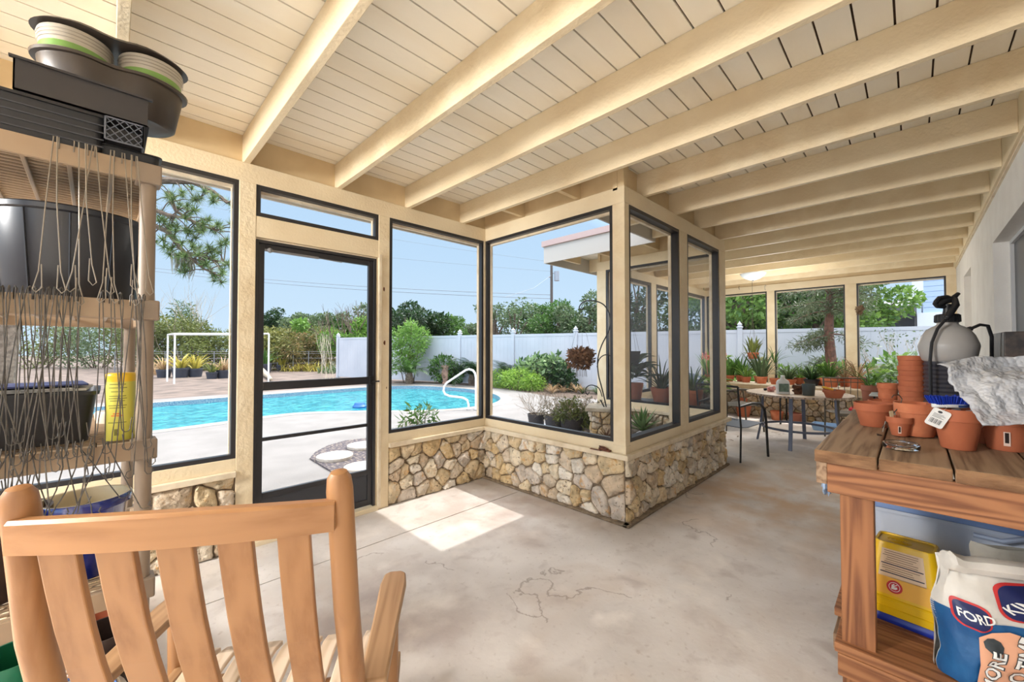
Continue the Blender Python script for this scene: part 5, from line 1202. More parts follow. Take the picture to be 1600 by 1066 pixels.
# potting bench along the end windows
PBX, PBZ = 8.72, .70
pb = thing('plant_bench', 'long low plant bench under the end windows', 'bench', (PBX, 1.5, 0))
g = G()
for k in range(5): g.box(-.26+.115*k, -1.1, PBZ-.02, -.26+.115*k+.10, 1.55, PBZ)
g.build('slatted_top', SILL, pb)
for (x, y) in ((-.24, -1.05), (.26, -1.05), (-.24, 1.5), (.26, 1.5), (-.24, .2), (.26, .2)):
    g = G(); g.tube([(x, y, 0), (x, y, PBZ-.02)], .014, 8); g.build('leg', BLACKSTEEL, pb)
spec = [  # y, x offset, pot r, pot h, kind, r, h, n, leaf, label
 (2.95, -.05, .10, .12, 'orchid', .16, .42, 22, LEAF_B, 'bright leafy orchid pot farthest left under the end windows', TERRA),
 (2.62, .05, .10, .12, 'orchid', .15, .38, 20, LEAF, 'broad leafed orchid beside the stack of stone by left end window', TERRA),
 (2.30, -.02, .09, .11, 'strap', .14, .34, 18, LEAF_B, 'spiky bright plant just left of the first window post', TERRA),
 (2.02, -.10, .10, .13, 'orchid', .15, .46, 16, LEAF_G, 'tall paddle leafed orchid by the first window post', TERRA2),
 (1.62, .0, .13, .10, 'strap', .16, .30, 30, LEAF_G, 'grey green bromeliad in shallow terracotta bowl on the bench', TERRA),
 (1.28, .02, .12, .11, 'strap', .13, .30, 34, LEAF_D, 'dark green grassy plant in black bowl on the bench', BLACKPL),
 (1.02, -.04, .14, .15, 'strap', .15, .34, 34, LEAF, 'green grassy plant in the widest terracotta pot on the bench', TERRA2),
 (.66, -.08, .11, .19, 'strap', .14, .34, 20, LEAF_T, 'dry tan plant in tall terracotta pot on the bench', TERRA)]
for (y, dx, rp, hp, kind, r, h, n, lm, lab, pm) in spec: potted('potted_plant', lab, PBX+dx, y, PBZ+.001, rp, hp, kind, r*1.25, h*1.25, int(n*1.7), int(y*100), lm, pm, 'potted plants on the end bench')
t = potted('potted_palm', 'slim potted palm with bare stem by the first window post', PBX-.12, 1.80, PBZ+.001, .09, .11, 'strap', .12, .34, 16, 77, LEAF, TERRA, stem=.30)
for i, (y, rp, hp, kind, r, h, n, lm, lab) in enumerate((
  (2.78, .09, .12, 'broad', .16, .46, 34, LEAF_B, 'leafy pale plant at the back of the bench near the left end window'),
  (2.45, .09, .12, 'orchid', .17, .48, 26, LEAF, 'tall paddle leafed plant at the back of the bench, left half'),
  (2.14, .08, .12, 'broad', .15, .40, 30, LEAF_O, 'olive leafed plant at the back of the bench by the first post'),
  (1.48, .09, .12, 'strap', .15, .36, 36, LEAF_B, 'bright grassy plant at the back of the bench under the needle tree'),
  (1.15, .09, .12, 'broad', .15, .34, 30, LEAF_B, 'leafy bright plant at the back of the bench, middle window'),
  (.84, .09, .14, 'strap', .14, .44, 28, LEAF_T, 'tan grassy plant at the back of the bench by the second post'))):
    potted('potted_plant', lab, PBX+.19, y, PBZ+.001, rp, hp, kind, r, h, n, 300+i, lm, TERRA if i % 2 else TERRA2, 'potted plants on the end bench')
# right hand glass table with scroll legs, black planter
gt = thing('glass_table', 'glass topped scroll leg table by the right end window', 'table', (7.9, .02, 0))
g = G(); g.plate(rrect(-.42, -.40, .42, .42, .03), .71, .72); g.build('glass_top', thin('tabletop_glass', (.75, .85, .85, 1), .45, .6), gt)
g = G()
for a in ((-.42, -.42, .42, -.42), (.42, -.42, .42, .42), (.42, .42, -.42, .42), (-.42, .42, -.42, -.42)): g.tube([(a[0], a[1], .70), (a[2], a[3], .70)], .012, 6)
g.build('rim', mat('pale_rim', S(190, 190, 186), .4), gt)
for (x, y) in ((-.38, -.38), (-.38, .38), (.38, -.38), (.38, .38)):
    g = G(); g.tube([(x, y, 0), (x*.8, y*.8, .3), (x*.95, y*.95, .55), (x, y, .70)], .012, 8); g.tube([(x+.03*math.cos(k*.7)*(1-k*.08), y, .58+.05*math.sin(k*.7)*(1-k*.08)) for k in range(11)], .006, 6); g.build('leg', BLACKSTEEL, gt, smooth=True)
potted('planter_box', 'long black planter with pale trailing plant on the glass table', 7.75, .02, .722, .17, .15, 'broad', .16, .24, 30, 5, LEAF_B, BLACKPL, rb=.8, rim=.1)
potted('potted_plant', 'arching leggy plant with red tipped leaves by right end window', 8.15, -.12, .722, .11, .16, 'strap', .10, .36, 12, 6, LEAF_O, TERRA)
potted('potted_plant', 'sprawling bright green plant behind the clay pot stacks', 7.62, -.20, .722, .11, .12, 'broad', .13, .34, 36, 9, LEAF_B, TERRA)
potted('potted_plant', 'strap leafed plant with drooping blades between table and bench', 7.95, .46, .45, .11, .36, 'strap', .13, .55, 16, 19, LEAF, mat('rust_pot', S(150, 92, 72), .8))
g = G(); g.box(-.2, -.2, 0, .2, .2, .45); tag(g.build('wooden_crate', mat('crate_wood', S(140, 116, 92), .8), bevel=.01, loc=(7.95, .46-.0, 0)), 'plain wooden crate carrying the drooping strap leafed plant', 'crate')
# orchid hanging from the header, on a wire
ho = thing('hanging_orchid', 'orchid in small terracotta pot hanging before the first end window', 'hanging plant', (8.55, 2.14, 1.16))
g = G(); g.lathe(pot_profile(.10, .07, .12), 28, cap1=True); g.build('pot', TERRA, ho, smooth=True, angle=38)
g = G(); leafy(g, 'orchid', .2, .36, 16, 3, .1)
for k in range(14): a = k*2.4; g.blade((0, 0, .1), (math.cos(a), math.sin(a)), .32, .014, up=.2, droop=1.3, n=5)
g.build('foliage', LEAF_O, ho, smooth=True)
g = G()
for k in range(3): a = k*2.09; g.tube([(.095*math.cos(a), .095*math.sin(a), .11), (0, 0, .75)], .0025, 4)
g.tube([(0, 0, .75), (0, 0, 1.46)], .0025, 4); g.build('hanging_wire', mat('dark_wire', S(90, 80, 70)), ho)
# mounted staghorn knot on post, small hooks
g = G(); g.ball((0, 0, 0), .05, 14, 9, sq=(.7, 1, 1.2), nz=.9, ns=3); p = onx(1343, 484, XF-.05); 
for k in range(7): g.blade((0, 0, -.02), (math.cos(k), math.sin(k)*.5), .10, .03, up=-.8, droop=.4)
tag(g.build('bark_mount', mat('bark_mount_brown', S(132, 108, 84), .9, S(90, 70, 54), scale=20), smooth=True, loc=p), 'brown bark orchid mount on the window post at right', 'orchid mount')
g = G(); g.tube([(0, 0, .03), (0, -.012, .045), (0, 0, .055), (0, .012, .04), (0, .01, -.02), (0, 0, -.05)], .003, 5); tag(g.build('wire_hook', GREYSTEEL, smooth=True, loc=onx(1196, 450, XF-.02)), 'small wire hook on the cream header above the first window post', 'hook')
g = G(); g.tube([(0, 0, .04), (0, .008, 0), (0, -.005, -.035)], .004, 5); tag(g.build('metal_hook', BLACKSTEEL, smooth=True, loc=onx(1155, 450, XF-.02)), 'short black hook on the cream header at far left', 'hook')
# ceiling light
cl = thing('ceiling_light', 'frosted glass bowl ceiling light beneath the far beams', 'ceiling light', (7.65, 1.9, ZB-.001))
g = G(); g.lathe([(.19, -.012), (.195, 0)], 36, cap1=True); g.build('mount_plate', WHITEPL, cl, smooth=True, angle=40)
g = G(); g.lathe([(.001, -.115), (.05, -.11), (.11, -.085), (.165, -.045), (.19, -.013)], 36, cap0=False, wob=lambda t: 1+.012*math.cos(6.2832*12*t)); g.build('glass_bowl', mat('frosted_glass', S(214, 224, 228), .3), cl, smooth=True)
g = G(); g.ball((0, 0, -.12), .012, 10, 6); g.build('finial', GREYSTEEL, cl, smooth=True)
# unseen copy of the fitting behind the camera, added together with a fill light
cl2 = copy_tree(cl, (-2.4, 2.3, ZB-.001), label='added unseen twin of the frosted ceiling light behind the camera')
ld = bpy.data.lights.new('porch_fill', 'POINT'); ld.energy = 380; ld.shadow_soft_size = .35; ld.color = (1, .98, .95)  # strong fill added to brighten the porch interior
lo = bpy.data.objects.new('porch_fill', ld); scn.collection.objects.link(lo); lo.location = (-2.4, 2.3, 2.25)
ld2 = bpy.data.lights.new('far_fill', 'POINT'); ld2.energy = 34; ld2.shadow_soft_size = .3; ld2.color = (1, .98, .95)  # fill added for the dim far end, free in the air below the fitting
lo2 = bpy.data.objects.new('far_fill', ld2); scn.collection.objects.link(lo2); lo2.location = (7.65, 1.7, 1.95)
# under the table by the far wall: pots, crate, tub
stk = onz(1205, 662, 0)
for i, (x, y, r_, h_, z, lab, m) in enumerate(((8.95, 2.42, .14, .22, 0, 'big upturned terracotta pot against the end stone wall', TERRA), (8.93, 2.42, .085, .14, .2215, 'small terracotta pot stacked on the upturned pot by end wall', TERRA), (8.95, 1.85, .11, .17, 0, 'terracotta pot on the floor below the middle of the bench', TERRA2), (8.9, 1.55, .12, .17, 0, 'rust coloured pot on the floor right of the bench legs', mat('rust_pot', S(150, 92, 72), .8)))):
    plain_pot('clay_pot', lab, 'pot', (x, y, z), r_, r_*.75, h_, m)
g = G(); rect_tub(g, .62, .42, .30); tag(g.build('black_tub', BLACKPL, smooth=True, angle=38, loc=(8.35, .25, 0), rz=1.57), 'large black tub on the floor under the far bench', 'tub')
g = G(); g.box(-.15, -.13, 0, .15, .13, .12); tag(g.build('red_box', mat('red_plastic', S(206, 40, 60), .4), bevel=.008, loc=(8.3, .6, .30)), 'red plastic box resting on the black floor tub', 'box')
g = G(); rect_tub(g, .5, .36, .10); tag(g.build('blue_tray', mat('pale_blue_plastic', S(150, 184, 220), .4), smooth=True, angle=38, loc=(8.42, .98, .0), rz=1.57), 'pale blue tray on the floor left of the black tub', 'tray')
g = G(); g.rings([[(x_, y_, .46+k*.0) for x_, y_ in rrect(-.03, -.2, .03, .2, .02)] for k in (0, 1)])
# big potted greenery standing in the wing, seen through the courtyard glass
for i, (x, y, rp, hp, kind, r, h, n, lm, pm, lab) in enumerate((
  (5.55, 2.95, .12, .24, 'broad', .30, .42, 34, LEAF_D, TERRA, 'dark broad leafed plant in terracotta near the wing corner window'),
  (5.50, 2.52, .15, .20, 'strap', .20, .50, 34, LEAF_D, TERRA, 'large dark strap leafed plant in wide terracotta behind the grey screen'),
  (5.52, 2.10, .13, .20, 'strap', .18, .42, 28, LEAF, TERRA2, 'green strap leafed plant on the wing plant stand nearest us'))):
    potted('potted_plant', lab, x, y, .60, rp, hp, kind, r, h, n, 40+i, lm, pm, 'plants on the stand in the wing')
ps_ = thing('plant_stand', 'low dark plant stand inside the wing window', 'plant stand', (5.52, 2.5, 0)); g = G(); g.box(-.22, -.65, .565, .22, .65, .60); g.build('stand_top', BLACKPL, ps_)
for (x, y) in ((-.2, -.62), (.2, -.62), (-.2, .62), (.2, .62)): g = G(); g.box(x-.015, y-.015, 0, x+.015, y+.015, .565); g.build('leg', BLACKPL, ps_)
# kettle grill
kg = thing('kettle_grill', 'round lidded charcoal grill behind the grey screen', 'grill', (6.9, 2.70, 0), .5)
g = G(); g.lathe([(.001, .56), (.14, .60), (.23, .70), (.24, .76)], 32, cap0=False); g.build('bowl', mat('grill_black', S(40, 44, 52), .25), kg, smooth=True)
g = G(); g.lathe([(.245, .765), (.23, .85), (.15, .92), (.001, .945)], 32, cap0=False); g.build('lid', mat('grill_lid', S(92, 112, 142), .25), kg, smooth=True)
for k in range(3): a = k*2.09; g = G(); g.tube([(.16*math.cos(a), .16*math.sin(a), .62), (.27*math.cos(a), .27*math.sin(a), 0)], .012, 8); g.build('leg', GREYSTEEL, kg)
potted('potted_plant', 'leafy plant with red flower spikes outside the wing glass', 8.2, 2.72, .0, .16, .30, 'broad', .24, .62, 60, 71, LEAF_B, BLACKPL)

g = G(); rb_ = random.Random(8)
for k in range(7):
    a = k*.9; g.tube([(.1*math.cos(a), .1*math.sin(a), .7), (.16*math.cos(a), .16*math.sin(a), 1.25)], .004, 4)
leafcloud([((.16*math.cos(k*.9), .16*math.sin(k*.9), 1.2), .07) for k in range(7)], 260, .035, 5, g=g)
g.build('flower_spikes', mat('salmon_flowers', S(226, 126, 110), .6), [o for o in scn.objects if o.get('label') == 'leafy plant with red flower spikes outside the wing glass'][0])
# hanging black planter on wing window
hp_ = thing('hanging_planter', 'square black planter hanging by the wing corner window', 'hanging planter', (5.42, 2.93, 1.10)); g = G(); g.lathe([(.10, 0), (.135, .2), (.14, .2), (.14, .215), (.12, .215), (.09, .01)], 4, cap1=True); g.build('planter', BLACKPL, hp_)
g = G()
for k in range(4): a = k*1.5708; g.tube([(.12*math.cos(a), .12*math.sin(a), .21), (0, 0, .7)], .002, 4)
g.tube([(0, 0, .7), (0, 0, 1.52)], .002, 4); g.build('hanging_wire', BLACKSTEEL, hp_)
# rubbish on the floor: two dry leaves, rusty clamp on the sill
for i, (u, v, lab) in enumerate(((1152, 683, 'curled dry leaf on the concrete near the black chair leg'), (1146, 689, 'long dry leaf on the concrete beside the wall end'))):
    q = onz(u, v, .004); g = G(); g.blade((0, 0, 0), (1, .3*i), .09, .02, up=.15, droop=.3); tag(g.build('dry_leaf', mat('dry_leaf', S(120, 92, 62), .9), loc=q, rz=i), lab, 'leaf')
q = Vector((XB-.005, 1.71, sz1+.002)); g = G(); g.box(-.012, -.05, 0, .02, .05, .012); g.box(-.018, -.03, .014, .012, .045, .024); g.tube([(0, -.045, .012), (0, .0, .03), (0, .05, .03)], .006, 6); g.box(-.03, .02, 0, -.01, .12, .006)
tag(g.build('rusty_latch', mat('rust', S(122, 72, 50), .8, S(74, 44, 34), scale=40), loc=(XB-.024, 1.74, sz1+.001), bevel=.002), 'rusty metal latch lying on the sill beside the corner post', 'latch')
# ================================================================== OUTSIDE: courtyard, pool side, garden, beyond
GZ = -.05
def XY(u, s, z=0):      # ground point seen at column u with x+y = s
    r_ = (u-800)/FPX; return Vector((s*(1+r_)/2, s*(1-r_)/2, z))
# --- vinyl fence
f0 = Vector((12.5, 3.45, GZ)); fd = Vector((-.277, .961, 0)); FH = 1.93; SP = 2.42
vf = thing('vinyl_fence', 'long white vinyl privacy fence with pointed post caps', 'fence', f0, math.atan2(fd.y, fd.x))
for k in range(-4, 8):
    g = G(); x = k*SP
    g.box(x-.063, -.063, 0, x+.063, .063, FH+.06); po = g.build('fence_post', VINYL, vf, bevel=.006)
    g = G(); g.rings([[(x-.08, -.08, FH+.06), (x+.08, -.08, FH+.06), (x+.08, .08, FH+.06), (x-.08, .08, FH+.06)], [(x-.08, -.08, FH+.085), (x+.08, -.08, FH+.085), (x+.08, .08, FH+.085), (x-.08, .08, FH+.085)], [(x-.045, -.045, FH+.10), (x+.045, -.045, FH+.10), (x+.045, .045, FH+.10), (x-.045, .045, FH+.10)], [(x-.05, -.05, FH+.12), (x+.05, -.05, FH+.12), (x+.05, .05, FH+.12), (x-.05, .05, FH+.12)], [(x-.06, -.06, FH+.15), (x+.06, -.06, FH+.15), (x+.06, .06, FH+.15), (x-.06, .06, FH+.15)], [(x-.02, -.02, FH+.21), (x+.02, -.02, FH+.21), (x+.02, .02, FH+.21), (x-.02, .02, FH+.21)], [(x-.002, -.002, FH+.25), (x+.002, -.002, FH+.25), (x+.002, .002, FH+.25), (x-.002, .002, FH+.25)]])
    g.build('post_cap', VINYL, po)
    if k < 7:
        g = G(); a, b_ = x+.063, x+SP-.063; n = 14
        g.box(a, -.022, FH-.09, b_, .022, FH); g.box(a, -.022, .05, b_, .022, .17)
        for i in range(n): w = (b_-a)/n; g.box(a+i*w+.002, -.011, .17, a+(i+1)*w-.002, .011, FH-.09); g.box(a+i*w-.002, -.007, .17, a+i*w+.002, .007, FH-.09)
        g.build('fence_panel', VINYL, vf)
# --- pool handrail, float, stepping stones
hr = thing('pool_handrail', 'white curved handrail at the near pool edge', 'handrail', (5.78, 6.92, ZG))
d = Vector((-.57, .82, 0)); pts = [(0, 0), (0, .72), (.02, .82), (.07, .885), (.16, .91), (.24, .885), (.68, .60), (.74, .52), (.76, .42), (.72, .34), (.62, .30), (.30, .27), (.20, .22), (.17, .12), (.17, 0)]
g = G(); g.tube([d*t+Vector((0, 0, z)) for t, z in pts], .024, 12); g.build('rail', mat('white_rail', S(232, 232, 234), .25), hr, smooth=True)
for t in (0, .17): g = G(); g.lathe([(.055, 0), (.055, .012), (.03, .02)], 16, d*t, cap1=True); g.build('escutcheon', GREYSTEEL, hr, smooth=True, angle=40)
q = onz(562, 637, -.13); g = G(); g.lathe([(.10, -.02), (.17, .0), (.17, .04), (.14, .07), (.12, .12), (.001, .13)], 24, cap1=False); tag(g.build('chlorine_float', mat('float_blue', S(34, 96, 160), .4), smooth=True, angle=40, loc=q), 'blue chlorine float on the water near the pool edge', 'float')
bed = [onz(u, v, ZG) for u, v in ((484, 718), (493, 708), (512, 698), (540, 690), (575, 686), (612, 686), (640, 692), (640, 712), (610, 730), (575, 742), (545, 748), (524, 742), (505, 731))]
g = G(); g.rings([[(p.x, p.y, z) for p in reversed(bed)] for z in (ZG+.018, ZG)], True, True); 
tag(g.build('mulch_bed', mat('mulch', S(78, 72, 78), .95, S(150, 136, 122), scale=26, lo=.5, hi=.66, bump=.8)), 'grey leaf litter bed let into the pool deck outside the door', 'mulch', kind='stuff')
STEP = mat('stepping_stone', S(206, 198, 188), .85, S(178, 168, 158), scale=12, bump=.3)
for u, v, w, lab in ((524, 716, 58, 'round pale stepping stone in the middle of the mulch bed'), (568, 699, 50, 'pale stepping stone at the far side of the mulch bed'), (566, 733, 56, 'pale stepping stone closest to the screen door')):
    q = onz(u, v, ZG+.018); r_ = rad(u, w, q); g = G(); g.lathe([(r_*.98, 0), (r_, .01), (r_, .035), (r_*.96, .042)], 30, cap1=True, wob=lambda t: 1+.03*math.sin(19*t)); tag(g.build('stepping_stone', STEP, smooth=True, angle=40, loc=(q.x, q.y, ZG+.018)), lab, 'stepping stone', 'stepping stones in the mulch bed')

def shrub(name, label, p, blobs, n, size, lm, seed, cat='shrub', stems=5, sh=.5, group=None, aspect=.45, bark=BARK, droop=0, flat=0, sr=.03):
    t = thing(name, label, cat, p, 0, group); rnd = random.Random(seed)
    leafcloud(blobs, n, size, seed, flat, sh, aspect, g=(g := G()), droop=droop); g.build('foliage', lm, t)
    g = G(); 
    for i in range(stems):
        b_ = blobs[i % len(blobs)]; c = Vector(b_[0]); st = Vector((c.x*.25+rnd.uniform(-.1, .1), c.y*.25+rnd.uniform(-.1, .1), 0)); mid = (st+c)/2+Vector((rnd.uniform(-.1, .1), rnd.uniform(-.1, .1), 0))*b_[1]
        g.tube([st, mid, c, c+Vector((rnd.uniform(-.5, .5), rnd.uniform(-.5, .5), .6))*b_[1]], [sr, sr*.8, sr*.5, sr*.2], 6)
    g.build('stems', bark, t); return t
def rblobs(n, w, h0, h1, r0, r1, seed):
    rnd = random.Random(seed); return [((rnd.uniform(-w, w), rnd.uniform(-w, w), rnd.uniform(h0, h1)), rnd.uniform(r0, r1)) for _ in range(n)]
# --- planting bed along the fence behind the pool
g = G(); pl = [(8.9, 7.0), (9.2, 8.4), (9.5, 10), (9.4, 12), (8.9, 13.6), (8.3, 15.2), (9.2, 15.6), (10.6, 10.6), (12.2, 5.0), (12.2, 3.6), (9.8, 3.6), (9.7, 5.2)]
g.plate([(x, y) for x, y in pl], GZ, ZG+.0-.004); tag(g.build('garden_bed', mat('bed_mulch', S(112, 96, 84), .95, S(76, 62, 54), scale=16, bump=.8)), 'brown mulched planting bed in front of the white fence', 'mulch', kind='stuff')
zb = ZG-.003
t = shrub('bamboo_shrub', 'tall feathery bright green shrub at the far end of the pool', (8.55, 14.4, zb), [((0, 0, 1.5), .65, (1, 1, 1)), ((-.3, .3, 1.0), .6), ((.3, -.2, 1.8), .5), ((.1, .2, 2.1), .36), ((-.45, .1, 1.8), .38), ((-.1, -.3, 2.3), .22)], 3800, .16, leafmat('bamboo_green', S(132, 168, 74), S(84, 124, 52)), 3, stems=7, aspect=.22, sr=.02)
def cycad(name, label, p, n, L_, w, up, lm, seed, h=.3, cat='palm'):
    t = thing(name, label, cat, p); rnd = random.Random(seed); g = G()
    for i in range(n):
        a = i*2.4; el = rnd.uniform(*up); dd = Vector((math.cos(a), math.sin(a), 0)); pos = Vector((0, 0, h)); ang = el; k = 16; sd = Vector((-dd.y, dd.x, 0))
        for j in range(k):
            t_ = j/k; nx_ = pos+(dd*math.cos(ang)+Vector((0, 0, math.sin(ang))))*(L_/k); ll = w*math.sin(math.pi*min(1, t_*.9+.12))
            for s in (-1, 1):
                tip = pos+sd*s*ll+(nx_-pos).normalized()*ll*.5-Vector((0, 0, ll*.15)); o_ = (nx_-pos)*.36
                g.add([pos-o_*.5, pos+o_, tip], [(0, 1, 2)])
            pos = nx_; ang -= 1.7/k*(.5+t_)
    g.build('fronds', lm, t); g = G(); g.lathe([(.14, 0), (.16, h*.5), (.10, h+.05)], 12, cap1=True); g.build('trunk', BARK, t); return t
cycad('sago_palm', 'dark green sago palm below the feathery bright shrub', (8.25, 13.9, zb), 34, 1.2, .22, (.4, 1.3), LEAF, 5, .4)
cycad('sago_palm', 'wide dark sago palm behind the white pool handrail', (9.75, 11.9, zb), 46, 1.35, .26, (.2, 1.25), LEAF_D, 6, .35)
cycad('sago_palm', 'dark sago palm against the fence right of the wide one', (10.15, 10.5, zb), 34, .95, .2, (.3, 1.3), LEAF_D, 9, .45)
shrub('asparagus_fern', 'bright yellow-green feathery fern mound beside the pool deck', (9.72, 9.35, zb), [((0, 0, .35), .55, (1, 1.3, .75)), ((.1, .9, .3), .5, (1, 1.2, .7)), ((0, -.6, .25), .42, (1, 1.1, .7))], 5200, .11, leafmat('fern_lime', S(154, 186, 72), S(104, 146, 50)), 12, cat='fern', stems=4, sh=.35, aspect=.2)
shrub('leafy_shrub', 'dark leafy shrub with pale variegated leaves against the fence', (10.35, 9.1, zb), [((0, 0, .7), .5), ((-.1, .5, .55), .45), ((.1, -.6, .8), .4)], 900, .2, leafmat('variegated', S(150, 176, 120), S(40, 78, 44)), 13, sh=.5, aspect=.5)
shrub('leafy_shrub', 'small dark shrub with purple cast right of the variegated shrub', (10.45, 8.2, zb), [((0, 0, .55), .42), ((0, -.2, .25), .4)], 700, .16, LEAF_D, 14, sh=.5)
shrub('leafy_shrub', 'round green shrub on the fence line beyond the pool end', (9.4, 13.3, zb), [((0, 0, .6), .55), ((.2, -.5, .4), .4)], 1000, .16, LEAF, 15)
for i, (x, y, lm, lab) in enumerate(((10.2, 7.6, LEAF_T, 'dry brown bromeliad clump nearest the variegated shrub'), (10.45, 6.9, LEAF_G, 'grey bromeliad clump in the middle of the bed by the deck'), (10.7, 6.1, LEAF_T, 'tan dry clump under the hanging basket view'), (11.0, 5.3, LEAF_D, 'dark spiky clump by the wing end of the bed'), (9.75, 8.15, LEAF_T, 'tan spiky clump at the deck edge before the fern'))):
    t = thing('bromeliad', lab, 'plant', (x, y, zb)); g = G(); rb_ = random.Random(i)
    for c in range(4): 
        cx, cy = rb_.uniform(-.3, .3), rb_.uniform(-.4, .4)
        for k in range(16): a = k*2.4+c; g.blade((cx, cy, 0), (math.cos(a), math.sin(a)), rb_.uniform(.25, .42), .05, up=rb_.uniform(.5, 1.3), droop=.8, n=4)
    g.build('leaves', lm, t, smooth=True)
shrub('leafy_shrub', 'bright leafy ground plants at the foot of the fence beyond the end windows', (11.9, 2.6, GZ), [((0, 0, .45), .6), ((.2, -1.2, .5), .6), ((-.1, -2.4, .6), .7), ((0, .9, .5), .5)], 3600, .16, LEAF_B, 16, group=None, sh=.4)
shrub('leafy_shrub', 'pale silvery flowering shrub outside the right end window', (11.6, -.1, GZ), [((0, 0, .85), .55), ((.1, .5, .6), .5), ((0, -.6, .6), .5)], 2000, .10, leafmat('silver_leaf', S(196, 206, 196), S(120, 146, 100)), 17, sh=.4)
# slim bare sapling against the fence
t = thing('bare_sapling', 'thin bare many-stemmed sapling in front of the fence at right', 'sapling', (12.1, .1, GZ)); g = G(); rnd = random.Random(21); tips = []
for k in range(3): branch(g, (0, 0, 0), (rnd.uniform(-.3, .3), rnd.uniform(-.3, .3), 1), .7, .018, 3, rnd, .45, tips=tips)
g.build('stems', BARKL, t); g = leafcloud([(p, .12) for p in tips], 160, .06, 4); g.build('foliage', LEAF_G, t)
# conifer-like tree between the end windows and fence
t = thing('bottlebrush_tree', 'drooping grey-green needle tree just outside the middle end window', 'tree', (11.3, 1.30, GZ)); rnd = random.Random(33); g = G()
g.tube([(0, 0, 0), (.03, -.02, .8), (-.02, .03, 1.7), (.05, 0, 2.8), (.0, .02, 4.0)], [.12, .11, .09, .06, .03], 10); tips = []
for k in range(26):
    z = .75+3.1*rnd.random(); a = rnd.uniform(0, 6.28); L_ = rnd.uniform(.5, 1.0) if z > 1.3 else rnd.uniform(.4, .9); d = Vector((math.cos(a), math.sin(a), rnd.uniform(-.1, .3))).normalized(); p = Vector((0, 0, z)); pts = [p]
    for j in range(5): p = p+d*L_/5; d = (d-Vector((0, 0, .12))).normalized(); pts.append(p.copy()); tips.append((tuple(p), .15, (1, 1, .8)))
    g.tube(pts, [.02, .016, .013, .01, .008, .005], 5)
g.build('trunk', mat('red_bark', S(128, 92, 78), .9, S(90, 66, 58), scale=12), t); g = leafcloud(tips, 7200, .12, 34, aspect=.13, shell=.1, droop=.5); g.build('foliage', leafmat('needle_grey', S(112, 124, 92), S(74, 86, 58)), t)

# --- trees beyond the fence
def tree(label, p, h, w, n, size, lm, seed, trunk=.14, name='leafy_tree', crown0=.3, bark=BARK, group=None, nb=16, sh=.55, aspect=.5):
    t = thing(name, label, 'tree', p, 0, group); rnd = random.Random(seed); g = G(); tips = []
    g.tube([(0, 0, 0), (.05*h*rnd.uniform(-1, 1), .04*h*rnd.uniform(-1, 1), h*.3), (.04*h*rnd.uniform(-1, 1), .04*h*rnd.uniform(-1, 1), h*.6), (0, 0, h*.85)], [trunk, trunk*.8, trunk*.5, trunk*.2], 8)
    blobs = []
    for i in range(nb):
        a = i*2.4; rr_ = w*math.sqrt((i+.5)/nb)*.8; z = h*(crown0+(1-crown0)*rnd.random()*(1-.35*(rr_/w)**2)); r_ = w*rnd.uniform(.26, .42); z = min(z, h-r_*.7)
        c = (rr_*math.cos(a), rr_*math.sin(a), z); blobs.append((c, r_, (1, 1, .8))); g.tube([(0, 0, z*.55), (c[0]*.6, c[1]*.6, z*.85), c], [trunk*.35, trunk*.22, trunk*.1], 5)
    g.build('trunk', bark, t); leafcloud(blobs, n, size, seed, g=(g := G()), shell=sh, aspect=aspect); g.build('foliage', lm, t); return t
for i, (u, s, h, w, n, size, lm, lab) in enumerate((
  (1150, 21, 6.6, 2.0, 5200, .26, LEAF_B, 'bright green tree filling the left end window'),
  (1215, 23, 6.8, 2.2, 5600, .26, LEAF, 'mid green tree behind the fence between the first two end windows'),
  (1262, 21, 6.4, 1.9, 5200, .24, LEAF_B, 'sunlit green tree behind the needle tree'),
  (1325, 21.5, 5.6, 1.7, 4600, .26, LEAF_B, 'green tree left of the neighbour house in the right end window'),
  (1100, 24, 4.4, 1.9, 3600, .26, LEAF, 'dark green tree seen through the wing behind the fence'),
  (925, 23, 3.75, 1.5, 5200, .17, LEAF_G, 'rounded grey-green tree above the fence by the wing eave'),
  (872, 24, 3.6, 1.4, 4800, .17, LEAF, 'rounded green tree above the fence left of the wing'),
  (838, 27, 3.5, 1.3, 3800, .18, LEAF, 'small dense tree below the power pole'),
  (805, 25, 3.6, 1.3, 1500, .16, LEAF_G, 'thin airy tree above the fence near the power pole'),
  (770, 25, 3.5, 1.0, 1300, .16, LEAF_G, 'sparse tree directly right of the corner mullion'),
  (1000, 25, 5.2, 1.7, 3200, .22, LEAF_D, 'dark tree seen through the wing corner window'),
  (657, 58, 6.0, 3.2, 5200, .42, LEAF_D, 'big dark oak above the fence left of the handrail'),
  (632, 52, 5.0, 2.4, 3600, .40, LEAF_D, 'lower dark oak behind the bright feathery shrub'),
  (697, 60, 4.8, 2.6, 3600, .40, LEAF, 'green oak right of the big dark oak'),
  (738, 66, 4.4, 2.2, 3000, .40, LEAF_G, 'small far tree just left of the corner mullion'),
  (430, 72, 6.6, 2.6, 3600, .42, LEAF_D, 'tall far pine crown left in the screen door view'),
  (465, 60, 5.0, 2.6, 3000, .42, LEAF_G, 'blue-green far tree beside the tall pine crown'),
  (500, 64, 5.4, 3.0, 3400, .42, LEAF_G, 'blue-green far tree behind the bare-branched tree'),
  (590, 64, 6.4, 3.0, 3400, .42, LEAF_G, 'far green tree at the right edge of the screen door'),
  (548, 66, 5.6, 2.8, 3000, .42, LEAF, 'green far tree just right of the bare branches'))):
    tree(lab, XY(u, s, GZ), h, w, int(n*1.5), size*.72, lm, 50+i)
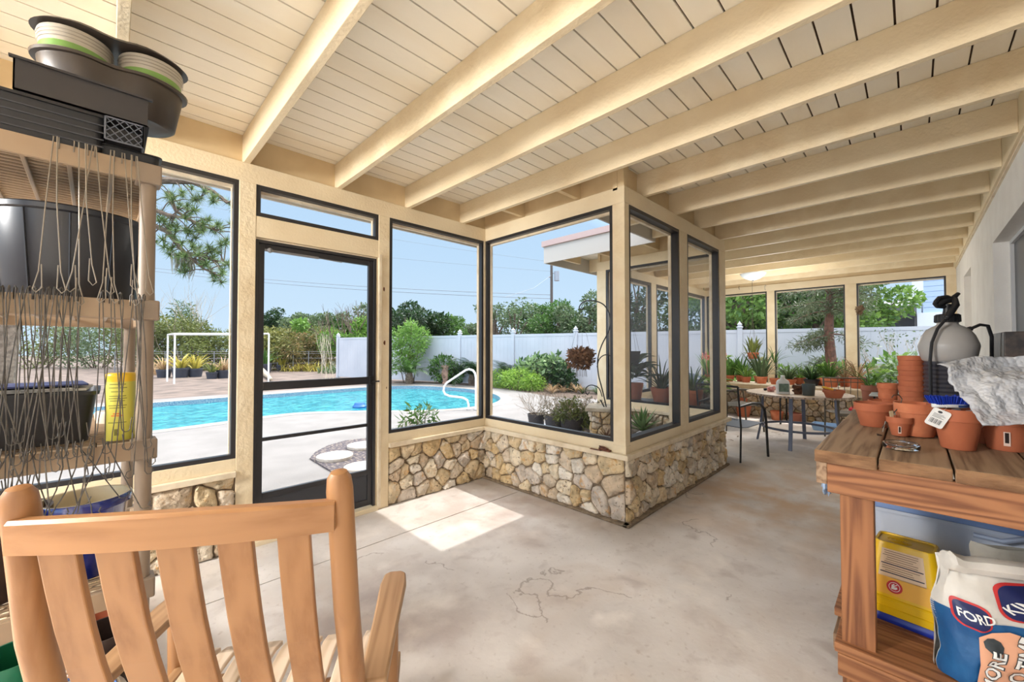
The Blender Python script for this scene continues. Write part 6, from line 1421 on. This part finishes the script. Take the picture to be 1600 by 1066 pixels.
# bare branched tree at the garden corner
t = thing('bare_branched_tree', 'leaning tree with bare crooked top branches in the garden corner', 'tree', XY(546, 37, GZ)); g = G(); rnd = random.Random(5); tips = []
for dd in ((-.4, .3, 1), (-.75, .2, .9), (.1, -.1, 1), (.35, 0, 1)): branch(g, (0, 0, 0), dd, 1.55, .10, 4, rnd, .5, tips=tips, up=.2)
g.build('trunk', BARK, t); low = [p for p in tips if p.z < 3.0]; leafcloud([(p, .4) for p in low]+[((0, 0, 1.5), .9), ((-.8, .8, 1.8), .9), ((.8, -.8, 2.0), .9), ((.6, -.5, 2.9), .6)], 6000, .2, 6, g=(g := G()), shell=.3); g.build('foliage', leafmat('fresh_green', S(130, 168, 70), S(80, 120, 48)), t)
# brush line on the left
for i, (u, s, h, w, n, lm, lab) in enumerate((
  (262, 37, 3.6, 2.0, 5200, LEAF_O, 'olive green brush at the far left behind the pvc frame'),
  (300, 40, 5.2, 1.7, 2600, LEAF_G, 'tall thin grey brush left of the screen door'),
  (325, 37, 3.4, 1.8, 5200, LEAF_O, 'olive brush behind the potted bromeliads'),
  (356, 40, 4.0, 1.8, 4200, LEAF_O, 'yellowish brush beside the cream door post'),
  (400, 38, 3.6, 1.8, 4600, LEAF_O, 'olive brush at the left edge of the screen door'),
  (440, 37, 2.9, 1.7, 5200, leafmat('olive_yellow', S(150, 146, 78), S(96, 104, 54)), 'low yellow-green brush in the middle of the door view'),
  (480, 38, 2.8, 1.7, 4400, leafmat('rusty_brush', S(168, 140, 96), S(96, 104, 56)), 'rusty low brush left of the bare-branched tree'),
  (505, 40, 3.2, 1.7, 3600, LEAF_O, 'olive brush behind the bare-branched tree trunk'),
  (215, 40, 4.0, 2.2, 4200, LEAF_O, 'olive brush seen between the shelf posts'),
  (150, 42, 4.0, 2.6, 4200, LEAF_G, 'grey-green brush seen behind the middle shelf'),
  (60, 42, 4.0, 2.8, 3600, LEAF_O, 'olive brush farthest left behind the shelves'))):
    shrub('brush', lab, XY(u, s, GZ), rblobs(11, w*.8, .5, h*.8, w*.35, w*.5, 80+i), n, .2, lm, 90+i, stems=9, sh=.3, aspect=.35, sr=.04)
# tall thin brush with bare tops
t = thing('bare_sapling', 'thin grey tangle of bare stems above the brush at left', 'sapling', XY(285, 36, GZ)); g = G(); rnd = random.Random(8)
for k in range(7): branch(g, (rnd.uniform(-.8, .8), rnd.uniform(-.8, .8), 0), (rnd.uniform(-.4, .4), rnd.uniform(-.4, .4), 1), 2.0, .03, 3, rnd, .4, up=.2)
g.build('stems', BARKL, t)
# low wire and picket fence at the back
wf = thing('wire_fence', 'low grey wire fence along the back of the dirt yard', 'fence', XY(180, 34, GZ)); a_ = XY(180, 34)-XY(180, 34); e2 = XY(530, 36)-XY(180, 34)
g = G()
for k in range(15): p = e2*(k/14); g.tube([p, p+Vector((0, 0, 1.25))], .03, 6)
g.build('posts', GREYSTEEL, wf, )
g = G()
for z in (.2, .5, .8, 1.1, 1.22): g.tube([Vector((0, 0, z)), e2+Vector((0, 0, z))], .012, 4)
g.build('wires', GREYSTEEL, wf)
# pvc frame
pf = thing('pvc_frame', 'white plastic pipe frame standing in the dirt yard', 'frame', XY(268, 22.8, GZ)); PVC = mat('pvc_white', S(232, 232, 230), .4)
c0 = XY(268, 22.8)
def rel(u, s): return XY(u, s)-c0
for (u, s) in ((262, 24.2), (273, 22.6), (410, 24.4), (420, 22.8)): g = G(); p = rel(u, s); g.tube([p, p+Vector((0, 0, 2.0))], .03, 8); g.build('upright', PVC, pf, smooth=True)
g = G(); a1, a2, a3, a4 = rel(262, 24.2), rel(273, 22.6), rel(410, 24.4), rel(420, 22.8); up_ = Vector((0, 0, 2.0))
g.tube([a1+up_, a2+up_, a4+up_, a3+up_, a1+up_], .03, 8); g.build('top_rail', PVC, pf)
# bromeliads in pots across the dirt yard
BLUEPOT = mat('dark_blue_pot', S(50, 54, 66), .5)
for i, (u, v, w, lm, lab) in enumerate(((256, 590, 26, LEAF_T, 'tan bromeliad in dark tub left of the pvc frame'), (282, 590, 30, LEAF_Y, 'yellow-green bromeliad in dark tub beside the pvc frame'), (305, 589, 26, LEAF_Y, 'yellow bromeliad in the blue tub'), (331, 592, 20, LEAF_O, 'dark bromeliad in a small pot near the window frame'), (349, 591, 24, LEAF_T, 'rusty bromeliad in the pot nearest the cream post'), (412, 583, 26, LEAF, 'green spiky plant seen at the left edge of the screen door'), (440, 580, 17, LEAF_Y, 'golden dry plant in a dark tub in the door view'))):
    q = onz(u, v, GZ); r_ = rad(u, w, q); t = thing('potted_bromeliad', lab, 'plant', (q.x, q.y, GZ), 0, 'potted bromeliads across the yard'); g = G(); g.lathe(pot_profile(r_, r_*.8, r_*1.3), 20, cap1=True); g.build('pot', BLUEPOT, t, smooth=True, angle=40)
    g = G(); rb_ = random.Random(i)
    for k in range(26): a = k*2.4; g.blade((r_*.3*math.cos(a), r_*.3*math.sin(a), r_*1.1), (math.cos(a), math.sin(a)), r_*rb_.uniform(1.8, 3.2), r_*.3, up=rb_.uniform(.7, 1.4), droop=.8, n=5)
    g.build('leaves', lm, t, smooth=True)
for i, (u, v, lm, lab) in enumerate(((462, 580, LEAF_Y, 'golden dry grass clump left of the bare-branched tree'), (480, 579, LEAF_T, 'tan dry grass clump in the middle of the door view'), (497, 580, LEAF_Y, 'yellow dry grass clump below the bare-branched tree'), (522, 583, LEAF_G, 'grey weed clump at the foot of the bare-branched tree'), (233, 586, LEAF_T, 'tan dry grass clump seen beside the shelf post'), (365, 582, LEAF_Y, 'yellow clump hidden partly by the cream door post'))):
    q = onz(u, v, GZ); t = thing('grass_clump', lab, 'grass clump', (q.x, q.y, GZ)); g = G(); rb_ = random.Random(30+i)
    for k in range(90): a = k*2.4; rr_ = .9*math.sqrt(rb_.random()); g.blade((rr_*math.cos(a), rr_*math.sin(a), 0), (math.cos(a*1.7), math.sin(a*1.7)), rb_.uniform(.4, .9), .07, up=rb_.uniform(.5, 1.4), droop=.9, n=4)
    g.build('blades', lm, t)
q = onz(392, 572, GZ); q2 = onz(424, 596, GZ); g = G(); v_ = q2-q; g.tube([Vector((0, 0, .35)), v_*.4+Vector((0, 0, .3)), v_*.8+Vector((0, 0, .14)), v_+Vector((0, 0, .08))], [.22, .19, .14, .05], 10); g.tube([v_*.3+Vector((0, 0, .4)), v_*.1+Vector((.8, .8, .9))], [.1, .04], 8)
tag(g.build('fallen_log', BARKL, smooth=True, loc=q), 'pale fallen log lying at the left edge of the door view', 'log')
t = thing('bare_sapling', 'pale leafless weed stems in the dirt beyond the pool', 'weed', onz(512, 597, GZ)); g = G(); rnd = random.Random(18)
for k in range(6): branch(g, (rnd.uniform(-.3, .3), rnd.uniform(-.3, .3), 0), (rnd.uniform(-.2, .2), rnd.uniform(-.2, .2), 1), .9, .014, 2, rnd, .3, up=.4)
g.build('stems', mat('straw', S(200, 186, 164), .8), t)
q = onz(668, 597, zb); g = G(); g.lathe([(.1, 0), (.13, .02), (.09, .12), (.13, .3), (.16, .42), (.12, .55), (.17, .72), (.001, .7)], 16, cap1=True, wob=lambda t: 1+.15*math.sin(19*t)); tag(g.build('garden_ornament', mat('weathered_clay', S(176, 140, 120), .9, S(128, 100, 88), scale=12), smooth=True, loc=(9.25, 12.9, zb)), 'weathered clay ornament between the two sago palms', 'ornament')

# --- overhanging pine at left
t = thing('pine_tree', 'overhanging pine bough with grey moss in the left window', 'tree', (-1.3, 10.2, GZ)); g = G(); rnd = random.Random(14); tips = []
g.tube([(0, 0, 0), (.1, .05, 2.5), (.0, .1, 5.2), (.05, 0, 8)], [.22, .19, .16, .1], 12)
def bough(pts, r0, seed):
    r_ = random.Random(seed); P = [Vector(p) for p in pts]; n = len(P); g.tube(P, [r0*(1-.8*i/(n-1)) for i in range(n)], 6)
    for i in range(1, n):
        for k in range(7):
            d = Vector((r_.uniform(-.5, 1), r_.uniform(-.8, .8), r_.uniform(-.8, .6))).normalized(); p = P[i].lerp(P[i-1], r_.random()); q = p+d*r_.uniform(.18, .38); g.tube([p, (p+q)/2+Vector((0, 0, .03)), q], [.012, .009, .006], 5); tips.append(q)
o_ = Vector((-1.3, 10.2, GZ))
def bp3(u, v, y): return ony(u, v, y)-o_
bough([Vector((0, .05, 4.3)), bp3(200, 280, 9.6), bp3(262, 282, 9.2), bp3(300, 284, 9.0), bp3(335, 300, 8.9), bp3(355, 318, 8.8)], .09, 1)
bough([Vector((0, .05, 3.9)), bp3(220, 320, 9.4), bp3(262, 336, 9.2), bp3(285, 340, 9.1), bp3(305, 348, 9.0)], .06, 2)
bough([bp3(262, 300, 9.3), bp3(275, 330, 9.2), bp3(300, 345, 9.1), bp3(325, 356, 9.0), bp3(345, 362, 8.9)], .035, 3)
bough([Vector((0, .05, 3.8)), bp3(225, 345, 9.5), bp3(262, 362, 9.2), bp3(282, 388, 9.1), bp3(300, 405, 9.0), bp3(318, 420, 9.0), bp3(345, 432, 8.9)], .06, 4)
bough([bp3(288, 395, 9.1), bp3(310, 400, 9.0), bp3(335, 408, 8.9), bp3(352, 408, 8.9)], .03, 5)
g.build('trunk', BARK, t); g = G(); rb_ = random.Random(4)
for p in tips:
    for k in range(44):
        d = Vector((rb_.gauss(0, 1), rb_.gauss(0, 1), rb_.gauss(.3, 1))).normalized(); q = p+d*.15; s_ = d.orthogonal().normalized()*.008; g.add([p-s_, p+s_, q], [(0, 1, 2)])
g.build('needles', leafmat('pine_needles', S(128, 150, 84), S(66, 92, 52)), t)
g = G()
for (u, v) in ((285, 395), (292, 400), (297, 408), (272, 396)):
    p = bp3(u, v, 9.1)
    for k in range(14): a = Vector((rb_.uniform(-.05, .05), rb_.uniform(-.05, .05), 0)); L_ = rb_.uniform(.15, .42); g.tube([p+a, p+a*1.2+Vector((.02, 0, -L_*.5)), p+a*.6+Vector((0, 0, -L_))], [.009, .007, .002], 4)
g.build('moss', mat('grey_moss', S(150, 148, 132), .95), t)

# --- utility pole and wires
pp_ = XY(862, 60, GZ); up = thing('utility_pole', 'wooden utility pole with grey transformer beyond the trees', 'utility pole', pp_)
g = G(); g.tube([(0, 0, 0), (0, 0, 12.2)], [.18, .12], 10); g.build('pole', mat('pole_wood', S(88, 80, 76), .9), up, smooth=True)
g = G(); g.tube([RT*.55+Vector((0, 0, 8.6)), RT*.55+Vector((0, 0, 9.6))], .28, 14); g.tube([RT*.1+Vector((0, 0, 9.4)), RT*.5+Vector((0, 0, 9.4))], .05, 6); g.build('transformer', mat('transformer_grey', S(150, 156, 166), .5), up, smooth=True, angle=40)
g = G(); g.tube([RT*-.3+Vector((0, 0, 10.6)), RT*.1+Vector((0, 0, 10.6))], .04, 6); g.tube([RT*-.3+Vector((0, 0, 9.0)), RT*.1+Vector((0, 0, 9.0))], .06, 6); g.build('bracket', GREYSTEEL, up)
CAB = mat('cable_grey', S(120, 128, 138), .6)
for i, (zp, ul, vl, sl, lab, r_) in enumerate(((7.1, 180, 411, 86, 'upper of the two dark power lines crossing above the pool', .03), (6.7, 180, 416, 86, 'lower of the two dark power lines crossing above the pool', .03), (10.6, 180, 290, 86, 'thin topmost wire running left from the utility pole', .014), (9.6, 180, 345, 86, 'thin wire midway up the utility pole running left', .014))):
    a = pp_+Vector((0, 0, zp)); b_ = XY(ul, sl); b_.z = H+(545-vl)*sl/887.4; g = G(); g.tube([a.lerp(b_, t/16)-a+Vector((0, 0, -.7*(1-(2*t/16-1)**2))) for t in range(17)], r_, 4); tag(g.build('power_line', CAB, loc=a), lab, 'power line')
a = pp_+Vector((0, 0, 9.2)); g = G(); b_ = XY(790, 40); b_.z = 5.0; g.tube([Vector((0, 0, 0)), (b_-a)*.5+Vector((0, 0, -.4)), b_-a], .016, 4); tag(g.build('service_wire', CAB, loc=a), 'short service wire slanting down left from the utility pole', 'power line')

# --- neighbour house behind the right end window
nh = thing('neighbour_house', 'pale blue sided neighbour house with dark screened porch', 'house', (24, 0, GZ))
SID = mat('pale_blue_siding', S(176, 196, 222), .6); WH = mat('house_white', S(226, 230, 238), .6)
g = G()
for k in range(22): z = 2.9+.22*k; g.box(0-.012*0, -9, z, 5, -.30, z+.2); g.box(.02, -9, z+.2, 5, -.30, z+.22)
g.build('siding', SID, nh)
g = G(); g.box(-.05, -.32, 3.45, .4, .02, 7.8); g.box(-.1, -9.2, 0, 5, -.12, 2.9); g.build('white_wall', WH, nh)
g = G(); g.box(-.3, -.11, 2.95, 5, 7.5, 3.22); g.build('porch_fascia', mat('grey_fascia', S(112, 112, 118), .6), nh)
g = G(); g.rings([[(-.4, -.11, 3.22), (5, -.11, 3.9), (5, -.11, 3.22)], [(-.4, 7.6, 3.22), (5, 7.6, 3.9), (5, 7.6, 3.22)]]); g.build('porch_roof', mat('grey_roof', S(132, 132, 140), .7), nh)
g = G(); g.box(0, -.11, 2.75, .08, 7.5, 2.95); 
for y in (-.11, 1.25, 2.7, 4.2, 5.8, 7.4): g.box(0, y, 0, .07, y+.07, 2.75)
g.box(0, -.1, 1.95, .07, 7.4, 2.03); g.build('porch_frame', mat('grey_brown_metal', S(96, 94, 98), .5), nh)
g = G(); g.box(0, -.1, 0, .05, 7.4, 1.95); g.build('knee_wall', mat('pale_stone_wall', S(206, 200, 196), .7), nh)
g = G(); g.box(3.0, -.1, 0, 3.1, 7.4, 2.95); g.build('porch_back_wall', mat('porch_back', S(214, 220, 236), .6), nh)
g = G()
for y in (.2, 2.2, 4.6): g.box(2.95, y, 1.2, 3.0, y+1.4, 2.5)
g.build('window', mat('lilac_pane', S(170, 180, 210), .2), nh)
g = G(); g.box(.03, -.05, 2.0, .032, 7.4, 2.78); g.f = [g.f[5]]; g.m = [0]; g.build('screen', SCREEN, nh)

# --- courtyard bed
CY = .30
g = G(); g.box(3.15, 1.80, GZ+.03, 5.0, 3.55, CY); tag(g.build('raised_bed', mat('gravel_soil', S(150, 138, 124), .95, S(92, 80, 70), scale=28, lo=.45, hi=.6, bump=.8), bevel=.02), 'raised gravelly bed filling the courtyard corner', 'garden bed', kind='stuff')
g = G(); g.box(0, 0, 0, .09, .95, .10); tag(g.build('concrete_kerb', mat('pale_concrete', S(196, 186, 168), .85, S(164, 152, 134), scale=8, bump=.3), bevel=.008, loc=(4.86, 2.30, CY+.001)), 'weathered pale concrete kerb in front of the wing wall', 'kerb')
p = XY(945, 7.0, CY); ped = thing('stone_pedestal', 'rough stone pedestal with flat slab top beside the shepherd hook', 'pedestal', p, .5)
g = G(); g.box(-.15, -.15, 0, .15, .15, .30); 
for fx in range(4):
    M = Matrix.Rotation(fx*1.5708, 4, 'Z'); u_ = M@Vector((1, 0, 0)); n_ = M@Vector((0, -1, 0)); stone_face(g, M@Vector((-.15, -.15, 0)), u_, n_, .30, .30, 60+fx, .09)
g.build('stone_block', [MORTAR]+STONES, ped, smooth=True, angle=50)
g = G(); g.box(-.22, -.22, .301, .22, .22, .345); g.build('slab_top', mat('pale_concrete', S(196, 186, 168), .85), ped, bevel=.008)
DRY = leafmat('dry_twigs_leaf', S(176, 164, 146), S(120, 116, 92))
def deadpot(u, s, r_, h, label, seed, leafy_=0, spread=.6, L_=.16):
    p = XY(u, s, CY); t = thing('potted_shrub', label, 'plant', p); g = G(); g.lathe(pot_profile(r_, r_*.82, h), 24, cap1=True); g.build('pot', mat('faded_black_pot', S(62, 58, 60), .55), t, smooth=True, angle=38)
    g = G(); rnd = random.Random(seed)
    for k in range(17): branch(g, (rnd.uniform(-.5, .5)*r_, rnd.uniform(-.5, .5)*r_, h*.8), (rnd.uniform(-1, 1), rnd.uniform(-1, 1), .8), L_, .0042, 3, rnd, spread, up=0)
    g.build('dry_stems', mat('dry_stem', S(164, 148, 130), .9), t)
    if leafy_: leafcloud([((0, 0, h+.12), .16), ((.1, -.1, h), .16), ((-.1, .05, h+.05), .14)], leafy_, .05, seed, g=(g := G()), shell=.2, aspect=.3); g.build('foliage', LEAF_O if leafy_ > 500 else DRY, t)
deadpot(838, 7.72, .12, .17, 'leftmost black pot with bare dead twigs in the courtyard', 1, spread=.8)
deadpot(868, 7.45, .15, .18, 'wide black pot with tangled dry shrub in the courtyard', 2, 420, .8)
deadpot(893, 7.25, .15, .17, 'black pot with dry and olive green shrub by the stone pedestal', 3, 1500, .8, .15)
deadpot(915, 7.7, .11, .22, 'tall black pot half hidden behind the stone pedestal', 4, 300, .5, .08)
t = thing('bromeliad', 'rusty brown bromeliad in front of the stone pedestal', 'plant', XY(946, 6.55, CY)); g = G()
for k in range(30): a = k*2.4; g.blade((0, 0, 0), (math.cos(a), math.sin(a)), .13+.05*math.sin(k), .025, up=.3+.035*k, droop=.6, n=4)
g.build('leaves', leafmat('rusty_leaf', S(132, 92, 74), S(96, 84, 56)), t, smooth=True)
t = thing('agave', 'blue green agave with pale rounded stones under the corner window', 'agave', XY(1003, 7.15, CY)); g = G(); rnd = random.Random(6)
for k in range(26): a = k*2.4; g.blade((0, 0, .02), (math.cos(a), math.sin(a)), rnd.uniform(.25, .36), .055, up=.25+.045*k, droop=.15, n=5, fold=.2, w0=.8)
g.build('leaves', leafmat('agave_green', S(120, 156, 96), S(88, 116, 72)), t, smooth=True)
for i, (u, s, r_, lab) in enumerate(((1000, 6.7, .05, 'white round stone in front of the agave'), (1022, 7.3, .06, 'white round stone right of the agave'), (790, 8.3, .05, 'x'))):
    if lab == 'x': continue
    g = G(); g.ball((0, 0, r_*.8), r_, 14, 9, nz=.15, sq=(1.2, 1, .85)); tag(g.build('white_stone', mat('white_rock', S(214, 214, 218), .7), smooth=True, loc=XY(u, s, CY)), lab, 'stone')
g = G(); rnd = random.Random(12)
for k in range(150):
    x, y = rnd.uniform(3.3, 4.95), rnd.uniform(1.85, 3.5); r_ = rnd.uniform(.012, .035); g.ball((x, y, CY+r_*.4), r_, 7, 5, nz=.3, seed=k)
tag(g.build('loose_gravel', mat('gravel_mix', S(178, 170, 164), .85, S(96, 84, 78), island=True)), 'loose pebbles scattered over the courtyard bed', 'gravel', kind='stuff')
t = shrub('spiky_shrub', 'half dead shrub with green tips just outside the pool window', (2.45, 3.95, ZG), [((0, 0, .52), .20), ((.1, 0, .6), .14)], 260, .09, LEAF, 41, stems=3, aspect=.25, sr=.01)
g = G(); rnd = random.Random(11)
for k in range(22): branch(g, (rnd.uniform(-.1, .1), rnd.uniform(-.1, .1), .2), (rnd.uniform(-1, 1), rnd.uniform(-.7, .7), .7), .2, .0045, 2, rnd, .6, up=.05)
g.build('dry_stems', mat('dry_stem', S(164, 148, 130), .9), t)
g = G(); g.lathe([(.001, 0), (.16, .0), (.20, .03), (.19, .03), (.14, .012)], 28, cap0=False); tag(g.build('water_dish', mat('pale_blue_dish', S(206, 216, 232), .3), smooth=True, loc=XY(828, 8.05, CY) if False else (4.05, 3.42, CY+.002)), 'shallow pale blue dish on the bed edge near the dead twigs', 'dish')
# shepherd hook + dry hanging basket
c0 = XY(951, 6.9, CY); sh_ = thing('shepherd_hook', 'black scrolled iron shepherd hook in the courtyard', 'plant hook', c0)
def hk(u, v): r_ = _ray(u, v); dd = (c0-CAM).dot(FW); P = CAM+r_*dd; return P-c0
IR = mat('wrought_black', S(34, 34, 38), .45)
g = G(); main = [(953, 682), (950, 655), (946, 630), (940, 605), (935, 585), (934, 562), (940, 540), (950, 520), (954, 505), (952, 490), (944, 477), (932, 471), (918, 470), (909, 474), (905, 481), (908, 484), (912, 481)]
P = [hk(*m) for m in main]; P[0].z = 0
def smoothp(P, k=4):
    out = []
    for i in range(len(P)-1):
        a = P[max(i-1, 0)]; b_ = P[i]; c = P[i+1]; d = P[min(i+2, len(P)-1)]
        for t in range(k): t /= k; out.append(.5*((2*b_)+(c-a)*t+(2*a-5*b_+4*c-d)*t*t+(3*b_-a-3*c+d)*t**3))
    return out+[P[-1]]
g.tube(smoothp(P), .0075, 8); g.build('stem', IR, sh_, smooth=True)
g = G(); g.tube(smoothp([hk(*m) for m in ((933, 574), (936, 562), (944, 555), (953, 556), (960, 563), (965, 573), (962, 578), (957, 574))]), .006, 8); g.build('side_arm', IR, sh_, smooth=True)
g = G(); g.tube(smoothp([hk(*m) for m in ((941, 620), (936, 607), (926, 602), (918, 604), (915, 611), (918, 617), (921, 612))]), .006, 8); g.tube([hk(938, 625), hk(944, 636)], .009, 6); g.build('lower_scroll', IR, sh_, smooth=True)
tip = c0+hk(908, 484); hb = thing('hanging_basket', 'dried out brown hanging basket on thin wires from the hook', 'hanging basket', (tip.x, tip.y, tip.z-.66))
g = G(); g.lathe([(.06, .0), (.11, .03), (.145, .10), (.15, .13), (.13, .12), (.05, .05)], 24, cap1=True); g.build('basket', mat('coir', S(116, 84, 60), .95, S(80, 56, 42), scale=20), hb, smooth=True)
leafcloud([((0, 0, .12), .15, (1, 1, .45)), ((.05, 0, .06), .12), ((-.07, 0, .06), .12)], 900, .055, 9, g=(g := G()), shell=.5); g.build('dry_leaves', leafmat('brown_dry', S(142, 106, 78), S(92, 64, 48)), hb)
g = G()
for k in range(3): a = k*2.09+.5; g.tube([(.145*math.cos(a), .145*math.sin(a), .12), (0, 0, .64)], .0015, 4)
for k in range(9): g.tube([(.05*math.cos(k), .05*math.sin(k), .01), (.07*math.cos(k), .07*math.sin(k), -.15)], .003, 4)
g.build('wires', mat('dark_wire', S(90, 80, 70)), hb)
